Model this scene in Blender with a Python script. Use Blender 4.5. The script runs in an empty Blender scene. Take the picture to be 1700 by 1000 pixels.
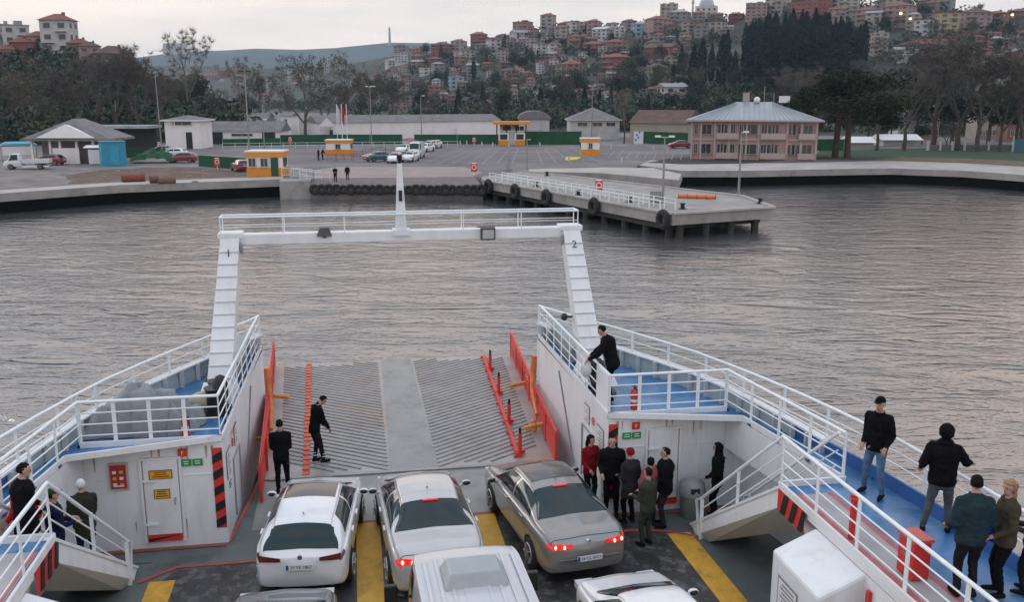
import bpy, bmesh, math, random
from mathutils import Vector, Matrix, noise
sin, cos, pi, R = math.sin, math.cos, math.pi, math.radians
rnd = random.Random(7)
sc = bpy.context.scene
COL = sc.collection

# ---------------------------------------------------------------- camera
PITCH, YAW, FPX, CAMP = R(12.3), R(9.64), 1550.0, Vector((-1.242, 0.0, 10.55))
cam = bpy.data.cameras.new('camera'); camo = bpy.data.objects.new('camera', cam); COL.objects.link(camo)
camo.location = CAMP; camo.rotation_euler = (R(90) - PITCH, 0, -YAW)
cam.sensor_width = 36; cam.lens = FPX / 1700 * 36; cam.clip_start = .1; cam.clip_end = 20000
sc.camera = camo

# ---------------------------------------------------------------- sky, sun, exposure
sc.view_settings.view_transform = 'Standard'; sc.view_settings.look = 'None'
sc.view_settings.exposure = 0.35; sc.view_settings.gamma = 1.0
SUN_EL, SUN_AZ = R(16), R(-38)          # low sun behind cloud, ahead and to port
W = bpy.data.worlds.new('World'); sc.world = W; W.use_nodes = True
nt = W.node_tree; nt.nodes.clear()
def N(t, typ, **k):
    n = t.nodes.new(typ)
    for a, b in k.items():
        if a in n.inputs.keys(): n.inputs[a].default_value = b
        else: setattr(n, a, b)
    return n
out = N(nt, 'ShaderNodeOutputWorld')
sky = N(nt, 'ShaderNodeTexSky', sky_type='NISHITA', sun_disc=False, sun_elevation=SUN_EL, sun_rotation=SUN_AZ, air_density=1.5, dust_density=3.0)
bg1 = N(nt, 'ShaderNodeBackground', Strength=.06)
bg2 = N(nt, 'ShaderNodeBackground', Strength=1.0)
nt.links.new(sky.outputs[0], bg1.inputs[0])
tc = N(nt, 'ShaderNodeTexCoord'); sep = N(nt, 'ShaderNodeSeparateXYZ'); nt.links.new(tc.outputs['Generated'], sep.inputs[0])
el = N(nt, 'ShaderNodeValToRGB'); cr = el.color_ramp
cr.elements[0].position = 0.0; cr.elements[0].color = (.93, .84, .77, 1)
cr.elements[1].position = 1.0; cr.elements[1].color = (.98, 1.18, 1.38, 1)
for p, c in ((.05, (.90, .84, .80, 1)), (.085, (.93, .86, .815, 1)), (.12, (.86, .805, .775, 1)), (.20, (.98, .92, .89, 1)), (.38, (1.0, 1.0, 1.02, 1)), (.6, (.90, 1.02, 1.16, 1))):
    e = cr.elements.new(p); e.color = c
nt.links.new(sep.outputs[2], el.inputs[0])
mp = N(nt, 'ShaderNodeMapping'); mp.inputs['Scale'].default_value = (2.2, 2.2, 16); nt.links.new(tc.outputs['Generated'], mp.inputs[0])
nz = N(nt, 'ShaderNodeTexNoise', Scale=1.6, Detail=6.0, Roughness=.55); nt.links.new(mp.outputs[0], nz.inputs[0])
cl = N(nt, 'ShaderNodeValToRGB'); cl.color_ramp.elements[0].position = .36; cl.color_ramp.elements[0].color = (.78, .80, .84, 1)
cl.color_ramp.elements[1].position = .62; cl.color_ramp.elements[1].color = (1.04, 1.0, .975, 1); nt.links.new(nz.outputs[0], cl.inputs[0])
mul = N(nt, 'ShaderNodeMixRGB', blend_type='MULTIPLY'); mul.inputs[0].default_value = 1
nt.links.new(el.outputs[0], mul.inputs[1]); nt.links.new(cl.outputs[0], mul.inputs[2]); 
mp2 = N(nt, 'ShaderNodeMapping'); mp2.inputs['Scale'].default_value = (1.5, 1.5, 4.5); nt.links.new(tc.outputs['Generated'], mp2.inputs[0])
nz2 = N(nt, 'ShaderNodeTexNoise', Scale=2.2, Detail=5.0, Roughness=.6, Distortion=.6); nt.links.new(mp2.outputs[0], nz2.inputs[0])
pc_ = N(nt, 'ShaderNodeValToRGB'); pc_.color_ramp.elements[0].position = .40; pc_.color_ramp.elements[0].color = (.66, .80, .94, 1); pc_.color_ramp.elements[1].position = .58; pc_.color_ramp.elements[1].color = (1.26, 1.02, .88, 1); nt.links.new(nz2.outputs[0], pc_.inputs[0])
up_ = N(nt, 'ShaderNodeMapRange'); up_.inputs['From Min'].default_value = .13; up_.inputs['From Max'].default_value = .22; nt.links.new(sep.outputs[2], up_.inputs[0])
mul2 = N(nt, 'ShaderNodeMixRGB', blend_type='MULTIPLY'); nt.links.new(up_.outputs[0], mul2.inputs[0]); nt.links.new(mul.outputs[0], mul2.inputs[1]); nt.links.new(pc_.outputs[0], mul2.inputs[2])
nt.links.new(mul2.outputs[0], bg2.inputs[0])
ms = N(nt, 'ShaderNodeMixShader'); ms.inputs[0].default_value = .93
nt.links.new(bg1.outputs[0], ms.inputs[1]); nt.links.new(bg2.outputs[0], ms.inputs[2]); nt.links.new(ms.outputs[0], out.inputs[0])
sl = bpy.data.lights.new('sun', 'SUN'); sl.energy = .5; sl.angle = R(25); sl.color = (1, .92, .84)
so = bpy.data.objects.new('sun', sl); COL.objects.link(so)
sd = Vector((sin(SUN_AZ) * cos(SUN_EL), cos(SUN_AZ) * cos(SUN_EL), sin(SUN_EL)))
so.rotation_euler = sd.to_track_quat('Z', 'Y').to_euler(); so.location = (0, 0, 60)
sc.cycles.max_bounces = 6; sc.cycles.transparent_max_bounces = 6; sc.cycles.volume_bounces = 0
sc.cycles.diffuse_bounces = 3; sc.cycles.glossy_bounces = 3; sc.cycles.volume_max_steps = 64
sc.cycles.use_denoising = True

# ---------------------------------------------------------------- surveying: pixel -> point on a real plane
def ray(px, py):
    u = (px - 850) / FPX; v = (py - 500) / FPX
    f = cos(PITCH) - v * sin(PITCH)
    return Vector((u * cos(YAW) + f * sin(YAW), -u * sin(YAW) + f * cos(YAW), -sin(PITCH) - v * cos(PITCH)))
def PZ(px, py, z=1.4):
    r = ray(px, py); return CAMP + r * ((z - CAMP.z) / r.z)
def PY(px, py, y):
    r = ray(px, py); return CAMP + r * (y / r.y)

# ---------------------------------------------------------------- object helpers
def tag(o, label=None, cat=None, group=None, kind=None):
    for k, v in (('label', label), ('category', cat), ('group', group), ('kind', kind)):
        if v: o[k] = v
    return o
def empty(name, loc, rz=0, **k):
    o = bpy.data.objects.new(name, None); COL.objects.link(o); o.location = loc; o.rotation_euler = (0, 0, rz)
    o.empty_display_size = .2
    return tag(o, **k)
def lab(o, s): o['label'] = s; return o
def link(name, me, mats, parent=None, **k):
    o = bpy.data.objects.new(name, me); COL.objects.link(o)
    for m in (mats if isinstance(mats, (list, tuple)) else [mats]): me.materials.append(m)
    if parent is not None: o.parent = parent
    return tag(o, **k)
def kids(o): return [c for c in o.children]
def copy_tree(o, parent=None):
    c = o.copy(); COL.objects.link(c); c.parent = parent
    for ch in kids(o): copy_tree(ch, c)
    return c

class MB:
    def __init__(s): s.v = []; s.f = []; s.m = []; s.sm = []; s.X = Matrix()
    def add(s, vs, fs, mat=0, smooth=False):
        b = len(s.v); s.v += [tuple(s.X @ Vector(v)) for v in vs]
        for f in fs: s.f.append([b + i for i in f]); s.m.append(mat); s.sm.append(smooth)
        return s
    def box(s, c, d, rz=0, mat=0, top=None, M=None):
        """top=(sx,sy): scale of the top face"""
        x, y, z = d[0] / 2, d[1] / 2, d[2] / 2; tx, ty = top or (1, 1)
        vs = [(-x, -y, -z), (x, -y, -z), (x, y, -z), (-x, y, -z), (-x * tx, -y * ty, z), (x * tx, -y * ty, z), (x * tx, y * ty, z), (-x * tx, y * ty, z)]
        m = M if M is not None else Matrix.Rotation(rz, 3, 'Z')
        vs = [Vector(c) + m @ Vector(v) for v in vs]
        return s.add(vs, [(0, 3, 2, 1), (4, 5, 6, 7), (0, 1, 5, 4), (1, 2, 6, 5), (2, 3, 7, 6), (3, 0, 4, 7)], mat)
    def bar(s, p, q, w, h, mat=0, up=(0, 0, 1)):
        p, q = Vector(p), Vector(q); d = (q - p); L = d.length
        if L < 1e-6: return s
        d /= L; u = Vector(up); a = d.cross(u)
        if a.length < 1e-4: a = d.cross(Vector((1, 0, 0)))
        a.normalize(); b = a.cross(d)
        vs = [o + a * i * w / 2 + b * j * h / 2 for o in (p, q) for i, j in ((-1, -1), (1, -1), (1, 1), (-1, 1))]
        return s.add(vs, [(0, 3, 2, 1), (4, 5, 6, 7), (0, 1, 5, 4), (1, 2, 6, 5), (2, 3, 7, 6), (3, 0, 4, 7)], mat)
    def tube(s, pts, r, n=8, mat=0, caps=True, ry=None):
        pts = [Vector(p) for p in pts]; k = len(pts)
        rs = list(r) if isinstance(r, (list, tuple)) else [r] * k
        vs = []; fs = []; pa = None
        for i, p in enumerate(pts):
            d = (pts[min(i + 1, k - 1)] - pts[max(i - 1, 0)])
            if d.length < 1e-9: d = Vector((0, 0, 1))
            d.normalize()
            if pa is None:
                u = Vector((0, 0, 1)) if abs(d.z) < .9 else Vector((0, 1, 0))
                a = d.cross(u).normalized()
            else:
                a = (pa - d * pa.dot(d));
                a = a.normalized() if a.length > 1e-6 else d.cross(Vector((0, 0, 1))).normalized()
            pa = a; b = a.cross(d)
            for j in range(n):
                t = 2 * pi * j / n; vs.append(p + a * cos(t) * rs[i] + b * sin(t) * rs[i] * (ry or 1))
        for i in range(k - 1):
            for j in range(n):
                j2 = (j + 1) % n; fs.append((i * n + j, i * n + j2, (i + 1) * n + j2, (i + 1) * n + j))
        s.add(vs, fs, mat, True)
        if caps:
            s.add(vs[:n], [tuple(reversed(range(n)))], mat) ; s.add(vs[-n:], [tuple(range(n))], mat)
        return s
    def prism(s, poly, z0, z1, mat=0, matside=None):
        n = len(poly); vs = [(x, y, z0) for x, y in poly] + [(x, y, z1) for x, y in poly]
        ar = sum(poly[i][0] * poly[(i + 1) % n][1] - poly[(i + 1) % n][0] * poly[i][1] for i in range(n))
        o = list(range(n)) if ar > 0 else list(reversed(range(n)))
        s.add(vs, [tuple(n + i for i in o), tuple(reversed(o))], mat)
        s.add(vs, [(o[i], o[(i + 1) % n], n + o[(i + 1) % n], n + o[i]) for i in range(n)], mat if matside is None else matside)
        return s
    def ell(s, c, r, nu=12, nv=8, mat=0, M=None):
        c = Vector(c); vs = []; fs = []
        for i in range(nv + 1):
            a = pi * i / nv
            for j in range(nu):
                b = 2 * pi * j / nu; v = Vector((r[0] * sin(a) * cos(b), r[1] * sin(a) * sin(b), r[2] * cos(a)))
                vs.append(c + (M @ v if M is not None else v))
        for i in range(nv):
            for j in range(nu):
                j2 = (j + 1) % nu; fs.append((i * nu + j, (i + 1) * nu + j, (i + 1) * nu + j2, i * nu + j2))
        return s.add(vs, fs, mat, True)
    def torus(s, c, Rr, r, axis='Y', n=20, k=8, mat=0, M=None):
        vs = []; fs = []
        for i in range(n):
            a = 2 * pi * i / n
            for j in range(k):
                b = 2 * pi * j / k; q = Rr + r * cos(b)
                v = {'Y': (q * cos(a), r * sin(b), q * sin(a)), 'Z': (q * cos(a), q * sin(a), r * sin(b)), 'X': (r * sin(b), q * cos(a), q * sin(a))}[axis]
                v = Vector(v); vs.append(Vector(c) + (M @ v if M is not None else v))
        for i in range(n):
            for j in range(k):
                fs.append((i * k + j, ((i + 1) % n) * k + j, ((i + 1) % n) * k + (j + 1) % k, i * k + (j + 1) % k))
        return s.add(vs, fs, mat, True)
    def mesh(s, name='m', fix=False):
        me = bpy.data.meshes.new(name); me.from_pydata(s.v, [], s.f)
        me.polygons.foreach_set('material_index', s.m); me.polygons.foreach_set('use_smooth', s.sm); me.update()
        if fix:
            bm = bmesh.new(); bm.from_mesh(me); bmesh.ops.remove_doubles(bm, verts=bm.verts, dist=1e-4)
            bmesh.ops.recalc_face_normals(bm, faces=bm.faces); bm.to_mesh(me); bm.free()
        return me
    def build(s, name, mats, parent=None, bevel=0, fix=False, **k):
        o = link(name, s.mesh(name, fix), mats, parent, **k)
        if bevel:
            b = o.modifiers.new('b', 'BEVEL'); b.width = bevel; b.segments = 2; b.limit_method = 'ANGLE'; b.angle_limit = R(40)
        return o

_fc = {}
def text_into(mb, s, size, M, mat=0, depth=.004):
    """lettering as raised geometry, centred on M's origin, in M's x-y plane"""
    if s not in _fc:
        c = bpy.data.curves.new('t', 'FONT'); c.body = s; c.size = 1; c.align_x = 'CENTER'; c.align_y = 'CENTER'; c.resolution_u = 3
        o = bpy.data.objects.new('t', c); me = bpy.data.meshes.new_from_object(o)
        _fc[s] = ([v.co.copy() for v in me.vertices], [tuple(p.vertices) for p in me.polygons])
        bpy.data.objects.remove(o); bpy.data.meshes.remove(me)
    vs, fs = _fc[s]
    mb.add([M @ (Vector((v.x * size, v.y * size, depth))) for v in vs], fs, mat)

# ---------------------------------------------------------------- materials
_mc = {}; REG = []
ORD = {}
_t = 'zeroth first second third fourth fifth sixth seventh eighth ninth tenth eleventh twelfth thirteenth fourteenth fifteenth sixteenth seventeenth eighteenth nineteenth'.split(); _u = 'twent thirt fort fift sixt sevent eight ninet'.split()
def ordinal(n): return _t[n] if n < 20 else (_u[n // 10 - 2] + 'ieth' if n % 10 == 0 else _u[n // 10 - 2] + 'y-' + _t[n % 10]) if n < 100 else 'hundredth'
def reg(o, base, up, near, px): REG.append((o, ' '.join(base.split()), up, near, px))
def settle_labels():
    from collections import Counter, defaultdict
    full = Counter((b_, u, n) for _, b_, u, n, _ in REG); by = defaultdict(list)
    for q in REG: by[(q[1], q[2])].append(q)
    for k, v in by.items():
        v.sort(key=lambda q: q[4])
        for i, (o, b_, u, n, px) in enumerate(v):
            o['label'] = '%s %s, %s' % (b_, u, n) if full[(b_, u, n)] == 1 else '%s %s, %s such from the yard' % (b_, u, ordinal(i + 1))
def mat(name, col, rough=.6, metal=0., var=.12, scale=4., bump=0., bscale=30., dirt=None, dirtamt=.35, dscale=1.5, coat=0., spec=None, emit=None, estr=0., stretch=None, alpha=None):
    if name in _mc: return _mc[name]
    m = bpy.data.materials.new(name); m.use_nodes = True; t = m.node_tree; b = t.nodes['Principled BSDF']
    b.inputs['Roughness'].default_value = rough; b.inputs['Metallic'].default_value = metal
    b.inputs['Coat Weight'].default_value = coat; b.inputs['Coat Roughness'].default_value = .06
    if spec is not None: b.inputs['Specular IOR Level'].default_value = spec
    tcn = N(t, 'ShaderNodeTexCoord'); mpn = N(t, 'ShaderNodeMapping'); t.links.new(tcn.outputs['Object'], mpn.inputs[0])
    if stretch: mpn.inputs['Scale'].default_value = stretch
    last = None
    n1 = N(t, 'ShaderNodeTexNoise', Scale=scale, Detail=6.0, Roughness=.6); t.links.new(mpn.outputs[0], n1.inputs[0])
    r1 = N(t, 'ShaderNodeValToRGB'); c = Vector(col)
    r1.color_ramp.elements[0].position = .3; r1.color_ramp.elements[0].color = (*(c * (1 - var)), 1)
    r1.color_ramp.elements[1].position = .7; r1.color_ramp.elements[1].color = (*(c * (1 + var * .6)), 1)
    t.links.new(n1.outputs[0], r1.inputs[0]); last = r1.outputs[0]
    if dirt:
        n2 = N(t, 'ShaderNodeTexNoise', Scale=dscale, Detail=9.0, Roughness=.7); t.links.new(mpn.outputs[0], n2.inputs[0])
        r2 = N(t, 'ShaderNodeValToRGB'); r2.color_ramp.elements[0].position = .5; r2.color_ramp.elements[0].color = (0, 0, 0, 1)
        r2.color_ramp.elements[1].position = .68; r2.color_ramp.elements[1].color = (dirtamt,) * 3 + (1,)
        t.links.new(n2.outputs[0], r2.inputs[0])
        mx = N(t, 'ShaderNodeMixRGB'); mx.inputs[2].default_value = (*dirt, 1)
        t.links.new(r2.outputs[0], mx.inputs[0]); t.links.new(last, mx.inputs[1]); last = mx.outputs[0]
    t.links.new(last, b.inputs['Base Color'])
    if bump:
        n3 = N(t, 'ShaderNodeTexNoise', Scale=bscale, Detail=4.0); t.links.new(mpn.outputs[0], n3.inputs[0])
        bp = N(t, 'ShaderNodeBump', Strength=bump, Distance=.02); t.links.new(n3.outputs[0], bp.inputs['Height']); t.links.new(bp.outputs[0], b.inputs['Normal'])
    if emit:
        b.inputs['Emission Color'].default_value = (*emit, 1); b.inputs['Emission Strength'].default_value = estr
    _mc[name] = m; return m
white = mat('white paint', (.74, .76, .78), .42, var=.05, scale=2, dirt=(.40, .33, .26), dirtamt=.26, dscale=2.6, stretch=(1, 1, .22), bump=.2, bscale=2.2)
railm = mat('rail paint', (.74, .79, .80), .4, var=.08, scale=9)
bluedeck = mat('blue deck paint', (.05, .18, .38), .35, var=.35, scale=1.1, dirt=(.20, .31, .44), dirtamt=.6, dscale=2.2)
bluep = mat('blue coaming paint', (.03, .11, .33), .45, var=.15)
redp = mat('red paint', (.62, .035, .03), .5, var=.15, scale=5, dirt=(.3, .08, .05), dirtamt=.3)
orangep = mat('orange paint', (.78, .17, .05), .55, var=.2, scale=8)
hookm = mat('yellow brown steel', (.62, .26, .05), .6, var=.3, scale=10, dirt=(.12, .06, .03), dirtamt=.7, dscale=6)
blackp = mat('black paint', (.012, .012, .014), .5, var=.2)
rubber = mat('rubber', (.018, .018, .018), .85, var=.3, scale=12, bump=.3)
darkm = mat('dark gap', (.02, .022, .024), .8)
steel = mat('bare steel', (.30, .31, .31), .45, metal=.6, var=.25, scale=6, dirt=(.18, .12, .08), dirtamt=.4)
greyp = mat('grey plastic', (.19, .20, .20), .5, var=.15)
yellowm = mat('yellow lane paint', (.62, .33, .03), .55, var=.16, scale=5, dirt=(.16, .11, .05), dirtamt=.7, dscale=2.4)
amber = mat('amber sign', (.75, .36, .02), .5, var=.06)
greens = mat('green sign', (.02, .25, .08), .5, var=.06)
ink = mat('black ink', (.02, .02, .02), .6); pale = mat('pale print', (.72, .72, .72), .6, var=.03)
greyink = mat('grey ink', (.22, .22, .24), .6); redink = mat('red ink', (.55, .04, .05), .6)
# ================================================================ water
def water_mat():
    m = bpy.data.materials.new('sea water'); m.use_nodes = True; t = m.node_tree; b = t.nodes['Principled BSDF']
    b.inputs['Base Color'].default_value = (.055, .052, .048, 1); b.inputs['Roughness'].default_value = .035
    b.inputs['IOR'].default_value = 2.9
    tcn = N(t, 'ShaderNodeTexCoord')
    rot = N(t, 'ShaderNodeMapping'); rot.inputs['Rotation'].default_value = (0, 0, R(14)); t.links.new(tcn.outputs['Object'], rot.inputs[0])
    def layer(sx, sy, det, dist, rough=.5):
        mpn = N(t, 'ShaderNodeMapping'); mpn.inputs['Scale'].default_value = (sx, sy, 1); t.links.new(rot.outputs[0], mpn.inputs[0])
        n = N(t, 'ShaderNodeTexNoise', Scale=1.0, Detail=det, Roughness=rough, Distortion=dist); t.links.new(mpn.outputs[0], n.inputs[0]); return n.outputs[0]
    big = layer(.09, .20, 3, .6); mid = layer(.55, 1.0, 4, .8, .6); small = layer(2.0, 3.2, 3, .5, .6)
    def crest(h):
        a = N(t, 'ShaderNodeMath', operation='SUBTRACT'); a.inputs[1].default_value = .5; t.links.new(h, a.inputs[0]); c_ = N(t, 'ShaderNodeMath', operation='ABSOLUTE'); t.links.new(a.outputs[0], c_.inputs[0])
        d_ = N(t, 'ShaderNodeMath', operation='MULTIPLY'); d_.inputs[1].default_value = -1.6; t.links.new(c_.outputs[0], d_.inputs[0]); return d_.outputs[0]
    def bumpn(h, st, dist, prev=None):
        n = N(t, 'ShaderNodeBump', Strength=st, Distance=dist); t.links.new(h, n.inputs['Height'])
        if prev: t.links.new(prev.outputs[0], n.inputs['Normal'])
        return n
    b0 = bumpn(big, 1, .10); b1 = bumpn(crest(layer(.20, .52, 4, 1.0, .55)), 1, .13, b0); b2 = bumpn(crest(mid), 1, .085, b1); b3 = bumpn(small, 1, .012, b2)
    t.links.new(b3.outputs[0], b.inputs['Normal'])
    wind = layer(.035, .075, 3, 1.4); wr = N(t, 'ShaderNodeMapRange'); wr.inputs['From Min'].default_value = .35; wr.inputs['From Max'].default_value = .65; wr.inputs['To Min'].default_value = .25; wr.inputs['To Max'].default_value = 1.0; t.links.new(wind, wr.inputs[0])
    t.links.new(wr.outputs[0], b2.inputs['Strength']); t.links.new(wr.outputs[0], b3.inputs['Strength'])
    rr_ = N(t, 'ShaderNodeMapRange'); rr_.inputs['To Min'].default_value = .02; rr_.inputs['To Max'].default_value = .06; t.links.new(wr.outputs[0], rr_.inputs[0]); t.links.new(rr_.outputs[0], b.inputs['Roughness'])
    # muddier and clearer water lie in broad drifts
    d = layer(.02, .05, 4, 1.0); r = N(t, 'ShaderNodeValToRGB'); r.color_ramp.elements[0].position = .38; r.color_ramp.elements[0].color = (.085, .08, .077, 1)
    r.color_ramp.elements[1].position = .62; r.color_ramp.elements[1].color = (.055, .066, .07, 1); t.links.new(d, r.inputs[0]); t.links.new(r.outputs[0], b.inputs['Base Color'])
    return m
WATER = water_mat(); WL = -.6
mb = MB(); mb.add([(-3000, -400, WL), (3000, -400, WL), (3000, 3000, WL), (-3000, 3000, WL)], [(0, 1, 2, 3)])
mb.build('water', WATER, kind='structure')

# ================================================================ land
asphalt = mat('asphalt', (.135, .128, .13), .85, var=.35, scale=.12, dirt=(.25, .21, .20), dirtamt=.8, dscale=.07)
conc = mat('concrete', (.30, .285, .27), .85, var=.22, scale=.5, dirt=(.14, .13, .12), dirtamt=.6, dscale=.7)
conc2 = mat('pale concrete', (.40, .375, .35), .85, var=.2, scale=.3, dirt=(.22, .2, .18), dirtamt=.6, dscale=.35)
earth = mat('brown earth', (.11, .068, .048), .95, var=.5, scale=.5, dirt=(.20, .16, .13), dirtamt=.6, dscale=.3, bump=.6, bscale=2)
gravelm = mat('grey gravel yard', (.17, .155, .15), .95, var=.4, scale=.4, dirt=(.27, .25, .24), dirtamt=.7, dscale=.25)
grassm = mat('verge grass', (.045, .065, .03), .95, var=.5, scale=.4, dirt=(.15, .10, .05), dirtamt=.6, dscale=.2)
pinkpave = mat('reddish paving', (.30, .235, .22), .85, var=.2, scale=.5, dirt=(.22, .19, .18), dirtamt=.5, dscale=.2)
greenlawn = mat('dark lawn', (.02, .05, .025), .95, var=.4, scale=.5)
G = 1.4
def xy(*p): return [tuple(PZ(a, b, G).xy) for a, b in p]
shore_l = [(-320, 52), (-130, 72), (-66, 86)] + xy((0, 322), (200, 308), (470, 298))
SLL, SLR, PRT = PZ(516, 301), PZ(801, 302), PZ(868, 285)
mid = [tuple(PZ(470, 298, G).xy), (SLL.x, PZ(470, 298, G).y), (SLL.x, SLL.y + 3.8), (SLR.x, SLR.y + 6.5), (SLR.x + 2, SLR.y + 6.6)]
shore_r = xy((870, 286), (1000, 288), (1128, 300), (1133, 288), (1050, 279), (1060, 274), (1130, 284), (1240, 284), (1400, 281), (1480, 280), (1600, 284), (1700, 291)) + [(118, 100), (180, 84), (400, 50)]
shore_r = [(PRT.x - .6, PRT.y - .1)] + shore_r[1:]
line = shore_l[:-1] + mid + shore_r
land = line + [(400, 600), (-300, 600)]
mb = MB(); mb.prism(land, .62, G, 0, 1)
mb.build('ground', [asphalt, conc], kind='structure')
mb = MB(); cx, cy = 0, 300                       # quay foot set back under the slab, recess shade put into its near-black colour
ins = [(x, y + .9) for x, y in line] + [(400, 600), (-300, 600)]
mb.prism(ins, -2, .62, 0); mb.build('quay_wall', mat('quay wall in painted shade', (.008, .009, .009), 1, var=.3, spec=0), kind='structure')
def sheet(name, poly, m, z=G + .004):
    b = MB(); b.add([(x, y, z) for x, y in poly], [tuple(range(len(poly)))])
    me = b.mesh(name)
    if me.polygons[0].normal.z < 0: me.flip_normals()
    return link(name, me, m, kind='structure')
sheet('gravel_yard', [(-319, 60), (-66, 88)] + xy((0, 318), (200, 304), (470, 295), (478, 262), (270, 252), (0, 262)) + [(-319, 215)], gravelm)
def wob(poly, k=6, a=.8, s=1):
    o = []
    for i in range(len(poly)):
        p, q = Vector(poly[i]), Vector(poly[(i + 1) % len(poly)])
        for j in range(k):
            t = j / k; v = p.lerp(q, t); w = noise.noise_vector(Vector((v.x * .3, v.y * .3, s)))
            o.append((v.x + w.x * a, v.y + w.y * a))
    return o
sheet('bare_earth', wob(xy((118, 306), (108, 292), (175, 281), (300, 277), (400, 284), (408, 292), (340, 296), (200, 302))), earth, G + .008)
sheet('kerb_strip', xy((0, 321.5), (200, 307.5), (470, 297.5), (470, 293), (200, 302.5), (0, 316)), conc2, G + .012)
sheet('reddish_paving', [(SLL.x + .4, SLL.y + 4)] + xy((520, 283), (560, 277), (770, 277), (800, 286)) + [(SLR.x - .2, SLR.y + 6.8)], pinkpave, G + .008)
sheet('apron', [(PRT.x + .3, PRT.y + .4)] + xy((1000, 287.5), (1127, 299), (1131, 289), (1085, 279), (1000, 278), (880, 281)), conc2, G + .008)
sheet('promenade', xy((1062, 274.5), (1130, 283.5), (1240, 283.5), (1400, 280.5), (1480, 279.5), (1600, 283.5), (1700, 290.5)) + [(118, 100.4), (118, 105)] + xy((1700, 277), (1600, 271), (1480, 267), (1300, 271), (1150, 271), (1080, 266)), conc2, G + .008)
sheet('lawn', xy((1350, 264), (1480, 266.5), (1600, 270.5), (1700, 276)) + [(122, 106), (175, 138)] + xy((1700, 244), (1500, 246), (1360, 250)), greenlawn, G + .006)
sheet('verge', xy((1440, 266), (1600, 270), (1700, 276.5)) + [(122, 105), (125, 110)] + xy((1700, 268), (1600, 263), (1500, 261)), mat('dry verge', (.13, .10, .055), .95, var=.5, scale=.8), G + .010)
sheet('garden_bed', wob(xy((1075, 270), (1110, 263), (1180, 261), (1290, 268), (1240, 272), (1130, 273)), 3, .4), mat('dark bed', (.03, .03, .022), .95, var=.5, scale=1.5), G + .012)
# lane and bay markings of the terminal yard
mk = MB(); wp = mat('worn road paint', (.27, .255, .25), .8, var=.3, scale=1.0, dirt=(.15, .145, .145), dirtamt=1.0, dscale=1.2)
def stripe(p, q, w=.16):
    a, b = PZ(*p, G), PZ(*q, G); d = (b - a).normalized(); n = Vector((-d.y, d.x, 0)) * w / 2
    z = Vector((0, 0, .014)); vs = [a - n + z, b - n + z, b + n + z, a + n + z]
    mk.add(vs, [(0, 1, 2, 3)])
stripe((590, 293), (742, 289), .35)
for i in range(13): stripe((770 + i * 15, 247 + (i % 2) * .3), (700 + i * 25, 272), .15)
for k, yy in enumerate((246, 252, 259, 266)):
    for i in range(26): stripe((690 + i * 14 - k * 8, yy), (697 + i * 14 - k * 8, yy), .3)
for i in range(9): stripe((1020 + i * 14, 250 + i * .6), (1010 + i * 15, 262 + i * .4), .15)
stripe((880, 268), (1000, 266), .2); stripe((900, 277), (1040, 268), .25); stripe((1030, 246), (1140, 247), .2)
mk.build('road_markings', wp, kind='structure')
b = MB(); pts = xy((940, 262), (965, 262), (958, 266), (938, 267)); b.prism(pts, G, G + .12)
b.build('traffic_island', mat('yellow kerb paint', (.55, .48, .04), .7, var=.25, scale=2), kind='structure')

# ---------------- terrain: two near hills and a far one, as height over real distance
def az_of(px): r = ray(px, 157); return math.degrees(math.atan2(r.x, r.y))
def tan_el(px, py): r = ray(px, py); return r.z / math.hypot(r.x, r.y)
def curve(tab):
    t = [(az_of(p), tan_el(p, q), d) for p, q, d in tab]
    def f(a):
        if a <= t[0][0]: return t[0][1], t[0][2]
        for i in range(len(t) - 1):
            if a <= t[i + 1][0]:
                k = (a - t[i][0]) / (t[i + 1][0] - t[i][0]); return t[i][1] + k * (t[i + 1][1] - t[i][1]), t[i][2] + k * (t[i + 1][2] - t[i][2])
        return t[-1][1], t[-1][2]
    return f
hillA = curve([(-200, 150, 1800), (100, 125, 1900), (230, 112, 1900), (300, 106, 1800), (430, 113, 1500), (520, 112, 1300), (600, 102, 1100), (650, 92, 950), (700, 88, 880), (760, 84, 830), (800, 76, 800), (850, 62, 780), (900, 50, 760),
               (960, 46, 740), (1000, 46, 720), (1060, 44, 710), (1100, 32, 700), (1150, 28, 700), (1200, 36, 700), (1250, 22, 690), (1320, 10, 680), (1400, 10, 670), (1480, 8, 660), (1560, 16, 650), (1600, 26, 640), (1660, 32, 630), (1700, 36, 620), (1900, 60, 600), (2100, 110, 560)])
hillB = curve([(-400, 80, 420), (-150, 98, 400), (0, 104, 380), (60, 106, 370), (130, 110, 360), (200, 124, 345), (240, 146, 335), (290, 168, 320), (330, 184, 300), (380, 200, 280), (420, 215, 260)])
AZ430 = az_of(430)
def smooth(t): return max(0., min(1., t))
def terr(x, y):
    r = math.hypot(x - CAMP.x, y); a = math.degrees(math.atan2(x - CAMP.x, y))
    tA, RA = hillA(a); tB, RB = hillB(a)
    zr = CAMP.z + tA * RA; u = smooth((r - 235) / (RA - 235))
    e0 = (1.2 - CAMP.z) / 235.
    z1 = CAMP.z + r * (e0 + (tA - e0) * u ** 1.05) if r <= RA else zr + (r - RA) * .01
    if r < 235: z1 = .8
    z2 = .8
    if a < AZ430:
        zb = CAMP.z + tB * RB; u = smooth((r - 205) / (RB - 205)); eb = (1.2 - CAMP.z) / 205.
        if r < 205: z2 = .8
        elif r <= RB: z2 = CAMP.z + r * (eb + (tB - eb) * u ** .9)
        else: z2 = zb - (r - RB) * .12
    w = noise.noise(Vector((x * .012, y * .012, 0))) * min(1, max(0, (r - 260) / 200)) * 3.0
    return max(z1 + (w if r < RA - 60 else 0), z2, .8)
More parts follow.
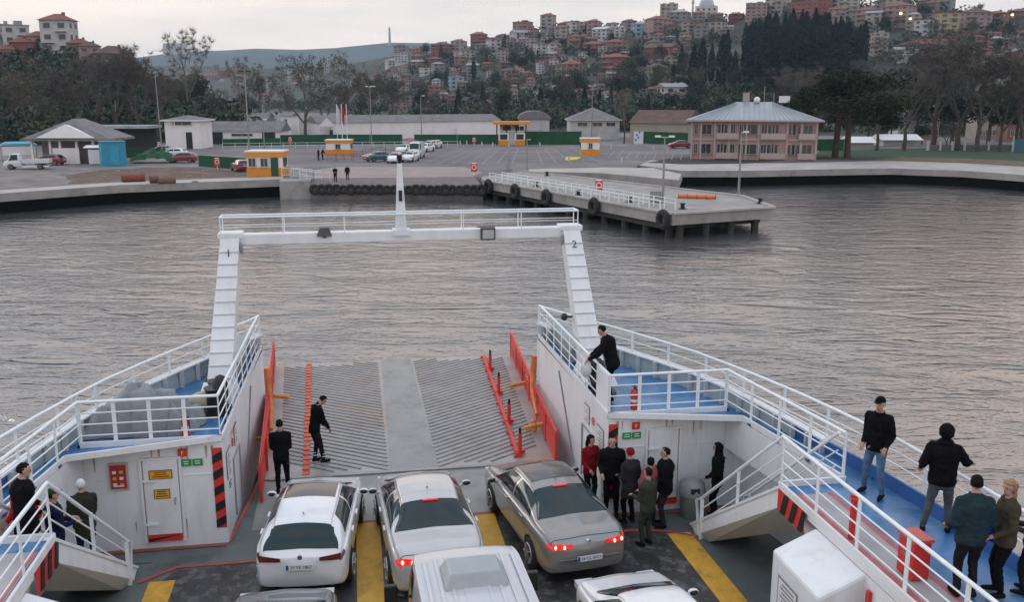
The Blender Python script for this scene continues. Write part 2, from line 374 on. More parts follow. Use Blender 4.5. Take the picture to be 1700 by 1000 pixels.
vs = []; fs = []; na = 220; nr = 120
for i in range(na):
    a = R(-48 + 112 * i / (na - 1))
    for j in range(nr):
        r = 180 * (2600 / 180.) ** (j / (nr - 1.)); x = CAMP.x + r * sin(a); y = r * cos(a); vs.append((x, y, terr(x, y)))
for i in range(na - 1):
    for j in range(nr - 1): fs.append((i * nr + j, i * nr + j + 1, (i + 1) * nr + j + 1, (i + 1) * nr + j))
b = MB(); b.add(vs, fs, 0, True)
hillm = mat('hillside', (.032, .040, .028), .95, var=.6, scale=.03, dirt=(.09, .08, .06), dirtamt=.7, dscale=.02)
ob = b.build('terrain', hillm, kind='structure')
if ob.data.polygons[0].normal.z < 0: ob.data.flip_normals()
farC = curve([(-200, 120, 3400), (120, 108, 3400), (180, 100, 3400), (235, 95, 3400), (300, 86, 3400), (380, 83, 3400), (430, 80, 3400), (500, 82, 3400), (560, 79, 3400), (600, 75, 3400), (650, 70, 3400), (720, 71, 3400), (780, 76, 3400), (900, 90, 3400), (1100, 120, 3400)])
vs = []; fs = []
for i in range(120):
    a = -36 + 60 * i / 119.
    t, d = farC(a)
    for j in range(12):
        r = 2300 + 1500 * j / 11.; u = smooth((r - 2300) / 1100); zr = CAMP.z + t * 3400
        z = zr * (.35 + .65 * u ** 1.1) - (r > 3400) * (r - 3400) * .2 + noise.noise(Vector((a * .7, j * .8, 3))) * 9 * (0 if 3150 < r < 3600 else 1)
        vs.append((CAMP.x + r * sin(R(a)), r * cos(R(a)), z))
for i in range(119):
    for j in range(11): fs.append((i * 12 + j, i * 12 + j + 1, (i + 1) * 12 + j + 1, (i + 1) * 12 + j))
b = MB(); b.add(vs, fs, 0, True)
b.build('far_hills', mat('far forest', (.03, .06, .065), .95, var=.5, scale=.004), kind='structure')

def on_hill(px, py, rmin=190, rmax=2400):
    """first place where the line of sight through a spot of the survey meets the terrain"""
    d = ray(px, py); h = math.hypot(d.x, d.y); r = rmin; rmax = 470 if px < 200 else 960 if px > 700 else rmax
    while r < rmax:
        p = CAMP + d * (r / h)
        if p.z <= terr(p.x, p.y): return Vector((p.x, p.y, terr(p.x, p.y)))
        r += 6
    return None
# ================================================================ vegetation
def leafm(name, c, v=.45):
    m = mat(name, c, .8, var=v, scale=.35, spec=.2); return m
L_dark = leafm('dark evergreen foliage', (.026, .046, .036)); L_mid = leafm('mid green foliage', (.055, .078, .045))
L_bud = leafm('budding foliage', (.095, .094, .055)); L_pine = leafm('pine foliage', (.025, .036, .018)); L_cyp = leafm('cypress foliage', (.012, .028, .024))
L_twig = mat('twigs', (.105, .09, .08), .9, var=.3, scale=.5); L_bark = mat('bark', (.085, .07, .058), .95, var=.4, scale=2.5, bump=.4, bscale=8)
L_twig2 = mat('pale twigs', (.17, .155, .13), .9, var=.3, scale=.5)

def quads(mb, c, rad, n, s, r_, flat=1., shell=.35, mat=0, lumps=None):
    """n leaf sprays of size s spread through an ellipsoid, gathered in lumps"""
    for k in range(n):
        if lumps:
            lc, lr = lumps[r_.randrange(len(lumps))]
        else: lc, lr = c, rad
        while 1:
            v = Vector((r_.uniform(-1, 1), r_.uniform(-1, 1), r_.uniform(-1, 1)))
            if shell < v.length <= 1: break
        p = Vector((lc[0] + v.x * lr[0], lc[1] + v.y * lr[1], lc[2] + v.z * lr[2]))
        a = Vector((r_.gauss(0, 1), r_.gauss(0, 1), r_.gauss(0, flat))).normalized(); b = a.cross(Vector((r_.gauss(0, 1), r_.gauss(0, 1), r_.gauss(0, 1)))).normalized()
        q = s * r_.uniform(.5, 1.3); mb.add([p - a * q, p + b * q * .6, p + a * q, p - b * q * .5], [(0, 1, 2, 3)], mat)

def branch(mb, p, d, L, r, depth, r_, up=.15, n=3, twig=None, spread=.7, ends=None):
    pts = [p]; q = p; dd = d.normalized(); k = 3 if depth > 1 else 2
    for i in range(k):
        dd = (dd + Vector((r_.uniform(-.22, .22), r_.uniform(-.22, .22), up * r_.uniform(.3, 1)))).normalized(); q = q + dd * L / k; pts.append(q)
    mb.tube(pts, [r * (1 - .45 * i / k) for i in range(k + 1)], 5 if depth > 2 else 3, 0, caps=False)
    if depth == 0 or L < .5:
        if ends is not None: ends.append(q)
        return
    for i in range(n):
        t = r_.choice(pts[1:]); v = Vector((r_.gauss(0, 1), r_.gauss(0, 1), r_.gauss(0, .5))).normalized()
        branch(mb, t, (dd + v * spread), L * r_.uniform(.55, .78), r * .5, depth - 1, r_, up, n, twig, spread, ends)
def twigs(mb, ends, per, L, r_, w=.035):
    for e in ends:
        for k in range(per):
            v = Vector((r_.gauss(0, 1), r_.gauss(0, 1), r_.gauss(.5, .8))).normalized(); b = v.cross(Vector((r_.gauss(0, 1), r_.gauss(0, 1), .3))).normalized() * w
            q = e + v * L * r_.uniform(.5, 1.2); mb.add([e - b, e + b, q], [(0, 1, 2)])

def make_tree(name, kind, seed, h=12.):
    """tree > trunk, crown, standing at the origin"""
    r_ = random.Random(seed); t = empty(name, (0, 0, 0)); tr = MB(); cr_ = MB(); ends = []
    if kind in ('bare', 'bud', 'pale'):
        th = h * (.25 if kind != 'pale' else .35); tr.tube([(0, 0, -1.5), (0, 0, 0), (r_.uniform(-.2, .2), .1, th * .5), (r_.uniform(-.3, .3), 0, th)], [h * .026, h * .024, h * .019, h * .016], 8)
        for k in range(4 if kind != 'pale' else 3):
            v = Vector((r_.gauss(0, .42), r_.gauss(0, .42), 1)); branch(cr_, Vector((0, 0, th * r_.uniform(.8, 1))), v, h * .33, h * .010, 3, r_, .22, 3, None, .75, ends)
        twigs(cr_, ends, 26 if kind != 'bud' else 10, h * .075, r_, h * .0022)
        ms = [L_bark]; cm = [L_twig2 if kind == 'pale' else L_twig, L_bud]
        if kind == 'bud':
            for e in ends: quads(cr_, e, (h * .055,) * 3, 9, h * .013, r_, mat=1, shell=0)
    elif kind == 'broad':
        tr.tube([(0, 0, -1.5), (0, 0, 0), (0, .1, h * .45)], [h * .03, h * .025, h * .015], 8)
        lum = []
        for k in range(13):
            a = r_.uniform(0, 2 * pi); q = r_.uniform(0, .24) * h; z = h * r_.uniform(.38, .82); s = h * r_.uniform(.12, .2); lum.append(((q * cos(a), q * sin(a), z), (s, s, s * .8)))
            branch(tr, Vector((0, 0, h * .35)), Vector((q * cos(a), q * sin(a), z - h * .35)), h * .3, h * .008, 0, r_)
        quads(cr_, 0, 0, 1500, h * .028, r_, lumps=lum, shell=.45); ms = [L_bark]; cm = [L_mid if seed % 2 else L_dark]
    elif kind == 'cypress':
        tr.tube([(0, 0, -1.5), (0, 0, h * .5)], [h * .02, h * .01], 6)
        for k in range(1200):
            z = r_.uniform(.06, 1) ** .9; w = .105 * (sin(min(1, z * 1.6 + .15) * pi / 2)) * (1 - z ** 3.2) * h * (1 + .25 * noise.noise(Vector((z * 6, seed, 0)))); a = r_.uniform(0, 2 * pi); q = w * r_.uniform(.55, 1.05)
            quads(cr_, (q * cos(a), q * sin(a), z * h), (.01,) * 3, 1, h * .026, r_, 2.2, shell=0)
        ms = [L_bark]; cm = [L_cyp]
    elif kind == 'conifer':
        tr.tube([(0, 0, -1.5), (0, 0, h * .98)], [h * .022, h * .004], 6)
        for k in range(1500):
            z = r_.uniform(.1, 1); w = .24 * h * (1 - z) ** .8 * (1 - .35 * ((z * 11) % 1)); a = r_.uniform(0, 2 * pi); q = w * r_.uniform(.35, 1.05)
            quads(cr_, (q * cos(a), q * sin(a), z * h - q * .25), (.01,) * 3, 1, h * .024, r_, .6, shell=0)
        ms = [L_bark]; cm = [L_dark]
    elif kind == 'pine':
        for s, ex in ((-1, (-h * .05, h * .02)), (1, (h * .07, 0))):
            tr.tube([(s * .8, 0, -.5), (s * .7, 0, h * .2), (s * .5 + ex[0] * .5, ex[1], h * .45), (ex[0], ex[1], h * .78)], [.38, .32, .25, .12], 8)
        lum = []
        for k in range(38):
            a = r_.uniform(0, 2 * pi); q = h * .50 * r_.random() ** .5; z = h * (.50 + .40 * r_.random() - .12 * (q / h / .46)); s = h * r_.uniform(.085, .14); lum.append(((q * cos(a) * 1.1, q * sin(a) * .8, z), (s * 1.2, s * 1.2, s * .8)))
            tr.tube([(0, 0, h * r_.uniform(.4, .6)), (q * cos(a) * .5, q * sin(a) * .4, z - h * .08), (q * cos(a), q * sin(a) * .8, z)], [.13, .09, .03], 4)
        quads(cr_, 0, 0, 11000, h * .019, r_, .7, shell=.3, lumps=lum); ms = [L_bark]; cm = [L_pine]
    elif kind == 'bush':
        tr.tube([(0, 0, -.5), (0, 0, h * .4)], .08, 5); quads(cr_, (0, 0, h * .5), (h * .6, h * .6, h * .5), 500, h * .07, r_, shell=.5); ms = [L_bark]; cm = [L_dark if seed % 2 else L_mid]
    tr.build('trunk', ms, t); cr_.build('crown', cm, t)
    return t
TREES = {}
def tree(kind, pos, h, label, group, rz=None, wide=1., name=None, cat='tree'):
    """first use of a kind builds it; every later one is a copy with its trunk and crown"""
    nm, k, seed = {'bare0': ('bare_tree', 'bare', 3), 'bare1': ('bare_tree', 'bare', 11), 'pale': ('bare_tree', 'pale', 5), 'bud0': ('budding_tree', 'bud', 4), 'bud1': ('budding_tree', 'bud', 9), 'broad0': ('evergreen_tree', 'broad', 2),
                   'broad1': ('leafy_tree', 'broad', 7), 'cyp0': ('cypress_tree', 'cypress', 1), 'cyp1': ('cypress_tree', 'cypress', 8), 'con': ('conifer_tree', 'conifer', 6), 'pine': ('pine_tree', 'pine', 12), 'bush0': ('bush', 'bush', 3), 'bush1': ('bush', 'bush', 4)}[kind]
    if kind not in TREES: TREES[kind] = o = make_tree(nm, k, seed)
    else: o = copy_tree(TREES[kind])
    s = h / 12.; o.location = pos; o.scale = (s * wide, s * wide, s); o.rotation_euler = (0, 0, rnd.uniform(0, 6.3) if rz is None else rz)
    tag(o, label, 'bush' if k == 'bush' else cat, group); return o

# the undergrowth of the slopes: nobody could count it
r_ = random.Random(5); ug = MB()
def wood_ok(px, py): return True
cnt = 0
while cnt < 3300:
    if r_.random() < .36: a = R(r_.uniform(az_of(-60), az_of(400))); r = r_.uniform(195, 390)
    else: a = R(r_.uniform(az_of(420), az_of(1760))); r = 250 + 560 * r_.random() ** 1.1
    x, y = CAMP.x + r * sin(a), r * cos(a); z = terr(x, y)
    if z < 1.6: cnt += .2; continue
    s = r_.uniform(1.6, 4.2) * (1 + r / 900.) * (.75 if r > 400 else 1)
    quads(ug, (x, y, z + s * .45), (s * 1.1, s * 1.1, s * .8), int(30 + 40 * (r < 400)), s * (.26 if r > 400 else .17), r_, shell=.4, mat=r_.choice((0, 0, 0, 1, 1, 2, 3))); cnt += 1
ug.build('undergrowth', [L_dark, L_mid, L_twig, L_bud], kind='stuff')

def near_of(px):
    for lim, s in ((110, 'above the truck yard'), (240, 'above the blue container'), (330, 'above the flat-roofed building'), (480, 'above the long shed'), (640, 'above the white warehouse'), (760, 'above the car queue'), (900, 'above the toll gate'),
                   (1010, 'above the small booth'), (1110, 'above the brown warehouse'), (1210, 'by the domed mosque'), (1330, 'above the pink building'), (1440, 'above the umbrella pine'), (1540, 'above the waterfront lawn'), (1620, 'above the dry verge'), (9999, 'above the promenade end')):
        if px < lim: return s
def up_of(px, py):
    a = R(az_of(px)); sk = None
    for yy in range(0, 240, 4):
        if on_hill(px, yy): sk = yy; break
    k = (py - (sk or 0)) / max(1, 205 - (sk or 0))
    return 'on the crest' if k < .07 else 'just under the crest' if k < .2 else 'high on the slope' if k < .4 else 'halfway up the slope' if k < .62 else 'low on the slope' if k < .82 else 'at the foot of the slope'

# single trees of the shore and the flat ground
def T(kind, px, py, hpx, label, group=None, wide=1., z=G):
    p = PZ(px, py, z); d = (p - CAMP).length; tree(kind, p, hpx * d / FPX, label, group, wide=wide)
for i, (px, py, h, k, l) in enumerate(((12, 238, 105, 'bare0', 'bare brown tree at the photo edge behind the truck yard'), (52, 240, 112, 'bud0', 'budding tree rising behind the hipped hut roof'), (92, 238, 100, 'bare1', 'bare tree over the ridge of the grey hut'),
    (128, 237, 112, 'bare0', 'bare tree between the hut and the blue container'), (163, 238, 132, 'bare1', 'tall bare tree behind the blue container'), (196, 238, 150, 'bare0', 'tallest bare brown tree behind the concrete pole'), (232, 238, 138, 'bare1', 'bare brown tree behind the green fence'),
    (262, 238, 118, 'bare0', 'bare tree beside the corner of the small white building'), (316, 222, 150, 'pale', 'lone tall leafless tree rising behind the small white building'), (352, 222, 70, 'bare0', 'low bare tree behind the long grey shed roof'),
    (402, 222, 112, 'pale', 'pollarded bare tree with thick upright limbs behind the long shed'), (436, 222, 95, 'bare1', 'forked bare tree beside the pollarded tree'), (508, 236, 142, 'bud1', 'tall budding tree with a high round crown beside the warehouse gable'),
    (572, 222, 122, 'bud0', 'broad budding tree behind the flagpoles'), (618, 220, 100, 'bud1', 'wide budding tree behind the white warehouse lamp'), (652, 220, 90, 'bare1', 'bare tree behind the middle of the warehouse'), (540, 224, 90, 'bare0', 'slim bare tree behind the warehouse gable'),
    (694, 214, 42, 'broad0', 'round dark bush-like tree behind the warehouse'), (757, 212, 46, 'con', 'small pointed conifer behind the warehouse roof'), (800, 212, 44, 'bud1', 'small fresh green tree beside the toll gate roof'), (831, 212, 52, 'con', 'dark conifer behind the toll gate'),
    (720, 214, 60, 'bare0', 'thin bare tree between the dark tree and the conifer'), (1036, 238, 84, 'pale', 'pruned plane tree with a pale trunk beside the green fence'), (1075, 214, 55, 'con', 'dark conifer behind the brown warehouse roof'),
    (1000, 205, 40, 'broad0', 'dark round evergreen behind the hipped white sheds'), (930, 205, 36, 'broad1', 'leafy tree behind the grey barrel-roofed shed'), (885, 205, 34, 'broad0', 'dark evergreen between the toll gate and the sheds'))):
    T(k, px, py, h, l, wide=.75 if k == 'pale' else .95)
T('pine', 1396, 262, 150, 'large umbrella pine with two trunks beside the pink building', wide=1.15)
T('broad0', 1322, 262, 88, 'dark slanting evergreen in front of the pink building corner', wide=.8)
T('bud1', 1352, 256, 80, 'thin bushy tree between the pink building and the umbrella pine', wide=.8)
for i, (px, py, h, k, l) in enumerate(((1455, 250, 110, 'bare1', 'bare tree just past the umbrella pine'), (1500, 250, 132, 'bare0', 'bare grey-brown tree over the white garden house'), (1548, 248, 168, 'bare1', 'large bare tree over the pink garden house'), (1590, 250, 180, 'bare0', 'tallest bare tree of the waterfront park'),
    (1622, 252, 150, 'bare1', 'dense bare tree over the cream apartment block'), (1660, 252, 120, 'bare0', 'bare tree beside the blue gate'), (1692, 252, 138, 'bare1', 'bare tree at the photo edge in the waterfront park'), (1478, 238, 60, 'broad0', 'dark shrubby tree on the waterfront lawn'),
    (1530, 240, 40, 'broad0', 'low dark tree on the lawn before the garden house'), (1570, 246, 42, 'bud0', 'small budding tree in front of the big bare trees'), (1300, 205, 90, 'bare0', 'bare tree behind the water tank of the pink building'), (1345, 205, 85, 'bare1', 'bare tree behind the pink building roof end'))):
    T(k, px, py, h, l, wide=1.1)
for i, (px, py, h, k, l) in enumerate(((1440, 240, 92, 'broad0', 'dark evergreen just behind the umbrella pine'), (1520, 236, 105, 'broad1', 'full leafy tree behind the white garden house'), (1580, 238, 95, 'broad0', 'dark evergreen behind the big bare trees'), (1640, 240, 100, 'broad1', 'leafy tree beside the cream apartment block'), (1686, 240, 88, 'broad0', 'dark evergreen at the photo edge behind the gate'))):
    T(k, px, py, h, l, wide=1.25)
# cypress wood on the spur
r_ = random.Random(21); gcy = 'cypresses of the dark hillside wood'
spots = [(1150, 150, 70), (1163, 158, 85), (1196, 148, 82), (1205, 135, 78), (1180, 140, 60), (1218, 150, 60), (1236, 100, 55)]
for k in range(46):
    px = 1240 + 165 * (k + r_.random()) / 46.; top = 26 + 22 * abs((px - 1320) / 80.) ** 2; b = r_.uniform(105, 165); spots.append((px, b, min(b - top, r_.uniform(75, 105))))
for px in (1392, 1400, 1408, 1416, 1424, 1432, 1386): spots.append((px, r_.uniform(110, 140), r_.uniform(50, 72)))
CY = []
for i, (px, py, h) in enumerate(spots):
    p = on_hill(px, py)
    if not p: continue
    d = (p - CAMP).length
    w = 'at the edge of the wood by the mosque slope' if px < 1235 else 'on the mosque side of the dense wood' if px < 1290 else 'in the middle of the dense wood' if px < 1345 else 'on the far side of the dense wood' if px < 1380 else 'in the thin end of the wood by the apartment houses'
    hh = 'tall' if h > 88 else 'middling' if h > 70 else 'short'
    o = tree('cyp%d' % (i % 2), p, h * d / FPX, 'x', gcy, wide=r_.uniform(.95, 1.45)); CY.append((px, hh, o))
CY.sort(key=lambda q: q[0])
for i, (px, hh, o) in enumerate(CY): o['label'] = '%s dark cypress, %s along the hillside wood from the mosque end' % (hh, ordinal(i + 1))
# woods of the western hill and trees among the houses
def scatter(n, fpx, fpy, kinds, hr, group, seed):
    q = random.Random(seed)
    for k in range(n):
        px, py = fpx(q), fpy(q); p = on_hill(px, py)
        if not p: continue
        kd = q.choice(kinds); nm = {'bare0': 'bare brown tree', 'bare1': 'spreading bare tree', 'broad0': 'dark evergreen tree', 'broad1': 'mid green leafy tree', 'bud0': 'budding tree', 'bud1': 'pale budding tree', 'con': 'dark pointed conifer', 'cyp0': 'slim dark cypress', 'cyp1': 'slender cypress'}[kd]
        h = q.uniform(*hr); o = tree(kd, p - Vector((0, 0, .3)), h, 'x', group, wide=q.uniform(.9, 1.25)); reg(o, ('tall ' if h > (hr[0] + hr[1]) / 2 else 'low ') + nm, up_of(px, py), near_of(px), px)
scatter(78, lambda q: q.uniform(-20, 300), lambda q: q.uniform(124, 218), ['broad0', 'broad1', 'bare0', 'bare0', 'bare1', 'bud0', 'bud1', 'broad1'], (5, 9), 'trees on the western hill', 31)
scatter(9, lambda q: q.uniform(-20, 215), lambda q: q.uniform(108, 125), ['broad0', 'bare1', 'broad1', 'bud0'], (3, 5), 'trees on the western hill', 33)
scatter(30, lambda q: q.uniform(300, 650), lambda q: q.uniform(150, 205), ['broad0', 'bare0', 'bud0', 'bare1', 'broad1'], (8, 14), 'trees of the valley floor', 32)
scatter(84, lambda q: q.uniform(650, 1160), lambda q: q.uniform(92, 200), ['broad0', 'broad0', 'broad1', 'bud1', 'cyp0', 'con', 'bare1', 'broad0'], (8, 15), 'trees among the hillside houses', 34)
scatter(95, lambda q: q.uniform(660, 1220), lambda q: 60 + (1100 - q.uniform(660, 1100)) * .05 + q.uniform(-14, 40), ['broad0', 'broad1', 'cyp1', 'bare1', 'broad0', 'bud0'], (5, 9), 'trees among the hillside houses', 35)
scatter(90, lambda q: q.uniform(1400, 1740), lambda q: q.uniform(28, 200), ['broad0', 'broad0', 'broad1', 'bare0', 'bare1', 'bud1'], (8, 13), 'trees among the hillside houses', 36)
scatter(26, lambda q: q.uniform(1140, 1420), lambda q: q.uniform(130, 200), ['broad0', 'bare0', 'bare1', 'broad0', 'bud0'], (9, 14), 'trees below the cypress wood', 37)

# ================================================================ hillside houses
wallc = {'white': (.48, .48, .48), 'cream': (.36, .325, .28), 'pink': (.32, .225, .215), 'red': (.26, .075, .07), 'grey': (.23, .235, .245), 'salmon': (.30, .165, .13), 'pale blue': (.28, .42, .48), 'yellow': (.38, .33, .19), 'brown': (.17, .135, .115)}
WM = {k: mat(k + ' render wall', v, .9, var=.12, scale=.25, dirt=tuple(x * .5 for x in v), dirtamt=.5, dscale=.3) for k, v in wallc.items()}
RM = {'red tile': mat('red roof tiles', (.22, .085, .062), .85, var=.35, scale=.6), 'brown tile': mat('brown roof tiles', (.115, .072, .058), .85, var=.35, scale=.6), 'grey sheet': mat('grey roof sheet', (.26, .27, .28), .6, var=.2, scale=.5), 'white': mat('white roof', (.5, .5, .5), .8, var=.2, scale=.5)}
winm = mat('far window glass', (.06, .065, .07), .25, var=.3, scale=.2); trim = mat('pale trim', (.52, .51, .5), .8)
def house_parts(w, d, fl, roof):
    """body with recessed openings and balconies, and the roof, as two builders"""
    h = fl * 3.0; b = MB(); r = MB(); b.box((0, 0, h / 2 - 3), (w, d, h + 6))
    rr = random.Random(int(w * 10 + fl)); n = max(2, int(w / 3.2))
    for f in range(fl):
        z = f * 3 + 1.6
        for i in range(n):
            x = -w / 2 + w * (i + .5) / n
            b.box((x, -d / 2 - .02, z), (w / n * .45, .12, 1.3), mat=1); b.box((x, -d / 2 - .06, z - .75), (w / n * .6, .2, .1), mat=2)
        for i in range(max(2, int(d / 4))):
            y = -d / 2 + d * (i + .5) / max(2, int(d / 4))
            for s in (-1, 1): b.box((s * (w / 2 + .02), y, z), (.12, 1.3, 1.3), mat=1)
        if f and rr.random() < .7: b.box((rr.choice((-1, 1)) * w * .22, -d / 2 - .7, f * 3 + .05), (w * .4, 1.3, .14), mat=2); b.box((rr.choice((-1, 1)) * w * .0, -d / 2 - 1.3, f * 3 + .5), (w * .0 + .05, .05, .9), mat=2)
    e = .6
    if roof == 'hip':
        k = min(w, d) * .5; z0 = h; z1 = h + k * .55; X, Y = w / 2 + e, d / 2 + e; rx, ry = max(0, w / 2 - k), max(0, d / 2 - k)
        r.add([(-X, -Y, z0), (X, -Y, z0), (X, Y, z0), (-X, Y, z0), (-rx, -ry, z1), (rx, -ry, z1), (rx, ry, z1), (-rx, ry, z1)], [(0, 3, 2, 1), (0, 1, 5, 4), (1, 2, 6, 5), (2, 3, 7, 6), (3, 0, 4, 7)] + ([(4, 5, 6, 7)] if rx * ry else []))
        r.box((w * .2, 0, z1 - .2), (.8, .8, 1.2))
    elif roof == 'gable':
        z0 = h; z1 = h + d * .26; X, Y = w / 2 + e, d / 2 + e
        r.add([(-X, -Y, z0), (X, -Y, z0), (X, Y, z0), (-X, Y, z0), (-X, 0, z1), (X, 0, z1)], [(0, 3, 2, 1), (0, 1, 5, 4), (2, 3, 4, 5), (0, 4, 3), (1, 2, 5)])
        r.box((w * .2, d * .1, z1 - .1), (.8, .8, 1.2))
    else:
        r.box((0, 0, h + .15), (w + .5, d + .5, .3)); r.box((w * .15, 0, h + .9), (w * .3, d * .4, 1.4)); r.tube([(-w * .3, 0, h), (-w * .3, 0, h + 1.4)], .7, 8)
    return b, r
HC = {}; used_l = {}
def house(px, py, wpx, col, fl, roof, rc='red tile', rz=None, label=None, rmin=190):
    p = on_hill(px, py, rmin)
    while not p and py < 150: py += 3; p = on_hill(px, py, rmin)
    if not p: return
    d = (p - CAMP).length; w = wpx * d / FPX; w0 = min((9, 12, 15, 19), key=lambda q: abs(q - w)); s = w / w0; key = (w0, fl, roof)
    if key not in HC:
        b, r = house_parts(w0, w0 * .75, fl, roof); HC[key] = (b.mesh('house_wall'), r.mesh('house_roof'))
        HC[key][0].materials.append(WM['white']); HC[key][0].materials.append(winm); HC[key][0].materials.append(trim); HC[key][1].materials.append(RM['red tile'])
    e = empty('hillside_house', p, math.atan2(-(p.x - CAMP.x), p.y) + (rnd.uniform(-.6, .6) if rz is None else rz)); e.scale = (s, s, max(.62, min(1.2, s)) * (1.15 if px < 210 else .82))
    a = bpy.data.objects.new('wall', HC[key][0]); c = bpy.data.objects.new('roof', HC[key][1])
    for o, m in ((a, WM[col]), (c, RM[rc])):
        COL.objects.link(o); o.parent = e; o.material_slots[0].link = 'OBJECT'; o.material_slots[0].material = m
    sz = 'wide' if wpx > 34 else 'narrow' if wpx < 17 else ''
    rf = {'red tile': 'red-tiled', 'brown tile': 'brown-tiled', 'grey sheet': 'grey-roofed', 'white': 'white-roofed'}[rc] if roof != 'flat' else 'flat-roofed'
    reg(e, '%s %s %s-storey %s house' % (sz, col, {1: 'one', 2: 'two', 3: 'three', 4: 'four', 5: 'five'}[fl], rf), up_of(px, py), near_of(px), px); tag(e, 'x', 'house', 'houses on the hillsides'); return e
big = [(30, 90, 30, 'white', 4, 'flat', 'grey sheet'), (5, 92, 26, 'grey', 3, 'hip', 'brown tile'), (50, 92, 34, 'red', 2, 'hip', 'red tile'), (104, 96, 36, 'white', 4, 'hip', 'red tile'), (136, 97, 26, 'brown', 3, 'hip', 'red tile'), (190, 110, 44, 'brown', 2, 'hip', 'brown tile'), (168, 112, 18, 'yellow', 2, 'flat', 'grey sheet'), (143, 104, 18, 'salmon', 1, 'hip', 'red tile'),
    (671, 106, 28, 'white', 4, 'flat', 'grey sheet'), (695, 95, 30, 'pink', 3, 'hip', 'red tile'), (735, 92, 36, 'red', 3, 'hip', 'brown tile'), (722, 110, 24, 'red', 2, 'hip', 'red tile'), (757, 150, 26, 'pale blue', 3, 'flat', 'grey sheet'), (775, 100, 26, 'white', 3, 'hip', 'brown tile'), (762, 85, 26, 'cream', 3, 'hip', 'red tile'), (795, 82, 30, 'red', 4, 'hip', 'red tile'), (804, 66, 24, 'red', 3, 'hip', 'brown tile'),
    (835, 72, 22, 'grey', 2, 'hip', 'brown tile'), (868, 52, 30, 'salmon', 4, 'flat', 'brown tile'), (865, 66, 34, 'white', 2, 'gable', 'grey sheet'), (910, 46, 24, 'cream', 4, 'hip', 'red tile'), (940, 50, 26, 'brown', 2, 'hip', 'red tile'), (972, 56, 46, 'cream', 3, 'flat', 'brown tile'), (1000, 68, 30, 'white', 3, 'gable', 'white'), (1029, 66, 20, 'white', 4, 'flat', 'white'), (1062, 62, 26, 'pale blue', 3, 'hip', 'grey sheet'),
    (1092, 60, 40, 'pink', 4, 'hip', 'red tile'), (1110, 38, 30, 'cream', 5, 'flat', 'grey sheet'), (1128, 42, 34, 'grey', 3, 'hip', 'grey sheet'), (985, 88, 34, 'red', 2, 'hip', 'red tile'), (1022, 84, 34, 'salmon', 2, 'hip', 'red tile'), (955, 80, 24, 'salmon', 3, 'hip', 'red tile'), (1085, 86, 34, 'grey', 2, 'hip', 'brown tile'), (1100, 96, 50, 'red', 2, 'gable', 'brown tile'), (845, 132, 36, 'pink', 2, 'hip', 'brown tile'),
    (950, 122, 40, 'salmon', 2, 'hip', 'red tile'), (1022, 122, 44, 'red', 3, 'hip', 'red tile'), (1090, 138, 34, 'cream', 3, 'hip', 'brown tile'), (1075, 156, 56, 'cream', 2, 'gable', 'brown tile'), (1115, 168, 44, 'white', 2, 'gable', 'grey sheet'), (1140, 55, 22, 'cream', 3, 'hip', 'brown tile'), (1183, 52, 44, 'cream', 2, 'flat', 'brown tile'), (1222, 38, 22, 'red', 2, 'hip', 'red tile'),
    (1255, 36, 36, 'pink', 5, 'flat', 'grey sheet'), (1290, 26, 34, 'cream', 4, 'flat', 'brown tile'), (1345, 28, 54, 'red', 5, 'hip', 'red tile'), (1388, 44, 30, 'pink', 4, 'hip', 'red tile'), (1407, 34, 34, 'cream', 5, 'flat', 'brown tile'), (1440, 40, 36, 'pink', 3, 'hip', 'red tile'), (1490, 42, 46, 'pink', 4, 'hip', 'red tile'), (1530, 34, 36, 'cream', 2, 'flat', 'brown tile'), (1560, 20, 40, 'grey', 3, 'hip', 'brown tile'),
    (1457, 92, 26, 'cream', 5, 'flat', 'grey sheet'), (1535, 58, 28, 'white', 3, 'flat', 'brown tile'), (1570, 60, 32, 'yellow', 4, 'flat', 'brown tile'), (1615, 52, 44, 'pink', 4, 'hip', 'brown tile'), (1652, 50, 30, 'brown', 3, 'hip', 'red tile'), (1690, 36, 28, 'brown', 2, 'hip', 'red tile'), (1500, 105, 34, 'white', 2, 'gable', 'grey sheet'), (1515, 92, 40, 'red', 2, 'hip', 'brown tile'), (1550, 88, 36, 'salmon', 3, 'flat', 'brown tile'),
    (1620, 78, 26, 'red', 2, 'hip', 'red tile'), (1640, 128, 50, 'white', 3, 'hip', 'brown tile'), (1685, 108, 34, 'salmon', 2, 'hip', 'grey sheet'), (1650, 188, 60, 'cream', 4, 'flat', 'grey sheet'), (1545, 208, 44, 'pink', 2, 'hip', 'brown tile'), (1502, 214, 36, 'white', 3, 'flat', 'grey sheet'), (1675, 205, 30, 'salmon', 2, 'hip', 'red tile'),
    (336, 148, 16, 'white', 3, 'flat', 'white'), (375, 128, 16, 'red', 4, 'flat', 'red tile'), (350, 132, 20, 'pink', 2, 'hip', 'red tile'), (438, 168, 14, 'pink', 2, 'hip', 'red tile')]
big += [(70, 92, 30, 'cream', 3, 'hip', 'red tile'), (14, 96, 26, 'salmon', 2, 'hip', 'red tile'), (90, 96, 24, 'grey', 3, 'flat', 'grey sheet'), (152, 99, 26, 'pink', 3, 'hip', 'brown tile'), (178, 103, 22, 'white', 2, 'hip', 'red tile'), (205, 110, 24, 'brown', 2, 'gable', 'brown tile'), (-8, 92, 30, 'white', 4, 'flat', 'grey sheet')]
for q in big: house(q[0], q[1] + (14 if q[0] < 210 else 0), q[2] * (.88 if q[0] > 600 else 1.15), *q[3:6], q[6])
r_ = random.Random(77); occ = [(q[0], q[1]) for q in big]
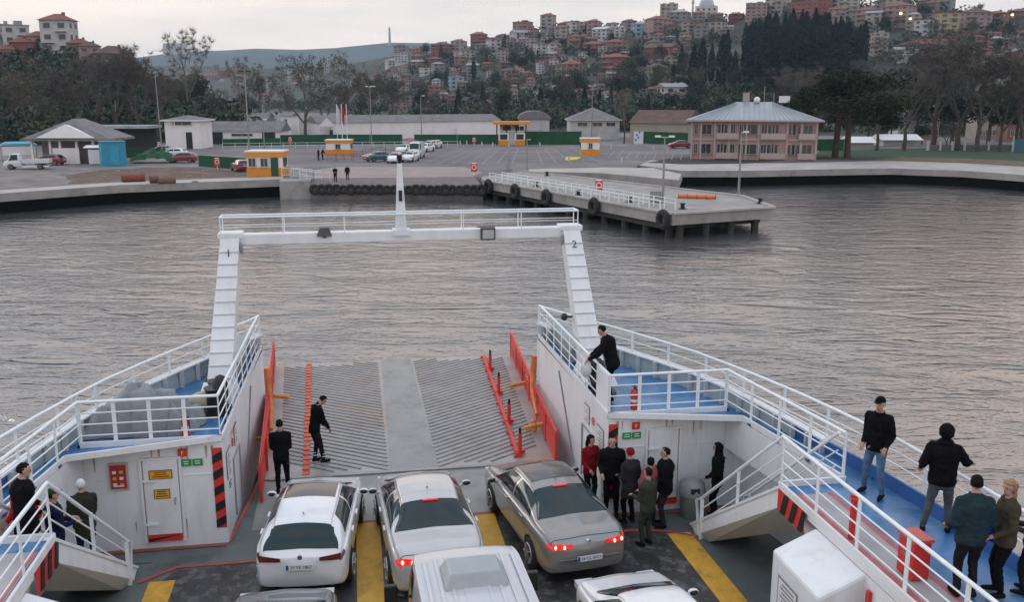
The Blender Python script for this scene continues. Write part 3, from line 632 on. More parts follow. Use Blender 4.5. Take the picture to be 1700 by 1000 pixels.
def fill(n, x0, x1, yf, wr, tries=6000):
    k = 0; t = 0
    while k < n and t < tries:
        t += 1; px = r_.uniform(x0, x1); py = yf(px)
        if 1225 < px < 1425 and 28 < py < 190: continue
        if 1140 < px < 1225 and 70 < py < 190: continue
        if any(abs(px - a) < 13 and abs(py - b) < 8 for a, b in occ): continue
        occ.append((px, py)); k += 1
        house(px, py, r_.uniform(*wr), r_.choice(['white', 'cream', 'pink', 'grey', 'grey', 'salmon', 'cream', 'white', 'brown', 'brown']), r_.choice((2, 2, 3, 3, 4)), r_.choice(('hip', 'hip', 'gable', 'flat')), r_.choice(('red tile', 'red tile', 'brown tile', 'brown tile', 'grey sheet')))
def sky_row(px):
    for yy in range(0, 220, 3):
        if on_hill(px, yy): return yy
    return 200
SK = {px: sky_row(px) for px in range(640, 1761, 20)}
skf = lambda px: SK[min(1740, int((px - 640) // 20) * 20 + 640)]
fill(50, 650, 1210, lambda px: skf(px) + 2 + r_.random() * 42, (12, 21))
fill(34, 650, 1210, lambda px: skf(px) + 40 + r_.random() * 60, (10, 19))
fill(72, 650, 1160, lambda px: r_.uniform(92, 186), (10, 20))
fill(34, 1225, 1720, lambda px: skf(px) + 2 + r_.random() ** 1.3 * 90, (14, 25))
fill(52, 300, 660, lambda px: r_.uniform(112, 138), (5, 9), 9000)
fill(12, 320, 640, lambda px: r_.uniform(138, 170), (9, 14))
# apartment slabs on the far ridge
for px, w in ((284, 20), (303, 13)):
    p = PY(px, 92, 3250); e = MB(); W_ = w * 3300 / FPX; e.box((0, 0, 5), (W_, 25, 60)); e.box((0, 0, 36), (W_ * .9, 20, 4))
    o = e.build('apartment_block', WM['white'], label='%s pale apartment slab on the far blue ridge' % ('wider' if w > 15 else 'narrower'), cat='building'); o.location = p
p = PY(647, 71, 3300); e = MB(); e.tube([(0, 0, -10), (0, 0, 52)], [5, 2.5], 6); [e.box((0, 0, z), (9, 9, 2)) for z in (20, 32, 44)]
o = e.build('radio_mast', steel, label='thin radio mast standing on the far blue ridge', cat='mast'); o.location = p
# mosque
p = on_hill(1172, 36)
if p:
    d = (p - CAMP).length; s = d / FPX; m = empty('mosque', p, math.atan2(-(p.x - CAMP.x), p.y), label='white mosque with a pale dome and one minaret on the crest', cat='mosque')
    b = MB(); w = 34 * s; b.box((0, 0, 7 * s), (w, w, 26 * s));
    for i in range(4):
        for z in (3, 9, 15): b.box((-w * .36 + i * w * .24, -w / 2 - .03, z * s), (w * .1, .12, 3 * s), mat=1)
    b.build('wall', [WM['white'], winm], m)
    b = MB(); b.tube([(0, 0, 20 * s), (0, 0, 23 * s)], 11.5 * s, 16); b.ell((0, 0, 23 * s), (11 * s, 11 * s, 12 * s), 20, 12); b.tube([(0, 0, 34 * s), (0, 0, 38 * s)], .3 * s, 5)
    b.build('dome', mat('lead dome', (.40, .43, .46), .5, var=.1), m)
    b = MB(); b.tube([(-21 * s, 0, -10 * s), (-21 * s, 0, 34 * s)], 1.5 * s, 10); b.tube([(-21 * s, 0, 26 * s), (-21 * s, 0, 28 * s)], 2.5 * s, 10); b.tube([(-21 * s, 0, 34 * s), (-21 * s, 0, 44 * s)], [1.6 * s, .1], 10)
    b.build('minaret', WM['white'], m)
# evening lamps among the houses
for i, (px, py, t) in enumerate(((1479, 34, 'upper warm lamp lit beside the pink apartment house'), (1494, 43, 'lower warm lamp lit below the pink apartment house'), (1660, 38, 'lit lamp beside the brown house near the skyline gap'))):
    p = on_hill(px, py + 10)
    if p:
        p = p + Vector((0, -9, 0)); e = empty('street_lamp', p, label=t, cat='street lamp', group='lit lamps on the hillside'); b = MB(); b.tube([(0, 0, -4), (0, 0, 5.6)], .12, 6); b.build('pole', steel, e)
        b = MB(); b.ell((0, 0, 6.2), (.75, .75, .6), 8, 6); b.build('lamp_head', mat('lit lamp glass', (.9, .7, .4), emit=(1, .62, .28), estr=3.5), e)
# ================================================================ buildings and furniture of the shore
def px_m(px, py, z=G): return (PZ(px, py, z) - CAMP).length * 1.0 / FPX      # metres per survey pixel at that spot
wwall = mat('whitewashed wall', (.76, .745, .74), .85, var=.06, scale=.4, dirt=(.5, .47, .44), dirtamt=.3, dscale=.5)
slate = mat('grey tiled roof', (.17, .16, .16), .8, var=.3, scale=.8, dirt=(.25, .24, .23), dirtamt=.5, dscale=.5)
dgreen = mat('green mesh', (.008, .075, .03), .8, var=.35, scale=.7)
glassd = mat('dark window glass', (.02, .024, .03), .12, var=.3, scale=.5, spec=.8)
orangeb = mat('orange booth panel', (.70, .26, .015), .5, var=.12)
def facing(p, extra=0): return math.atan2(-(p.x - CAMP.x), p.y) + extra
# small white two-storey building
def BLD(name, px0, px1, prow, label, cat, dy=0):
    a, b = PZ(px0, prow), PZ(px1, prow + dy); w = (b - a).length; e = empty(name, a, math.atan2((b - a).y, (b - a).x), label=label, cat=cat); return e, w
def gable_roof(w, d, z0, hgt, ov=.4, axis='x'):
    r = MB(); X, Y = w + ov, d + ov
    r.add([(-ov, -ov, z0), (X, -ov, z0), (X, Y, z0), (-ov, Y, z0), (-ov, d / 2, z0 + hgt), (X, d / 2, z0 + hgt)], [(0, 3, 2, 1), (0, 1, 5, 4), (2, 3, 4, 5), (0, 4, 3), (1, 2, 5)]); return r
def hip_roof(w, d, z0, hgt, ov=.5):
    k = min(w, d) / 2; r = MB()
    r.add([(-ov, -ov, z0), (w + ov, -ov, z0), (w + ov, d + ov, z0), (-ov, d + ov, z0), (k, k, z0 + hgt), (w - k + .01, k, z0 + hgt), (w - k + .01, d - k + .02, z0 + hgt), (k, d - k + .02, z0 + hgt)], [(0, 3, 2, 1), (0, 1, 5, 4), (1, 2, 6, 5), (2, 3, 7, 6), (3, 0, 4, 7), (4, 5, 6, 7)])
    r.box((w / 2, d / 2, z0 - .12), (w + 2 * ov + .1, d + 2 * ov + .1, .22), mat=1); return r
def windows(e, items, d=.12, name='window', fm=None):
    for x, z, w, h in items:
        b = MB(); b.box((x, -.03, z), (w, .1, h)); o = b.build(name, glassd, e)
        f = MB(); t = .07
        for c, s in (((x, -.06, z + h / 2), (w + .2, .14, t)), ((x, -.08, z - h / 2), (w + .3, .2, t)), ((x - w / 2, -.06, z), (t, .12, h)), ((x + w / 2, -.06, z), (t, .12, h)), ((x, -.09, z), (t * .7, .05, h))): f.box(c, s)
        f.build('frame', fm or trim, o)
e, w = BLD('white_building', 276, 334, 247, 'small two-storey white building with a dark doorway', 'building')
b = MB(); b.box((w / 2, 3.5, 2.6), (w, 7, 5.2)); b.build('wall', wwall, e); hip_roof(w, 7, 5.2, .8).build('roof', [slate, wwall], e)
b = MB(); b.box((w * .68, -.02, 1.5), (1.1, .12, 3)); b.build('door', darkm, e); windows(e, [(w * .5, 4.6, 3.4, .7)])
b = MB(); [b.box((w * .1 + i * .6, -.06, 4.3), (.2, .14, 1.4)) for i in range(3)]; b.build('pilaster', wwall, e)
e, w = BLD('long_shed', 347, 466, 240, 'long low shed with a grey roof and dark openings', 'shed')
b = MB(); b.box((w / 2, 4, 1.3), (w, 8, 2.6)); b.build('wall', wwall, e); gable_roof(w, 8, 2.6, 1.9).build('roof', slate, e)
for x0, x1 in ((.02, .2), (.75, .93)): b = MB(); b.box((w * (x0 + x1) / 2, -.03, 1.25), (w * (x1 - x0), .14, 2.3)); b.build('opening', darkm, e)
windows(e, [(w * .47, 1.9, 4.2, .5)])
e, w = BLD('tall_annex', 468, 484, 232, 'narrow tall white annex at the end of the long shed', 'building')
b = MB(); b.box((w / 2, 4, 2.6), (w, 8, 5.2)); b.build('wall', wwall, e); gable_roof(w, 8, 5.2, .8).build('roof', slate, e); windows(e, [(w / 2, 3.4, .6, 2.2)])
e, w = BLD('low_barn', 352, 440, 226, 'low barn roof behind the long shed', 'shed')
b = MB(); b.box((w / 2, 5, 1.6), (w, 10, 3.2)); b.build('wall', WM['grey'], e); gable_roof(w, 10, 3.2, 2.2).build('roof', slate, e)
e, w = BLD('warehouse', 530, 830, 233, 'very long white warehouse with a low grey roof', 'warehouse', -6)
b = MB(); b.box((w / 2, 5, 1.9), (w, 10, 3.8)); b.build('wall', wwall, e); gable_roof(w, 10, 3.8, 1.5).build('roof', slate, e)
b = MB(); b.add([(-.02, -.5, 0), (3.4, -.5, 0), (3.4, -.5, 3.2), (1.7, -.5, 4.9), (-.02, -.5, 3.2)], [(0, 1, 2, 3, 4)]); b.box((1.7, -.25, 1.5), (3.3, .5, 3)); b.build('gable_front', wwall, e)
b = MB(); b.box((2.6, -.53, 1.1), (.7, .1, 2.2)); b.build('door', darkm, e)
b = MB(); b.box((w * .8, -1.6, 1.2), (w * .0 + 6, .5, 2.4)); b.build('porch', wwall, e)
e, w = BLD('barrel_roof_shed', 862, 912, 224, 'grey barrel-roofed shed behind the toll gate', 'shed')
b = MB(); b.box((w / 2, 6, 2), (w, 12, 4)); b.build('wall', WM['white'], e); b = MB()
b.X = Matrix.Translation((w / 2, 0, 3.9)); n = 10
vs = [(-(w / 2 + .4) * cos(pi * i / n), y, 2.0 * sin(pi * i / n)) for y in (-.5, 12.5) for i in range(n + 1)]
b.add(vs, [(i, i + 1, n + 2 + i, n + 1 + i) for i in range(n)] + [tuple(range(n + 1)), tuple(range(2 * n + 1, n, -1))]); b.build('roof', slate, e)
e, w = BLD('hip_roof_shed', 946, 1028, 232, 'white shed with a grey hipped roof between the booth and the plane tree', 'shed')
b = MB(); b.box((w / 2, 6, 2.2), (w, 12, 4.4)); b.build('wall', WM['white'], e); hip_roof(w, 12, 4.4, 2.6).build('roof', [slate, WM['white']], e); windows(e, [(w * .25, 3.4, 2.2, .8), (w * .55, 3.4, 2.2, .8), (w * .82, 3.4, 2.0, .8)])
e, w = BLD('brown_warehouse', 1046, 1136, 236, 'warehouse with a long brown tiled roof beside the pink building', 'warehouse', 2)
b = MB(); b.box((w / 2, 6, 2), (w, 12, 4)); b.build('wall', WM['cream'], e); gable_roof(w, 12, 4, 2.6).build('roof', RM['brown tile'], e)
e, w = BLD('flat_roof_shed', 690 - 100, 690 - 40, 236, 'x', 'shed'); bpy.data.objects.remove(e)
# hipped kiosk hut with a white gable
e, w = BLD('hut', 47, 184, 272, 'open hut with a broad grey roof and a white gable', 'hut')
b = MB(); z = 3.5; b.add([(-.4, -.6, z), (w + .4, -.6, z), (w + .4, 8, z), (-.4, 8, z), (w * .5, 2.2, z + 2.7), (w * .5, 6, z + 2.7)], [(0, 3, 2, 1), (1, 2, 5, 4), (2, 3, 5), (3, 0, 4, 5), (0, 1, 4)])
b.box((w / 2, 3.7, z - .15), (w + 1, 8.7, .28)); b.build('roof', slate, e)
b = MB(); b.add([(w * .15, -.75, z + .12), (w * .85, -.75, z + .12), (w * .5, -.35, z + 2.0)], [(0, 1, 2)]); b.add([(w * .15, -.75, z + .12), (w * .5, -.35, z + 2.0), (w * .5, .8, z + 1.9), (w * .15, .8, z + .1)], [(0, 1, 2, 3)]); b.add([(w * .85, -.75, z + .12), (w * .85, .8, z + .1), (w * .5, .8, z + 1.9), (w * .5, -.35, z + 2.0)], [(0, 1, 2, 3)]); b.build('gable', wwall, e)
for x in (.06, .28, .4, .6, .8, .94): b = MB(); b.box((w * x, .2, 1.7), (.3, .3, 3.4)); b.build('column', wwall, e)
b = MB(); b.box((w * .47, .0, 1.1), (w * .32, .12, 2.2)); b.build('panel', wwall, e)
b = MB(); b.box((w * .5, 4.5, 1.6), (w * .8, 5, 3.2)); b.build('inner_wall', WM['grey'], e)
e, w = BLD('open_shed', 100, 250, 247, 'long open shed with a pale sheet roof behind the hut', 'shed')
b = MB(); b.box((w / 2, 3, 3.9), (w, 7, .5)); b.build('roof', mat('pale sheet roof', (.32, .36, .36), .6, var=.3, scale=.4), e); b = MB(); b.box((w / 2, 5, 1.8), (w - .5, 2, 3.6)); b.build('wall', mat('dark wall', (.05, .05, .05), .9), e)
# blue container, green netting, tarpaulin stall
p0 = PZ(170, 277); e = empty('blue_container', p0, facing(p0, .1), label='bright blue container beside the hut', cat='container'); bl = mat('bright blue sheet', (.03, .30, .46), .5, var=.15)
b = MB(); b.box((1.6, 1.4, 1.6), (3.1, 2.8, 3.2)); [b.box((.15 + i * .32, -.03, 1.6), (.08, .08, 3)) for i in range(10)]; b.build('body', bl, e); b = MB(); b.box((1.6, 1.4, 3.28), (3.3, 3, .14)); b.build('roof', mat('dark blue sheet', (.02, .16, .28), .5), e); b = MB(); b.box((1.6, -.06, 1.4), (1.1, .06, 2.4)); b.build('door', bl, e)
p0 = PZ(215, 272); b = MB(); r_ = random.Random(4)
nx, ny = 16, 10; vs = [(i * .42, j * .45, 2.0 * max(0, sin(pi * min(1, (i + .6) / nx)) ** .5 * sin(pi * min(1, (j + .5) / ny)) ** .5) * (.75 + .5 * noise.noise(Vector((i * .5, j * .6, 2)))) + r_.uniform(0, .25)) for j in range(ny) for i in range(nx)]
b.add(vs, [(j * nx + i, j * nx + i + 1, (j + 1) * nx + i + 1, (j + 1) * nx + i) for j in range(ny - 1) for i in range(nx - 1)]); o = b.build('green_netting', dgreen, label='heap of green netting beside the blue container', cat='netting'); o.location = p0
p0 = PZ(3, 268); e = empty('market_stall', p0, facing(p0), label='white stall with a blue canvas top behind the white pickup', cat='stall')
b = MB(); b.box((2.4, 1.5, 2.35), (5.0, 3, .12), top=(.8, .6)); b.box((2.4, 1.5, 2.6), (4.6, 2.4, .3), top=(.7, .5)); b.build('canopy', mat('blue canvas', (.10, .36, .50), .7), e)
b = MB(); b.box((2.4, 1.4, 1.5), (4.4, 2.4, 1.3)); b.build('body', wwall, e); b = MB(); [b.box((x, y, 1.1), (.08, .08, 2.3)) for x in (.1, 4.7) for y in (.1, 2.8)]; b.build('post', steel, e)
p0 = PZ(150, 274); e = empty('tarpaulin_stall', p0, facing(p0), label='white covered stall between the hut and the blue container', cat='stall')
b = MB(); b.box((1.4, 1.4, 2.5), (4.2, 3, .3), top=(.8, .7)); b.build('canopy', pale, e); b = MB(); b.box((.8, 1, 1.1), (1.9, 1.8, 2.0)); b.build('body', wwall, e)
# green mesh fences
def fence(pts, h, label, m=dgreen, name='mesh_fence', z=G):
    e = empty(name, PZ(*pts[0], z), label=label, cat='fence'); o0 = PZ(*pts[0], z); P_ = [PZ(*p, z) - o0 for p in pts]
    b = MB()
    for a, c in zip(P_, P_[1:]): b.bar(a + Vector((0, 0, h / 2)), c + Vector((0, 0, h / 2)), .05, h)
    b.build('mesh_panel', m, e)
    for a, c in zip(P_, P_[1:]):
        n = max(1, int((c - a).length / 6))
        for i in range(n + 1): q = a.lerp(c, i / n); b = MB(); b.box((q.x, q.y - .06, h / 2 + .06), (.1, .1, h + .12)); b.build('post', steel, e)
fence([(466, 240), (560, 239), (668, 239)], 1.9, 'green mesh fence below the long white warehouse')
fence([(688, 239), (830, 239)], 1.9, 'green mesh fence between the warehouse porch and the toll gate')
fence([(870, 240), (965, 240)], 2.6, 'tall green mesh fence between the toll gate and the small booth')
fence([(1068, 238), (1142, 241)], 2.4, 'green mesh fence beside the blue and white information board')
fence([(370, 243), (466, 241)], 1.4, 'green mesh fence below the long shed')
fence([(1354, 250), (1400, 250)], 2.0, 'green mesh fence between the pink building and the umbrella pine')
fence([(330, 276), (408, 282)], 1.5, 'low green site hoarding beside the large orange booth')
fence([(180, 262), (276, 262)], 1.5, 'green mesh fence between the blue container and the white building')
def steel_fence(pts, label):
    e = empty('metal_fence', PZ(*pts[0]), label=label, cat='fence'); o0 = PZ(*pts[0]); P_ = [PZ(*p) - o0 for p in pts]
    for a, c in zip(P_, P_[1:]):
        b = MB(); b.bar(a + Vector((0, 0, .95)), c + Vector((0, 0, .95)), .06, .06); b.bar(a + Vector((0, 0, .45)), c + Vector((0, 0, .45)), .04, .05); b.build('rail', railm, e)
        n = int((c - a).length / 2)
        b = MB(); [b.box((a.lerp(c, i / n).x, a.lerp(c, i / n).y, .5), (.06, .06, 1)) for i in range(n + 1)]; b.build('upright', railm, e)
steel_fence([(370, 247), (530, 245), (760, 243)], 'pale metal fence along the back of the parking yard')
steel_fence([(478, 290), (520, 300), (548, 301)], 'white metal fence from the large booth towards the slipway')
# booths
def booth(px0, px1, prow, hpx, label, win=2, door=True):
    e, w = BLD('ticket_booth', px0, px1, prow, label, 'booth'); e['group'] = 'orange and white booths'; h = hpx * px_m(px0, prow) ; d = w * .7
    b = MB(); b.box((w / 2, d / 2, h * .46), (w * .96, d * .96, h * .92)); b.build('wall', wwall, e)
    b = MB(); b.box((w / 2, d / 2, h * .17), (w, d, h * .34)); b.build('base', orangeb, e)
    b = MB(); b.box((w / 2, d / 2, h * .86), (w * 1.03, d * 1.03, h * .2)); b.build('fascia', orangeb, e)
    b = MB(); b.box((w / 2, d / 2, h * .98), (w * 1.06, d * 1.06, h * .05)); b.build('roof', pale, e)
    its = [(w * (i + .5) / (win + (1 if door else 0)), h * .55, w * .2, h * .34) for i in range(win)]
    windows(e, its)
    if door: b = MB(); b.box((w * .78, -.03, h * .38), (w * .2, .1, h * .72)); b.build('door', mat('dark green panel', (.015, .06, .04), .6), e)
    for s in (0, 1): b = MB(); b.box((w * s + (s * 2 - 1) * .0, d / 2, h * .55), (.06, d * .5, h * .34)); b.build('window', glassd, e)
    return e
booth(410, 470, 293, 40, 'large orange and white booth on the quay edge', 2)
booth(541, 582, 257, 24, 'orange and white booth beside the red barriers', 1, False)
booth(964, 996, 258, 28, 'orange and white booth on the yellow-kerbed island', 1, False)
e, w = BLD('toll_gate', 822, 876, 242, 'orange toll gate with two booths under one roof', 'toll gate')
b = MB(); b.box((w / 2, 1.5, 4.35), (w * 1.12, 4.5, .55)); b.build('roof', orangeb, e)
for x in (.12, .62): b = MB(); b.box((w * x + .9, 1.5, 1.2), (2.0, 2, 2.4)); b.build('booth', wwall, e); b = MB(); b.box((w * x + .9, .47, 1.7), (1.4, .1, 1.0)); b.build('window', glassd, e); b = MB(); b.box((w * x + .9, .45, .55), (2.04, .1, 1.0)); b.build('base', orangeb, e)
for x in (.05, .35, .65, .95): b = MB(); b.box((w * x, 1.5, 2.1), (.25, .25, 4.2)); b.build('column', mat('dark steel', (.04, .04, .045), .5), e)
b = MB(); [b.box((w * x, 1.2, 3.3), (.8, .5, .8)) for x in (.3, .42, .68, .82)]; b.build('fan_unit', darkm, e)
# information board
p0 = PZ(1052, 240); e = empty('information_board', p0, facing(p0), label='blue and white information board beside the plane tree', cat='board')
b = MB(); b.box((.9, 0, 1.35), (1.8, .12, 2.5)); b.build('board', mat('white board', (.62, .66, .72), .5), e); b = MB(); [b.box((.4 + .5 * (i % 2) + .2 * (i // 2), -.08, .9 + .5 * i), (.35, .04, .35)) for i in range(4)]; b.build('print', mat('blue print', (.03, .10, .32), .5), e); b = MB(); [b.box((x, .1, .7), (.1, .1, 1.4)) for x in (.1, 1.7)]; b.build('post', steel, e)
# pink two-storey building
pk = mat('pink render', (.35, .235, .215), .9, var=.1, scale=.5, dirt=(.30, .20, .18), dirtamt=.5, dscale=.4); pkt = mat('pale pink trim', (.42, .335, .31), .85)
e, w = BLD('pink_building', 1147, 1353, 264, 'pink two-storey building with a pale metal hipped roof', 'building', 3); dpt = 13.; H2 = 5.9
b = MB(); b.box((w / 2, dpt / 2, H2 / 2), (w, dpt, H2)); b.build('wall', pk, e)
mr = mat('pale zinc roof', (.30, .34, .37), .45, metal=.2, var=.12, scale=.5)
r = hip_roof(w, dpt, H2, 2.6, .9); r.v = [(x * 1.0, y, z) for x, y, z in r.v]; ro = r.build('roof', [mr, pkt], e)
b = MB(); [b.bar((w * i / 24, -.85, H2 + .06), (max(dpt / 2, min(w - dpt / 2, w * i / 24)), dpt / 2, H2 + 2.64), .05, .06) for i in range(25)]; b.build('roof_seam', mr, ro)
b = MB(); b.box((w * .43, 7, H2 + 3.2), (1.0, 1.0, 1.6)); b.build('chimney', WM['cream'], ro)
b = MB(); b.ell((w * .52, 6, H2 + 2.9), (.5, .5, .5)); b.build('vent', pale, ro)
b = MB(); b.box((w * .75, 8, H2 + 3.0), (1.6, 1.2, 1.0)); b.build('water_tank', pale, ro)
b = MB(); b.tube([(w * .58, 7, H2 + 2), (w * .58, 7, H2 + 5.0)], .06, 6); b.tube([(w * .66, 7, H2 + 2), (w * .66, 7, H2 + 4)], .05, 6); b.build('antenna', steel, ro)
wi = []
for z in (1.6, 4.5):
    for x, ww in ((.035, .5), (.12, 1.5), (.235, .9), (.265, .9), (.335, .7), (.40, .6), (.475, 2.0), (.585, .8), (.64, 1.0), (.675, .9), (.80, 1.3), (.845, 1.3), (.93, 1.4)): wi.append((x * w, z, ww, 1.5))
windows(e, wi, fm=pkt)
for z in (0.25, 3.15):
    for x0, x1 in ((.20, .38), (.56, .76), (.86, .99)):
        b = MB(); b.box((w * (x0 + x1) / 2, -.55, z + .42), (w * (x1 - x0), .1, .8)); b.box((w * (x0 + x1) / 2, -.3, z - .02), (w * (x1 - x0), .6, .14)); [b.box((w * x, -.3, z + .42), (.1, .6, .8)) for x in (x0, x1)]; b.build('balcony', pkt, e)
for x in (0.0, .075, .19, .305, .445, .545, .77, .88, 1.0): b = MB(); b.box((w * x, -.06, H2 / 2), (.28, .2, H2)); b.build('pilaster', pkt, e)
b = MB(); b.box((w / 2, -.07, 2.98), (w, .16, .2)); b.build('band', pkt, e)
# garden walls and houses behind the lawn
for px0, px1, pr, hh, lbl, cm, nm in ((1412, 1452, 246, 1.0, 'pale roofed kiosk on the lawn behind the pine', 'white', 'garden_kiosk'), (1466, 1528, 243, 1.2, 'long pale garden pavilion under the bare trees', 'white', 'garden_pavilion'), (1490, 1520, 236, 4.8, 'white garden house behind the pavilion', 'white', 'garden_house'), (1520, 1560, 232, 5.0, 'pink garden house behind the bare trees', 'pink', 'garden_house'), (1620, 1655, 232, 6.5, 'cream apartment block behind the bare trees', 'cream', 'garden_house'), (1672, 1712, 236, 4.0, 'low salmon house at the photo edge behind the blue gate', 'salmon', 'garden_house')):
    e, w = BLD(nm, px0, px1, pr, lbl, 'house'); b = MB(); b.box((w / 2, 3, hh / 2), (w * .94, 5, hh)); b.build('wall', WM[cm], e); gable_roof(w, 6, hh, 1.0).build('roof', RM['brown tile'] if hh > 2 else pale, e)
    if hh > 3: windows(e, [(w * (i + .5) / 3, z, w * .14, 1.2) for i in range(3) for z in ((1.6, hh - 1.2) if hh > 4.4 else (1.8,))])
e, w = BLD('garden_wall', 1540, 1720, 250, 'pale fence wall with pillars along the far end of the lawn', 'wall')
b = MB(); b.box((w / 2, 0, .5), (w, .2, 1.0)); b.build('panel', mat('dull wall', (.12, .13, .12), .9), e)
for i in range(10): b = MB(); b.box((w * i / 9, -.05, .8), (.35, .35, 1.6)); b.build('pillar', WM['white'], e)
p0 = PZ(1683, 252); e = empty('blue_gate', p0, facing(p0), label='blue gate panel beside the garden wall at the photo edge', cat='gate'); b = MB(); b.box((1.2, -.4, 1.1), (2.6, .1, 2.1)); b.build('panel', mat('blue gate', (.05, .13, .2), .6), e); b = MB(); b.box((-.2, -.4, 1.3), (.25, .25, 2.6)); b.build('post', WM['white'], e)
# poles and lamps
def pole(name, px, base, hpx, label, heads=0, arm=.0, lean=0, r=.09, z=G, hm=None, twin=False, cat='lamp post'):
    p = PZ(px, base, z); h = hpx * (p - CAMP).length / FPX; e = empty(name, p, facing(p), label=label, cat=cat)
    b = MB(); b.tube([(0, 0, 0), (lean * h * .5, 0, h * .5), (lean * h, 0, h)], [r * 1.3, r, r * .6], 8); b.tube([(0, 0, 0), (0, 0, .25)], r * 2.2, 8); b.build('pole', steel, e)
    for k in range(heads):
        a = 2 * pi * k / max(1, heads); x, y = (arm * cos(a), arm * sin(a)) if not twin else ((-1) ** k * arm, 0)
        b = MB(); b.bar((lean * h, 0, h - .1), (lean * h + x, y, h), .05, .05)
        b.box((lean * h + x, y, h), (.55 if not twin else .5, .3, .16), rz=a); b.build('lamp_head', hm or steel, e)
    return e
pole('utility_pole', 197, 236, 62, 'grey concrete pole behind the blue container', r=.14, cat='pole')
pole('utility_pole', 270, 262, 130, 'slim leaning pole beside the small white building', r=.08, lean=-.012, cat='pole')
pole('lamp_post', 416, 286, 156, 'tall floodlight pole with two dark heads behind the large booth', 2, .45, hm=blackp, twin=True)
pole('lamp_post', 617, 240, 92, 'tall multi-headed lamp post before the warehouse', 5, .8, hm=pale)
pole('lamp_post', 700, 236, 74, 'lamp post behind the queue of cars', 1, .5, hm=pale)
pole('lamp_post', 508, 234, 52, 'thin lamp post beside the flagpoles', 1, .4, hm=pale)
pole('lamp_post', 982, 232, 86, 'lamp post behind the booth on the island', 2, .6, hm=pale, twin=True)
pole('lamp_post', 875, 285, 52, 'slim dark pole between the toll gate and the pier', 1, .2)
pole('signal_post', 843, 284, 26, 'short thick grey signal post at the root of the pier', r=.22, cat='post')
pole('lamp_post', 1100, 338, 108, 'lamp post with two heads standing on the pier beside the grey cabinet', 2, .6, hm=pale, twin=True)
pole('lamp_post', 1226, 324, 100, 'lamp post standing on the far edge of the pier', 1, .4, hm=pale)
pole('lamp_post', 250 + 190, 262, 60, 'thin lamp post behind the large booth roof', 1, .3, hm=pale)
for px, c, l in ((561, (.6, .6, .6), 'flagpole with a hanging white flag'), (569, (.5, .02, .03), 'flagpole with a hanging red flag'), (577, None, 'bare flagpole beside the red flag')):
    p = PZ(px, 244); e = empty('flagpole', p, facing(p), label=l, cat='flagpole', group='flagpoles'); h = 8.0
    b = MB(); b.tube([(0, 0, 0), (0, 0, h)], .07, 6); b.build('pole', pale, e)
    if c:
        b = MB(); vs = [(.08 + .5 * i / 5 * (1 - .3 * j / 6), .12 * sin(i * 1.7 + j), h - .1 - j * .5 - i * .22) for j in range(7) for i in range(6)]; b.add(vs, [(j * 6 + i, j * 6 + i + 1, j * 6 + i + 7, j * 6 + i + 6) for j in range(6) for i in range(5)], 0, True); b.build('flag', mat('flag %s' % l, c, .8), e)
# life buoy stands and red boxes
def stand(px, py, label, z=G):
    p = PZ(px, py, z); e = empty('life_buoy_stand', p, facing(p), label=label, cat='life buoy stand', group='red life buoy stands'); b = MB(); b.box((0, 0, .9), (.7, .3, .95)); b.build('cabinet', redp, e)
    b = MB(); b.box((0, 0, .25), (.12, .12, .5)); b.build('post', pale, e); b = MB(); b.torus((0, -.17, .95), .24, .05); b.build('ring', pale, e); b = MB(); b.box((0, 0, 1.42), (.5, .3, .1)); b.build('cap', pale, e)
for q in ((787, 291, 'red life buoy stand at the root of the pier'), (994, 324, 'red life buoy stand halfway along the pier'), (482, 240, 'red life buoy stand by the fence at the long shed end'), (265, 250, 'red life buoy stand beside the small white building'), (361, 281, 'red box in front of the green hoarding'), (790 - 110, 240, 'red panel on the porch side of the warehouse fence'), (787, 241, 'red panel on the green fence before the toll gate')): stand(*q)
# pedestrian barriers
def barrier(px, py, label, col, n=8, L=2.4):
    p = PZ(px, py); e = empty('crowd_barrier', p, facing(p), label=label, cat='barrier', group='crowd barriers'); b = MB()
    for z in (1.05, .25): b.tube([(-L / 2, 0, z), (L / 2, 0, z)], .03, 6)
    for s in (-1, 1): b.tube([(s * L / 2, 0, 0), (s * L / 2, 0, 1.05)], .03, 6)
    b.build('frame', col, e); b = MB(); [b.tube([(-L / 2 + L * (i + 1) / (n + 1), 0, .25), (-L / 2 + L * (i + 1) / (n + 1), 0, 1.05)], .012, 5, caps=False) for i in range(n)]; b.build('bar', col, e)
redb = mat('faded red metal', (.35, .10, .09), .6)
for i in range(5): barrier(545 + i * 13, 268 - i * .3, ['first', 'second', 'third', 'fourth', 'fifth'][i] + ' reddish barrier in the row below the small left booth'.replace('left ', ''), redb)
for i in range(4): barrier(600 + i * 14, 262 - i * 3.4, ['nearest the booth, ', 'next along, ', 'third along, ', 'farthest towards the cars, '][i] + 'dark barrier beside the booth', mat('dark barrier metal', (.10, .06, .06), .6))
for i in range(3): barrier(486 + i * 15, 294 + i * 2.5, ['pale barrier beside the large booth', 'pale barrier in the middle of the quay row', 'pale barrier beside the two waiting men'][i], railm)
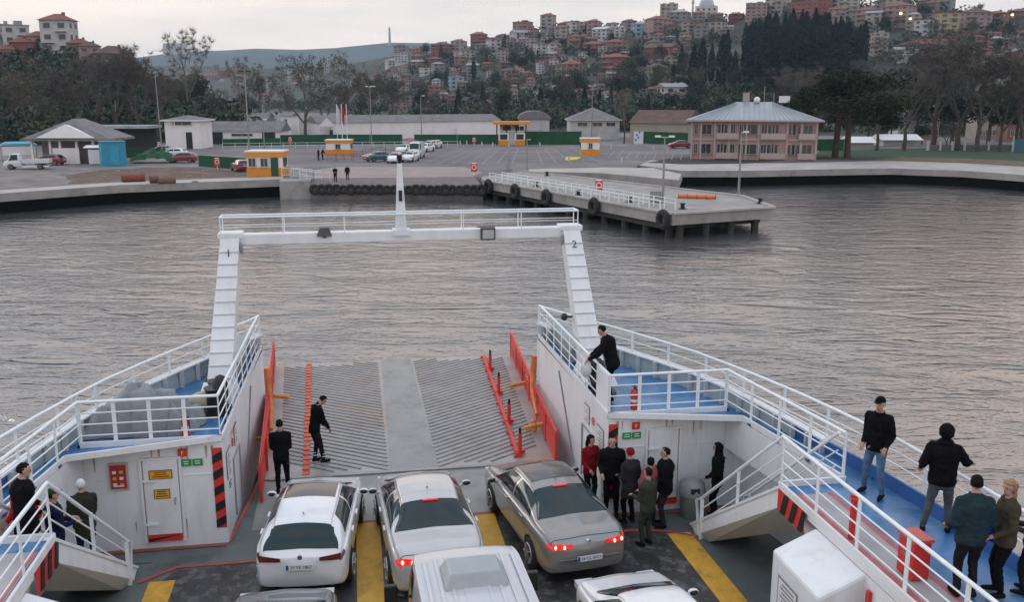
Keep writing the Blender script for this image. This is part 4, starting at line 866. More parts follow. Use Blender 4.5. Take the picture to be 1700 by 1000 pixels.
# bollards and white cones around the yard
cone = MB(); cone.tube([(0, 0, 0), (0, 0, .8)], [.16, .1], 8); cm_ = None
for i, (px, py, l) in enumerate(((722 + 42, 240, 'beside the end of the pale fence'), (775, 240, 'second from the pale fence end'), (800, 242, 'left of the toll gate columns'.replace('left of', 'before')), (818, 243, 'at the toll gate corner'), (845, 244, 'between the two toll booths'), (896, 243, 'beyond the toll gate'), (945, 268, 'on the yellow island tip'), (1032, 270, 'on the bend of the roadway'), (1015, 248, 'beside the plane tree'), (1085, 249, 'before the information board'), (1108, 252, 'on the kerb by the garden bed'))):
    if cm_ is None: cm_ = o = cone.build('bollard', WM['white'])
    else: o = cm_.copy(); COL.objects.link(o)
    o.location = PZ(px, py); tag(o, 'short white bollard ' + l, 'bollard', 'white bollards of the yard')
# rubble and pipes on the bare earth
r_ = random.Random(9); st = MB(); st.ell((0, 0, .1), (.5, .4, .3), 7, 5); st.v = [(x + r_.uniform(-.08, .08), y + r_.uniform(-.08, .08), z) for x, y, z in st.v]; st_ = None
RX = sorted(r_.uniform(95, 405) for _ in range(26))
for i in range(26):
    px, py = RX[i], r_.uniform(283, 303); p = PZ(px, py)
    if st_ is None: st_ = o = st.build('rock', mat('rubble', (.26, .22, .19), .9, var=.4, scale=3))
    else: o = st_.copy(); COL.objects.link(o)
    o.location = p; s = r_.uniform(.25, .8); o.scale = (s, s, s * .7); o.rotation_euler = (0, 0, r_.uniform(0, 6)); tag(o, 'lump of rubble on the bare earth, %s along from the truck yard' % ordinal(i + 1), 'rock', 'rubble on the bare earth')
for px, py, L, c, l in ((222, 302, 2.4, (.22, .05, .035), 'rusty red drum lying on the bare earth'), (262, 304, 1.6, (.16, .07, .05), 'rusty brown pipe piece beside the red drum'), (277, 305, 1.8, (.2, .11, .08), 'brown pipe piece, last of the three on the earth')):
    p = PZ(px, py); e = empty('steel_drum', p, facing(p, .15), label=l, cat='drum'); b = MB(); b.tube([(-L / 2, 0, .42), (L / 2, 0, .42)], .42, 14, caps=False); b.tube([(-L / 2 + .05, 0, .42), (-L / 2 + .06, 0, .42)], .4, 14); b.build('shell', mat('rust %d' % px, c, .8, var=.4, scale=3), e)
    b = MB(); b.tube([(L / 2 - .1, 0, .42), (L / 2 - .05, 0, .42)], .38, 14); b.build('mouth', darkm, e)

# ================================================================ slipway with its tyres
s0, s1, s2, s3 = (SLL.x, SLL.y + 3.8), (SLR.x, SLR.y + 6.5), (SLR.x, SLR.y - .3), (SLL.x, SLL.y - .5)
b = MB(); b.add([(*s0, 1.395), (*s1, 1.395), (*s2, .95), (*s3, .95), (*s0, -2), (*s1, -2), (*s2, -2), (*s3, -2)], [(0, 3, 2, 1), (3, 7, 6, 2), (0, 4, 7, 3), (2, 6, 5, 1)])
b.build('slipway', [mat('wet slipway concrete', (.13, .115, .105), .7, var=.35, scale=.8, dirt=(.05, .05, .045), dirtamt=.8)], kind='structure')
b = MB(); b.box((SLL.x - 1.75, PZ(470, 298, G).y - 1.2, .24), (3.4, 3.2, 2.4)); b.build('quay_block', conc, label='square concrete mooring block at the corner of the slipway', cat='concrete block')
ty = None; gty = 'tyre fenders of the slipway'
for i in range(24):
    t = i / 23.; x, y = s3[0] + .4 + (s2[0] - s3[0] - .6) * t, s3[1] + (s2[1] - s3[1]) * t - .2
    if ty is None:
        ty = o = empty('tyre_fender', (0, 0, 0)); b = MB(); b.torus((0, 0, 0), .43, .2, 'Y', 18, 8); b.build('tyre', rubber, o)
    else: o = copy_tree(ty)
    o.location = (x, y, .55); o.rotation_euler = (R(-8), 0, R(-7)); s = rnd.uniform(.8, 1.05); o.scale = (s, 1, s)
    tag(o, 'worn black tyre, %s in the slipway row from the mooring block' % ordinal(i + 1), 'tyre', gty)
# ================================================================ pier
e = empty('pier', (0, 0, 0), label='long concrete pier on piles reaching out from the quay', cat='pier')
A0, A1, A2, A3, A4 = PZ(801, 300), PZ(1117, 357), PZ(1285, 346), PZ(1232, 327), PZ(868, 285)
pl = [tuple(p.xy) for p in (A0, A1, A2, A3, A4)] + [(PRT.x, PRT.y + .4), (SLR.x + .8, SLR.y + 6.6)]
b = MB(); b.prism(pl, .55, 1.42); b.build('deck', conc, e)
b = MB(); m_ = (A0 + A1 + A3 + A4) / 4
for a, c in ((A0, A1), (A1, A2), (A2, A3), (A3, A4)): b.bar(a + Vector((0, 0, .1)), c + Vector((0, 0, .1)), .35, .16)
b.build('kerb', conc2, e)
def off(p, q, t, d, z):
    v = p.lerp(q, t); n = (q - p).normalized(); n = Vector((-n.y, n.x, 0)); return Vector((v.x, v.y, z)) + n * d
k = 0
for (p, q, n, ts) in ((A0, A1, 11, .9), (A1, A2, 4, .8), (A4, A3, 9, -.9)):
    for i in range(n):
        v = off(p, q, (i + .5) / n, ts, 0); b = MB(); b.tube([(v.x, v.y, -2.5), (v.x, v.y, .6)], .33, 10); b.build('pile', mat('wet pile', (.035, .033, .03), .7, var=.4), e)
b = MB(); b.prism([tuple((Vector((x, y)) * .94 + Vector((m_.x, m_.y)) * .06)) for x, y in pl], .05, .56); b.build('beam', mat('dark pier beams', (.04, .038, .035), .9), e)
# low railing along the ferry side
for off_, nm in ((.55, 1), (2.1, 0)):
    b = MB(); P_, Q_ = off(A0, A1, .02, off_, 1.42), off(A0, A1, .93, off_, 1.42)
    for z in (.55, .9): b.bar(P_ + Vector((0, 0, z)), Q_ + Vector((0, 0, z)), .05, .05)
    b.build('railing', railm, e)
    for i in range(22): v = P_.lerp(Q_, i / 21.); b = MB(); b.box((v.x, v.y, 1.87), (.09, .09, .92)); b.build('rail_post', railm, e)
for t, l in ((.06, 'nearest the root of the pier'), (.24, 'second from the root of the pier'), (.43, 'hanging below the middle of the pier'), (.68, 'fourth, past the middle of the pier'), (.975, 'at the near corner of the pier head')):
    o = copy_tree(ty); v = off(A0, A1, t, -.3, .95); o.location = v; o.scale = (1.35, 1.25, 1.35); a = (A1 - A0); o.rotation_euler = (0, 0, math.atan2(a.y, a.x)); tag(o, 'big black tyre fender ' + l, 'tyre', 'tyre fenders of the pier')
for px, py, l in ((1133, 347, 'black mooring bollard by the pier corner'), (1045, 336, 'black mooring bollard behind the pier railing'), (960, 324, 'black mooring bollard before the life buoy stand'), (1262, 338, 'black mooring bollard at the far corner of the pier head'), (908, 292, 'small black bollard on the shore side of the pier'), (890, 310, 'black mooring bollard near the first tyres')):
    p = PZ(px, py, 1.43); b = MB(); b.tube([(0, 0, 0), (0, 0, .35), (0, 0, .5)], [.2, .16, .27], 12); b.tube([(0, 0, 0), (0, 0, .06)], .34, 12); o = b.build('mooring_bollard', blackp, label=l, cat='bollard', group='mooring bollards'); o.location = p; 
p = PZ(1088, 337, 1.43); e = empty('electric_cabinet', p, facing(p), label='grey metal cabinet on the pier beside the lamp post', cat='cabinet'); b = MB(); b.box((0, 0, .55), (.95, .6, 1.0)); b.build('body', greyp, e, .02); b = MB(); b.box((0, -.32, .55), (.8, .04, .85)); b.build('door', steel, e)
p = PZ(1157, 330, 1.43); e = empty('orange_boom', p, facing(p, -.12), label='long orange pipe boom lying on the pier head', cat='pipe'); b = MB(); [b.tube([(-1.7 + i * .85, 0, .2), (-.9 + i * .85, 0, .2)], [.19, .17], 10) for i in range(4)]; b.build('pipe', orangep, e); b = MB(); [b.torus((-1.68 + i * .84, 0, .2), .19, .04, 'X', 12, 6) for i in range(5)]; b.build('band', mat('dark orange', (.35, .1, .03), .6), e)
# ================================================================ the ferry
D, S = 1.5, 3.76                                 # car deck and side deck levels above the water
ferry = empty('ferry', (0, 0, 0), label='white and blue car ferry seen from its bridge, bow ramp raised level over the water', cat='ferry')
ferry.scale = (1.01, 1.123, 1); ferry.location = (0, 1.12, 0)
def FM(x, y, z): return Vector((1.01 * x, 1.123 * y + 1.12, z))
def on_ferry(o): o.scale = (1.01, 1.123, 1); o.location = (0, 1.12, 0); return o
WT = [(-14, 8.2), (5, 8.2), (9, 8.12), (11.8, 7.95), (14.4, 7.4), (16.9, 6.6), (18.6, 5.75), (20, 4.95), (21.3, 4.2), (22.1, 3.78)]
def hw(y):
    for (a, p), (b_, q) in zip(WT, WT[1:]):
        if y <= b_: return p + (q - p) * (y - a) / (b_ - a)
    return WT[-1][1]
def shw(y): return (hw(y - .5) + 2 * hw(y) + hw(min(22.1, y + .5))) / 4
YS = [-14, -4, 2, 5, 7, 8.5, 10, 11, 12, 13, 14, 15, 15.6, 16.3, 17, 17.7, 18.4, 19.1, 19.8, 20.4, 21, 21.5, 22]
def inner(y): return 4.0 if y < 15.6 else 4.0 - (y - 15.6) * .02
# hull plating
for s in (-1, 1):
    b = MB(); n = len(YS); vs = []
    for y in YS: w = shw(y); k = max(0, (y - 15) / 7); vs += [(s * max(w - .5 - 1.0 * k, inner(y) - .02 if y > 15.6 else 0), y, -1.6), (s * max(w - .1 - .3 * k, inner(y) if y > 15.6 else 0), y, D), (s * w, y, S - .1), (s * (w + .02), y, S)]
    b.add(vs, [tuple((i * 4 + j, (i + 1) * 4 + j, (i + 1) * 4 + j + 1, i * 4 + j + 1)[::s]) for i in range(n - 1) for j in range(3)], 0, True)
    b.add([vs[-4], vs[-3], vs[-2], (s * inner(22), 22, S), (s * inner(22), 22, -1.6)], [(0, 1, 2, 3, 4)[::-s]])
    b.build('hull', white, ferry)
# main deck
wetdeck = mat('grey green deck paint', (.115, .135, .13), .5, var=.3, scale=1.1, dirt=(.045, .05, .05), dirtamt=.7, dscale=1.3, bump=.1, bscale=20)
darkdeck = mat('worn dark deck', (.040, .039, .040), .42, var=.5, scale=2.2, dirt=(.20, .19, .18), dirtamt=.7, dscale=4.2, bump=.25, bscale=25)
b = MB(); vs = [(-7.7, -14, D), (7.7, -14, D), (7.7, 12, D), (6.9, 15.6, D), (3.95, 15.65, D), (3.75, 18.4, D), (-3.75, 18.4, D), (-3.95, 15.65, D), (-6.9, 15.6, D), (-7.7, 12, D)]
b.add(vs, [tuple(range(10))]); b.build('main_deck', wetdeck, ferry)
def dsheet(name, poly, m, z): b = MB(); b.add([(x, y, z) for x, y in poly], [tuple(range(len(poly)))]); me = b.mesh(name); (me.polygons[0].normal.z < 0) and me.flip_normals(); return link(name, me, m, ferry)
dsheet('car_lane_surface', [(-5.2, -14), (5.6, -14), (5.55, 12), (5.05, 14.55), (2.9, 15.95), (1.9, 16.0), (-1.0, 16.0), (-3.4, 14.72), (-4.87, 14.66), (-5.3, 13.9)], darkdeck, D + .004)
paledeck = mat('pale worn deck plate', (.26, .265, .255), .5, var=.15, scale=1.2, dirt=(.13, .13, .12), dirtamt=.6, dscale=1.6)
dsheet('hinge_plate', [(-3.6, 16.0), (3.7, 16.0), (3.62, 18.36), (-3.62, 18.36)], paledeck, D + .008)
def line_(p, q, w, m, name, z=D + .012):
    a, c = Vector((*p, z)), Vector((*q, z)); d = (c - a).normalized(); n = Vector((-d.y, d.x, 0)) * w / 2; b = MB(); b.add([a - n, a + n, c + n, c - n], [(0, 1, 2, 3)]); me = b.mesh(name); (me.polygons[0].normal.z < 0) and me.flip_normals(); return link(name, me, m, ferry)
line_((-1.17, -14), (-1.17, 15.98), .5, yellowm, 'lane_line'); line_((1.36, -14), (1.36, 15.98), .44, yellowm, 'lane_line')
line_((5.32, -14), (5.32, 12), .5, yellowm, 'lane_line'); line_((5.32, 12), (5.26, 14.55), .5, yellowm, 'lane_line')
line_((-5.05, -14), (-5.05, 14.3), .48, yellowm, 'lane_line')
redl = mat('red floor line', (.42, .07, .05), .6, var=.3, scale=4, dirt=(.13, .10, .10), dirtamt=.7)
for p, q in (((-5.5, 14.3), (-4.87, 14.76)), ((-4.87, 14.76), (-3.4, 14.76)), ((3.6, 14.9), (5.0, 14.68)), ((5.0, 14.68), (5.7, 14.3)), ((-6.7, 15.5), (-4.05, 15.5)), ((-4.0, 15.6), (-3.68, 18.3)), ((4.05, 15.5), (6.7, 15.4)), ((-1.4, 16.03), (3.2, 16.03))): line_(p, q, .08, redl, 'floor_line', D + .016)
# deck joint lines
for y in (12.2, 13.3, 15.0): line_((-7, y), (-5.4, y), .02, darkm, 'plate_joint', D + .02)
# deck houses towards the bow
sgn = mat('red poster', (.38, .03, .03), .5, var=.25, scale=9)
hp1, hp2 = MB, None
def hazard(b, O, U, V, w, h, n, m0, m1, off=.012):
    """slanted stripes on a board: U,V unit vectors, O lower corner"""
    Nn = U.cross(V); b.add([O, O + U * w, O + U * w + V * h, O + V * h], [(0, 1, 2, 3)], m0)
    st = h / n
    for i in range(n):
        z0 = i * st; k = w * .55
        q = [O + V * z0, O + U * w + V * min(h, z0 + k), O + U * w + V * min(h, z0 + k + st * .5), O + V * min(h, z0 + st * .5)]
        b.add([v + Nn * off for v in q], [(0, 1, 2, 3)], m1)
def lines_block(b, O, U, V, w, h, n, m, rr):
    for i in range(n):
        z = h * (i + .5) / n; L = w * rr.uniform(.55, .9); Nn = U.cross(V) * .004
        q = [O + U * (w - L) / 2 + V * z, O + U * (w + L) / 2 + V * z, O + U * (w + L) / 2 + V * (z + h / n * .38), O + U * (w - L) / 2 + V * (z + h / n * .38)]
        b.add([v + Nn for v in q], [(0, 1, 2, 3)], m)
rr = random.Random(3); XU, ZU = Vector((1, 0, 0)), Vector((0, 0, 1))
for s in (-1, 1):
    out_ = [(s * (shw(y) - .06), y) for y in YS if y >= 15.6]
    poly = [(s * 4.0, 15.6)] + [(s * inner(y), y) for y in (17.5, 19.5, 21.9)] + list(reversed([(x, min(y, 21.9)) for x, y in out_]))
    b = MB(); b.prism(poly, D - .5, S - .02); h = b.build('deck_house', white, ferry)
    # walkway slab and fascia aft of the house, outer side wall below it
    yy = [y for y in YS if y <= 15.6]
    def inn(y): return 6.0 if y < 11.95 else 7.25 - (y - 11.95) / 3.65 * .57
    ya = [y for y in yy if y <= 11.95] + [11.949, 11.951] + [y for y in yy if y > 11.95]; ya.sort()
    b = MB()
    for y0, y1 in zip(ya, ya[1:]):
        p = [(s * inn(y0 + 1e-4), y0), (s * (shw(y0) - .06), y0), (s * (shw(y1) - .06), y1), (s * inn(y1 - 1e-4), y1)]
        if y1 - y0 > .01: b.prism(p, S - .12, S - .02)
    b.build('walkway_slab', white, ferry)
    b = MB(); b.bar((s * 7.22, 12.0, S - .44), (s * 6.70, 15.58, S - .44), .06, .82); b.build('fascia', white, ferry)
    b = MB(); b.bar((s * 7.75, 9.5, 2.6), (s * 7.45, 12.5, 2.6), .06, 2.2); b.bar((s * 7.45, 12.5, 2.6), (s * 6.95, 15.6, 2.6), .06, 2.2); b.build('side_wall', white, ferry)
    b = MB(); b.box((s * 6.9, -3.68, 2.57), (1.8, 28.66, 2.1)); hs = b.build('deck_house', white, ferry)
    # blue deck sheet, following house and walkway
    b = MB(); pi_ = [(s * (inner(y) if y >= 15.6 else inn(y)), y) for y in sorted(ya + [16.3, 17, 17.7, 18.4, 19.1, 19.8, 20.4, 21, 21.5, 22])]; pi_ = [(x, min(y, 21.9)) for x, y in pi_]
    po = [(s * (shw(y) - .05), y) for _, y in pi_]
    n = len(pi_); b.add([(x, y, S) for x, y in pi_] + [(x, y, S) for x, y in po], [(i, i + 1, n + i + 1, n + i)[::s] for i in range(n - 1)])
    b.build('side_deck', bluedeck, ferry, kind=None)
    # toe coaming along the deck edges
    b = MB()
    for p, q in zip(pi_, pi_[1:]):
        if (Vector(p) - Vector(q)).length > .02: b.bar((*p, S + .05), (*q, S + .05), .05, .12)
    b.bar((s * 4.0, 15.6, S + .05), (s * 6.68, 15.6, S + .05), .05, .12)
    b.build('coaming', white, ferry)
    b = MB()
    for p, q in zip(po, po[1:]):
        y = (p[1] + q[1]) / 2
        if y < 14 and (Vector(p) - Vector(q)).length > .02: b.bar((*p, S + .12), (*q, S + .12), .05, .26)
    b.build('outer_coaming', bluep, ferry)
    # bulwark with ribs and white cap at the bow
    yb = [13.2, 14, 15, 16, 17, 18, 19, 20, 20.7, 21.3, 21.9]; bh = lambda y: .24 + .16 * min(1, max(0, (y - 13.2) / 3))
    b = MB(); c = MB(); r = MB()
    for y0, y1 in zip(yb, yb[1:]):
        x0, x1 = s * (shw(y0) - .03), s * (shw(y1) - .03)
        b.add([(x0, y0, S - .05), (x1, y1, S - .05), (x1 * 1.004, y1, S + bh(y1)), (x0 * 1.004, y0, S + bh(y0))], [(0, 1, 2, 3)]); x0 -= s * .05; x1 -= s * .05
        b.add([(x0, y0, S - .05), (x1, y1, S - .05), (x1 * 1.004, y1, S + bh(y1)), (x0 * 1.004, y0, S + bh(y0))], [(0, 1, 2, 3)])
        c.bar((x0 + s * .03, y0, S + bh(y0) + .015), (x1 + s * .03, y1, S + bh(y1) + .015), .16, .04)
        for k in (.0, .5): y = y0 + (y1 - y0) * k; x = s * (shw(y) - .13); r.box((x, y, S + bh(y) / 2), (.1, .05, bh(y)))
    b.add(r.v, r.f, 1); b.build('bulwark', [mat('grey inner bulwark', (.36, .42, .44), .5, var=.1), mat('grey rib', (.45, .5, .52), .5)], ferry); c.build('bulwark_cap', white, ferry)
# railings
def railing(base, h=.92, mids=3, step=1.15, name='railing', top=.032, lean=0., first=True, last=True):
    b = MB(); P_ = [Vector(p) for p in base]; up = Vector((lean, 0, h))
    b.tube([p + up for p in P_], top, 8)
    for k in range(mids): f = (k + 1) / (mids + 1); b.tube([p + up * f for p in P_], .014, 6)
    L = [0]
    for a, c in zip(P_, P_[1:]): L.append(L[-1] + (c - a).length)
    n = max(1, round(L[-1] / step))
    for i in range(n + 1):
        if (i == 0 and not first) or (i == n and not last): continue
        t = L[-1] * i / n; j = max(0, min(len(P_) - 2, next((q for q in range(len(P_) - 1) if t <= L[q + 1] + 1e-6), len(P_) - 2)))
        f = (t - L[j]) / max(1e-6, L[j + 1] - L[j]); q = P_[j].lerp(P_[j + 1], f); d = (P_[j + 1] - P_[j]).normalized()
        b.bar(q, q + up, .014, .075, up=(d.x, d.y, 0)); b.box(q + Vector((0, 0, .02)), (.1, .1, .04), mat=1)
    return b.build(name, [railm, bluep], ferry)
for s in (-1, 1):
    railing([(s * (shw(y) - .02), y, S) for y in (-13, -4, 2, 5, 7, 8.5, 10, 11.5, 13, 14)] + [(s * (shw(y) - .02), y, S + .0) for y in (15, 16, 17, 18, 19, 20, 20.8, 21.5, 21.95)], .93, 3, 1.2)
    railing([(s * 4.04, 15.64, S), (s * 6.68, 15.64, S)], .93, 3, .66, first=False)
    railing([(s * 6.68, 15.64, S), (s * 7.22, 11.98, S)], .93, 3, .9)
    railing([(s * (inner(y) + .04), y, S) for y in (15.64, 16.4)] if s > 0 else [(s * (inner(y) + .04), y, S) for y in (15.64, 16.5)], .93, 3, .8, last=True)
    railing([(s * (inner(y) + .04), y, S) for y in (16.5, 18, 19.5, 21, 21.9)], .93, 3, .8, first=True)
    railing([(s * 6.04, y, S) for y in (11.95, 11, 9, 6, 2, -3, -13)], .93, 3, 1.15)
# solid white panel in the starboard inner rail
b = MB(); b.bar((4.02, 15.66, S + .46), (3.99, 16.45, S + .46), .03, .9); b.build('rail_panel', white, ferry)
# fittings on the deck houses' aft walls
def on_wall(s):
    b = MB()
    for x in (4.9, 6.1): b.box((s * x, 15.594, 2.6), (.02, .02, 2.1))
    b.box((s * 5.35, 15.594, 3.05), (2.6, .016, .015)); b.build('weld_seam', white, ferry)
    rs = random.Random(5 + s)
    for i in range(14):
        x = s * rs.uniform(4.1, 6.6); z0 = rs.choice((S - .1, S - .1, D + .6)); L_ = rs.uniform(.1, .5); b = MB(); w_ = rs.uniform(.01, .03); b.add([(x - w_, 15.590, z0), (x + w_, 15.590, z0), (x + w_ * .3, 15.590, z0 - L_), (x - w_ * .3, 15.590, z0 - L_)], [(0, 3, 2, 1)]); b.build('rust_streak', mat('rust stain', (.42, .30, .22), .8, var=.3, scale=8), ferry)
    X0 = 4.0 if s > 0 else -6.7
    Y = 15.6
    hz = MB(); O = Vector((4.02 if s > 0 else -4.22, Y - .012, D + .35)); hazard(hz, O, XU, ZU, .2, 1.75, 5, 0, 1); hz.build('hazard_stripe', [redp, blackp], ferry)
    g = MB(); xg = 4.42 if s > 0 else -4.72
    for k in range(2): g.box((xg + k * .22, Y - .02, D + 1.82), (.19, .03, .14)); lines_block(g, Vector((xg + k * .22 - .07, Y - .037, D + 1.77)), XU, ZU, .14, .1, 2, 1, rr)
    g.build('exit_sign', [greens, pale], ferry)
    g = MB(); g.box((4.62 if s > 0 else -4.78, Y - .02, S - .22), (.17, .03, .16)); text_into(g, 'F', .12, Matrix(((1, 0, 0, 4.62 if s > 0 else -4.78), (0, 0, -1, Y - .036), (0, 1, 0, S - .22), (0, 0, 0, 1))), 1); g.build('fire_sign', [redp, pale], ferry)
    # steel door with frame, hinges, handle
    xd = 5.25 if s > 0 else -5.22; dh, dw = 1.72, .66; e = MB(); e.box((xd, Y - .03, D + .2 + dh / 2), (dw, .05, dh)); dr = e.build('door', white, ferry, .01)
    f = MB()
    for c, q in (((xd, Y - .02, D + .23 + dh), (dw + .14, .07, .05)), ((xd - dw / 2 - .05, Y - .02, D + .2 + dh / 2), (.05, .07, dh)), ((xd + dw / 2 + .05, Y - .02, D + .2 + dh / 2), (.05, .07, dh)), ((xd, Y - .02, D + .17), (dw + .14, .07, .05))): f.box(c, q)
    f.build('door_frame', white, dr)
    f = MB(); [f.box((xd - dw / 2 + .1, Y - .075, z), (.26, .03, .04)) for z in (D + .55, D + 1.5)]; f.build('hinge', railm, dr)
    f = MB(); f.tube([(xd + dw / 2 - .08, Y - .06, D + 1.1), (xd + dw / 2 - .08, Y - .13, D + 1.1), (xd + dw / 2 - .08, Y - .13, D + .98)], .013, 6); f.build('handle', steel, dr)
    f = MB(); f.box((xd, Y - .06, D + .24), (dw, .012, .16), mat=0); hazard(f, Vector((xd - dw / 2, Y - .07, D + .17)), XU, ZU, dw, .14, 1, 0, 1); f.build('kick_strip', [redp, blackp], dr)
    for z, w_, h_ in ((D + 1.62, .42, .16), (D + 1.2, .28, .17)):
        if s > 0 and z > D + 1.5: continue
        q = MB(); zz = z if s < 0 else D + .95; w2 = w_ if s < 0 else .46; h2 = h_ if s < 0 else .3; q.box((xd, Y - .062, zz), (w2 + .03, .008, h2 + .03), mat=1); q.box((xd, Y - .068, zz), (w2, .008, h2)); lines_block(q, Vector((xd - w2 / 2, Y - .073, zz - h2 / 2 + .01)), XU, ZU, w2, h2 - .02, 3, 1, rr); q.build('warning_plate', [amber, ink], dr)
on_wall(-1); on_wall(1)
b = MB(); b.box((-6.02, 15.57, D + 1.62), (.36, .03, .58)); b.box((-6.02, 15.56, D + 1.62), (.3, .03, .5), mat=1)
for i in range(3):
    for j in range(2): b.box((-6.09 + j * .13, 15.542, D + 1.72 - i * .13), (.07, .01, .06), mat=2 + (i + j) % 2)
lines_block(b, Vector((-6.14, 15.54, D + 1.38)), XU, ZU, .24, .07, 1, 2, rr); b.build('safety_poster', [mat('poster frame', (.45, .38, .36), .4), sgn, pale, amber], ferry)
# inner wall fittings (facing the lanes)
for s in (-1, 1):
    U = Vector((0, -s, 0)) if s < 0 else Vector((0, -1, 0)); U = Vector((0, s * -1, 0)) if s > 0 else Vector((0, 1, 0))
    def W_(y, z, k=.012): return Vector((s * (inner(y) - k), y, z))
    def plate(y0, y1, z0, z1, m, k): 
        b_ = MB(); q = [W_(y0, z0, k), W_(y1, z0, k), W_(y1, z1, k), W_(y0, z1, k)]; b_.add(q, [(0, 1, 2, 3)[::s]]); return b_
    for y0, y1, z0, z1, n in ((15.85, 16.35, 2.75, 3.35, 6), (16.9, 17.3, 3.05, 3.5, 4)):
        b = plate(y0, y1, z0, z1, 0, .012); q = plate(y0 + .03, y1 - .03, z0 + .03, z1 - .03, 0, .018); b.add(q.v, q.f, 1)
        for i in range(n): z = z0 + .08 + i * (z1 - z0 - .12) / n; q = plate(y0 + .1, y1 - .1 - .1 * (i % 2), z, z + .03, 0, .023); b.add(q.v, q.f, 2 if i else 3)
        b.build('notice', [greyink, pale, greyink, redink], ferry)
    b = MB(); b.torus(W_(16.6, 3.28, .02), .085, .010, 'X', 18, 6); b.bar(W_(16.54, 3.34, .02), W_(16.66, 3.22, .02), .01, .012); b.build('no_smoking_sign', redink, ferry)
    b = MB(); [b.box(W_(16.1 + .0, 2.62 - i * .09, .012), (.02, .22 - i * .06, .05)) for i in range(2)]; b.build('stencil', greyink, ferry)
    if s < 0:
        b = MB(); q = [W_(y, z, .02) for y, z in ((16.5, 3.45), (17.3, 3.55), (17.3, 3.47), (16.5, 3.37))]
        M_ = Matrix(((0, 0, 1, -inner(16.9) + .02), (1, 0, 0, 16.75), (0, 1, 0, 3.5), (0, 0, 0, 1))); text_into(b, 'DIKKAT', .2, M_); b.build('lettering', redink, ferry)
    # steel door outline
    b = MB()
    for p, q in (((16.6, 1.6), (16.6, 2.9)), ((16.6, 2.9), (17.45, 2.9)), ((17.45, 2.9), (17.45, 1.6))): b.bar(W_(*p, .02), W_(*q, .02), .03, .03)
    b.build('door_frame', mat('grey outline', (.3, .32, .33), .5), ferry)
    b = MB(); b.bar(W_(18.1, 1.6, .02), W_(19.6, 3.5, .02), .03, .03); b.build('pipe', greyink, ferry)
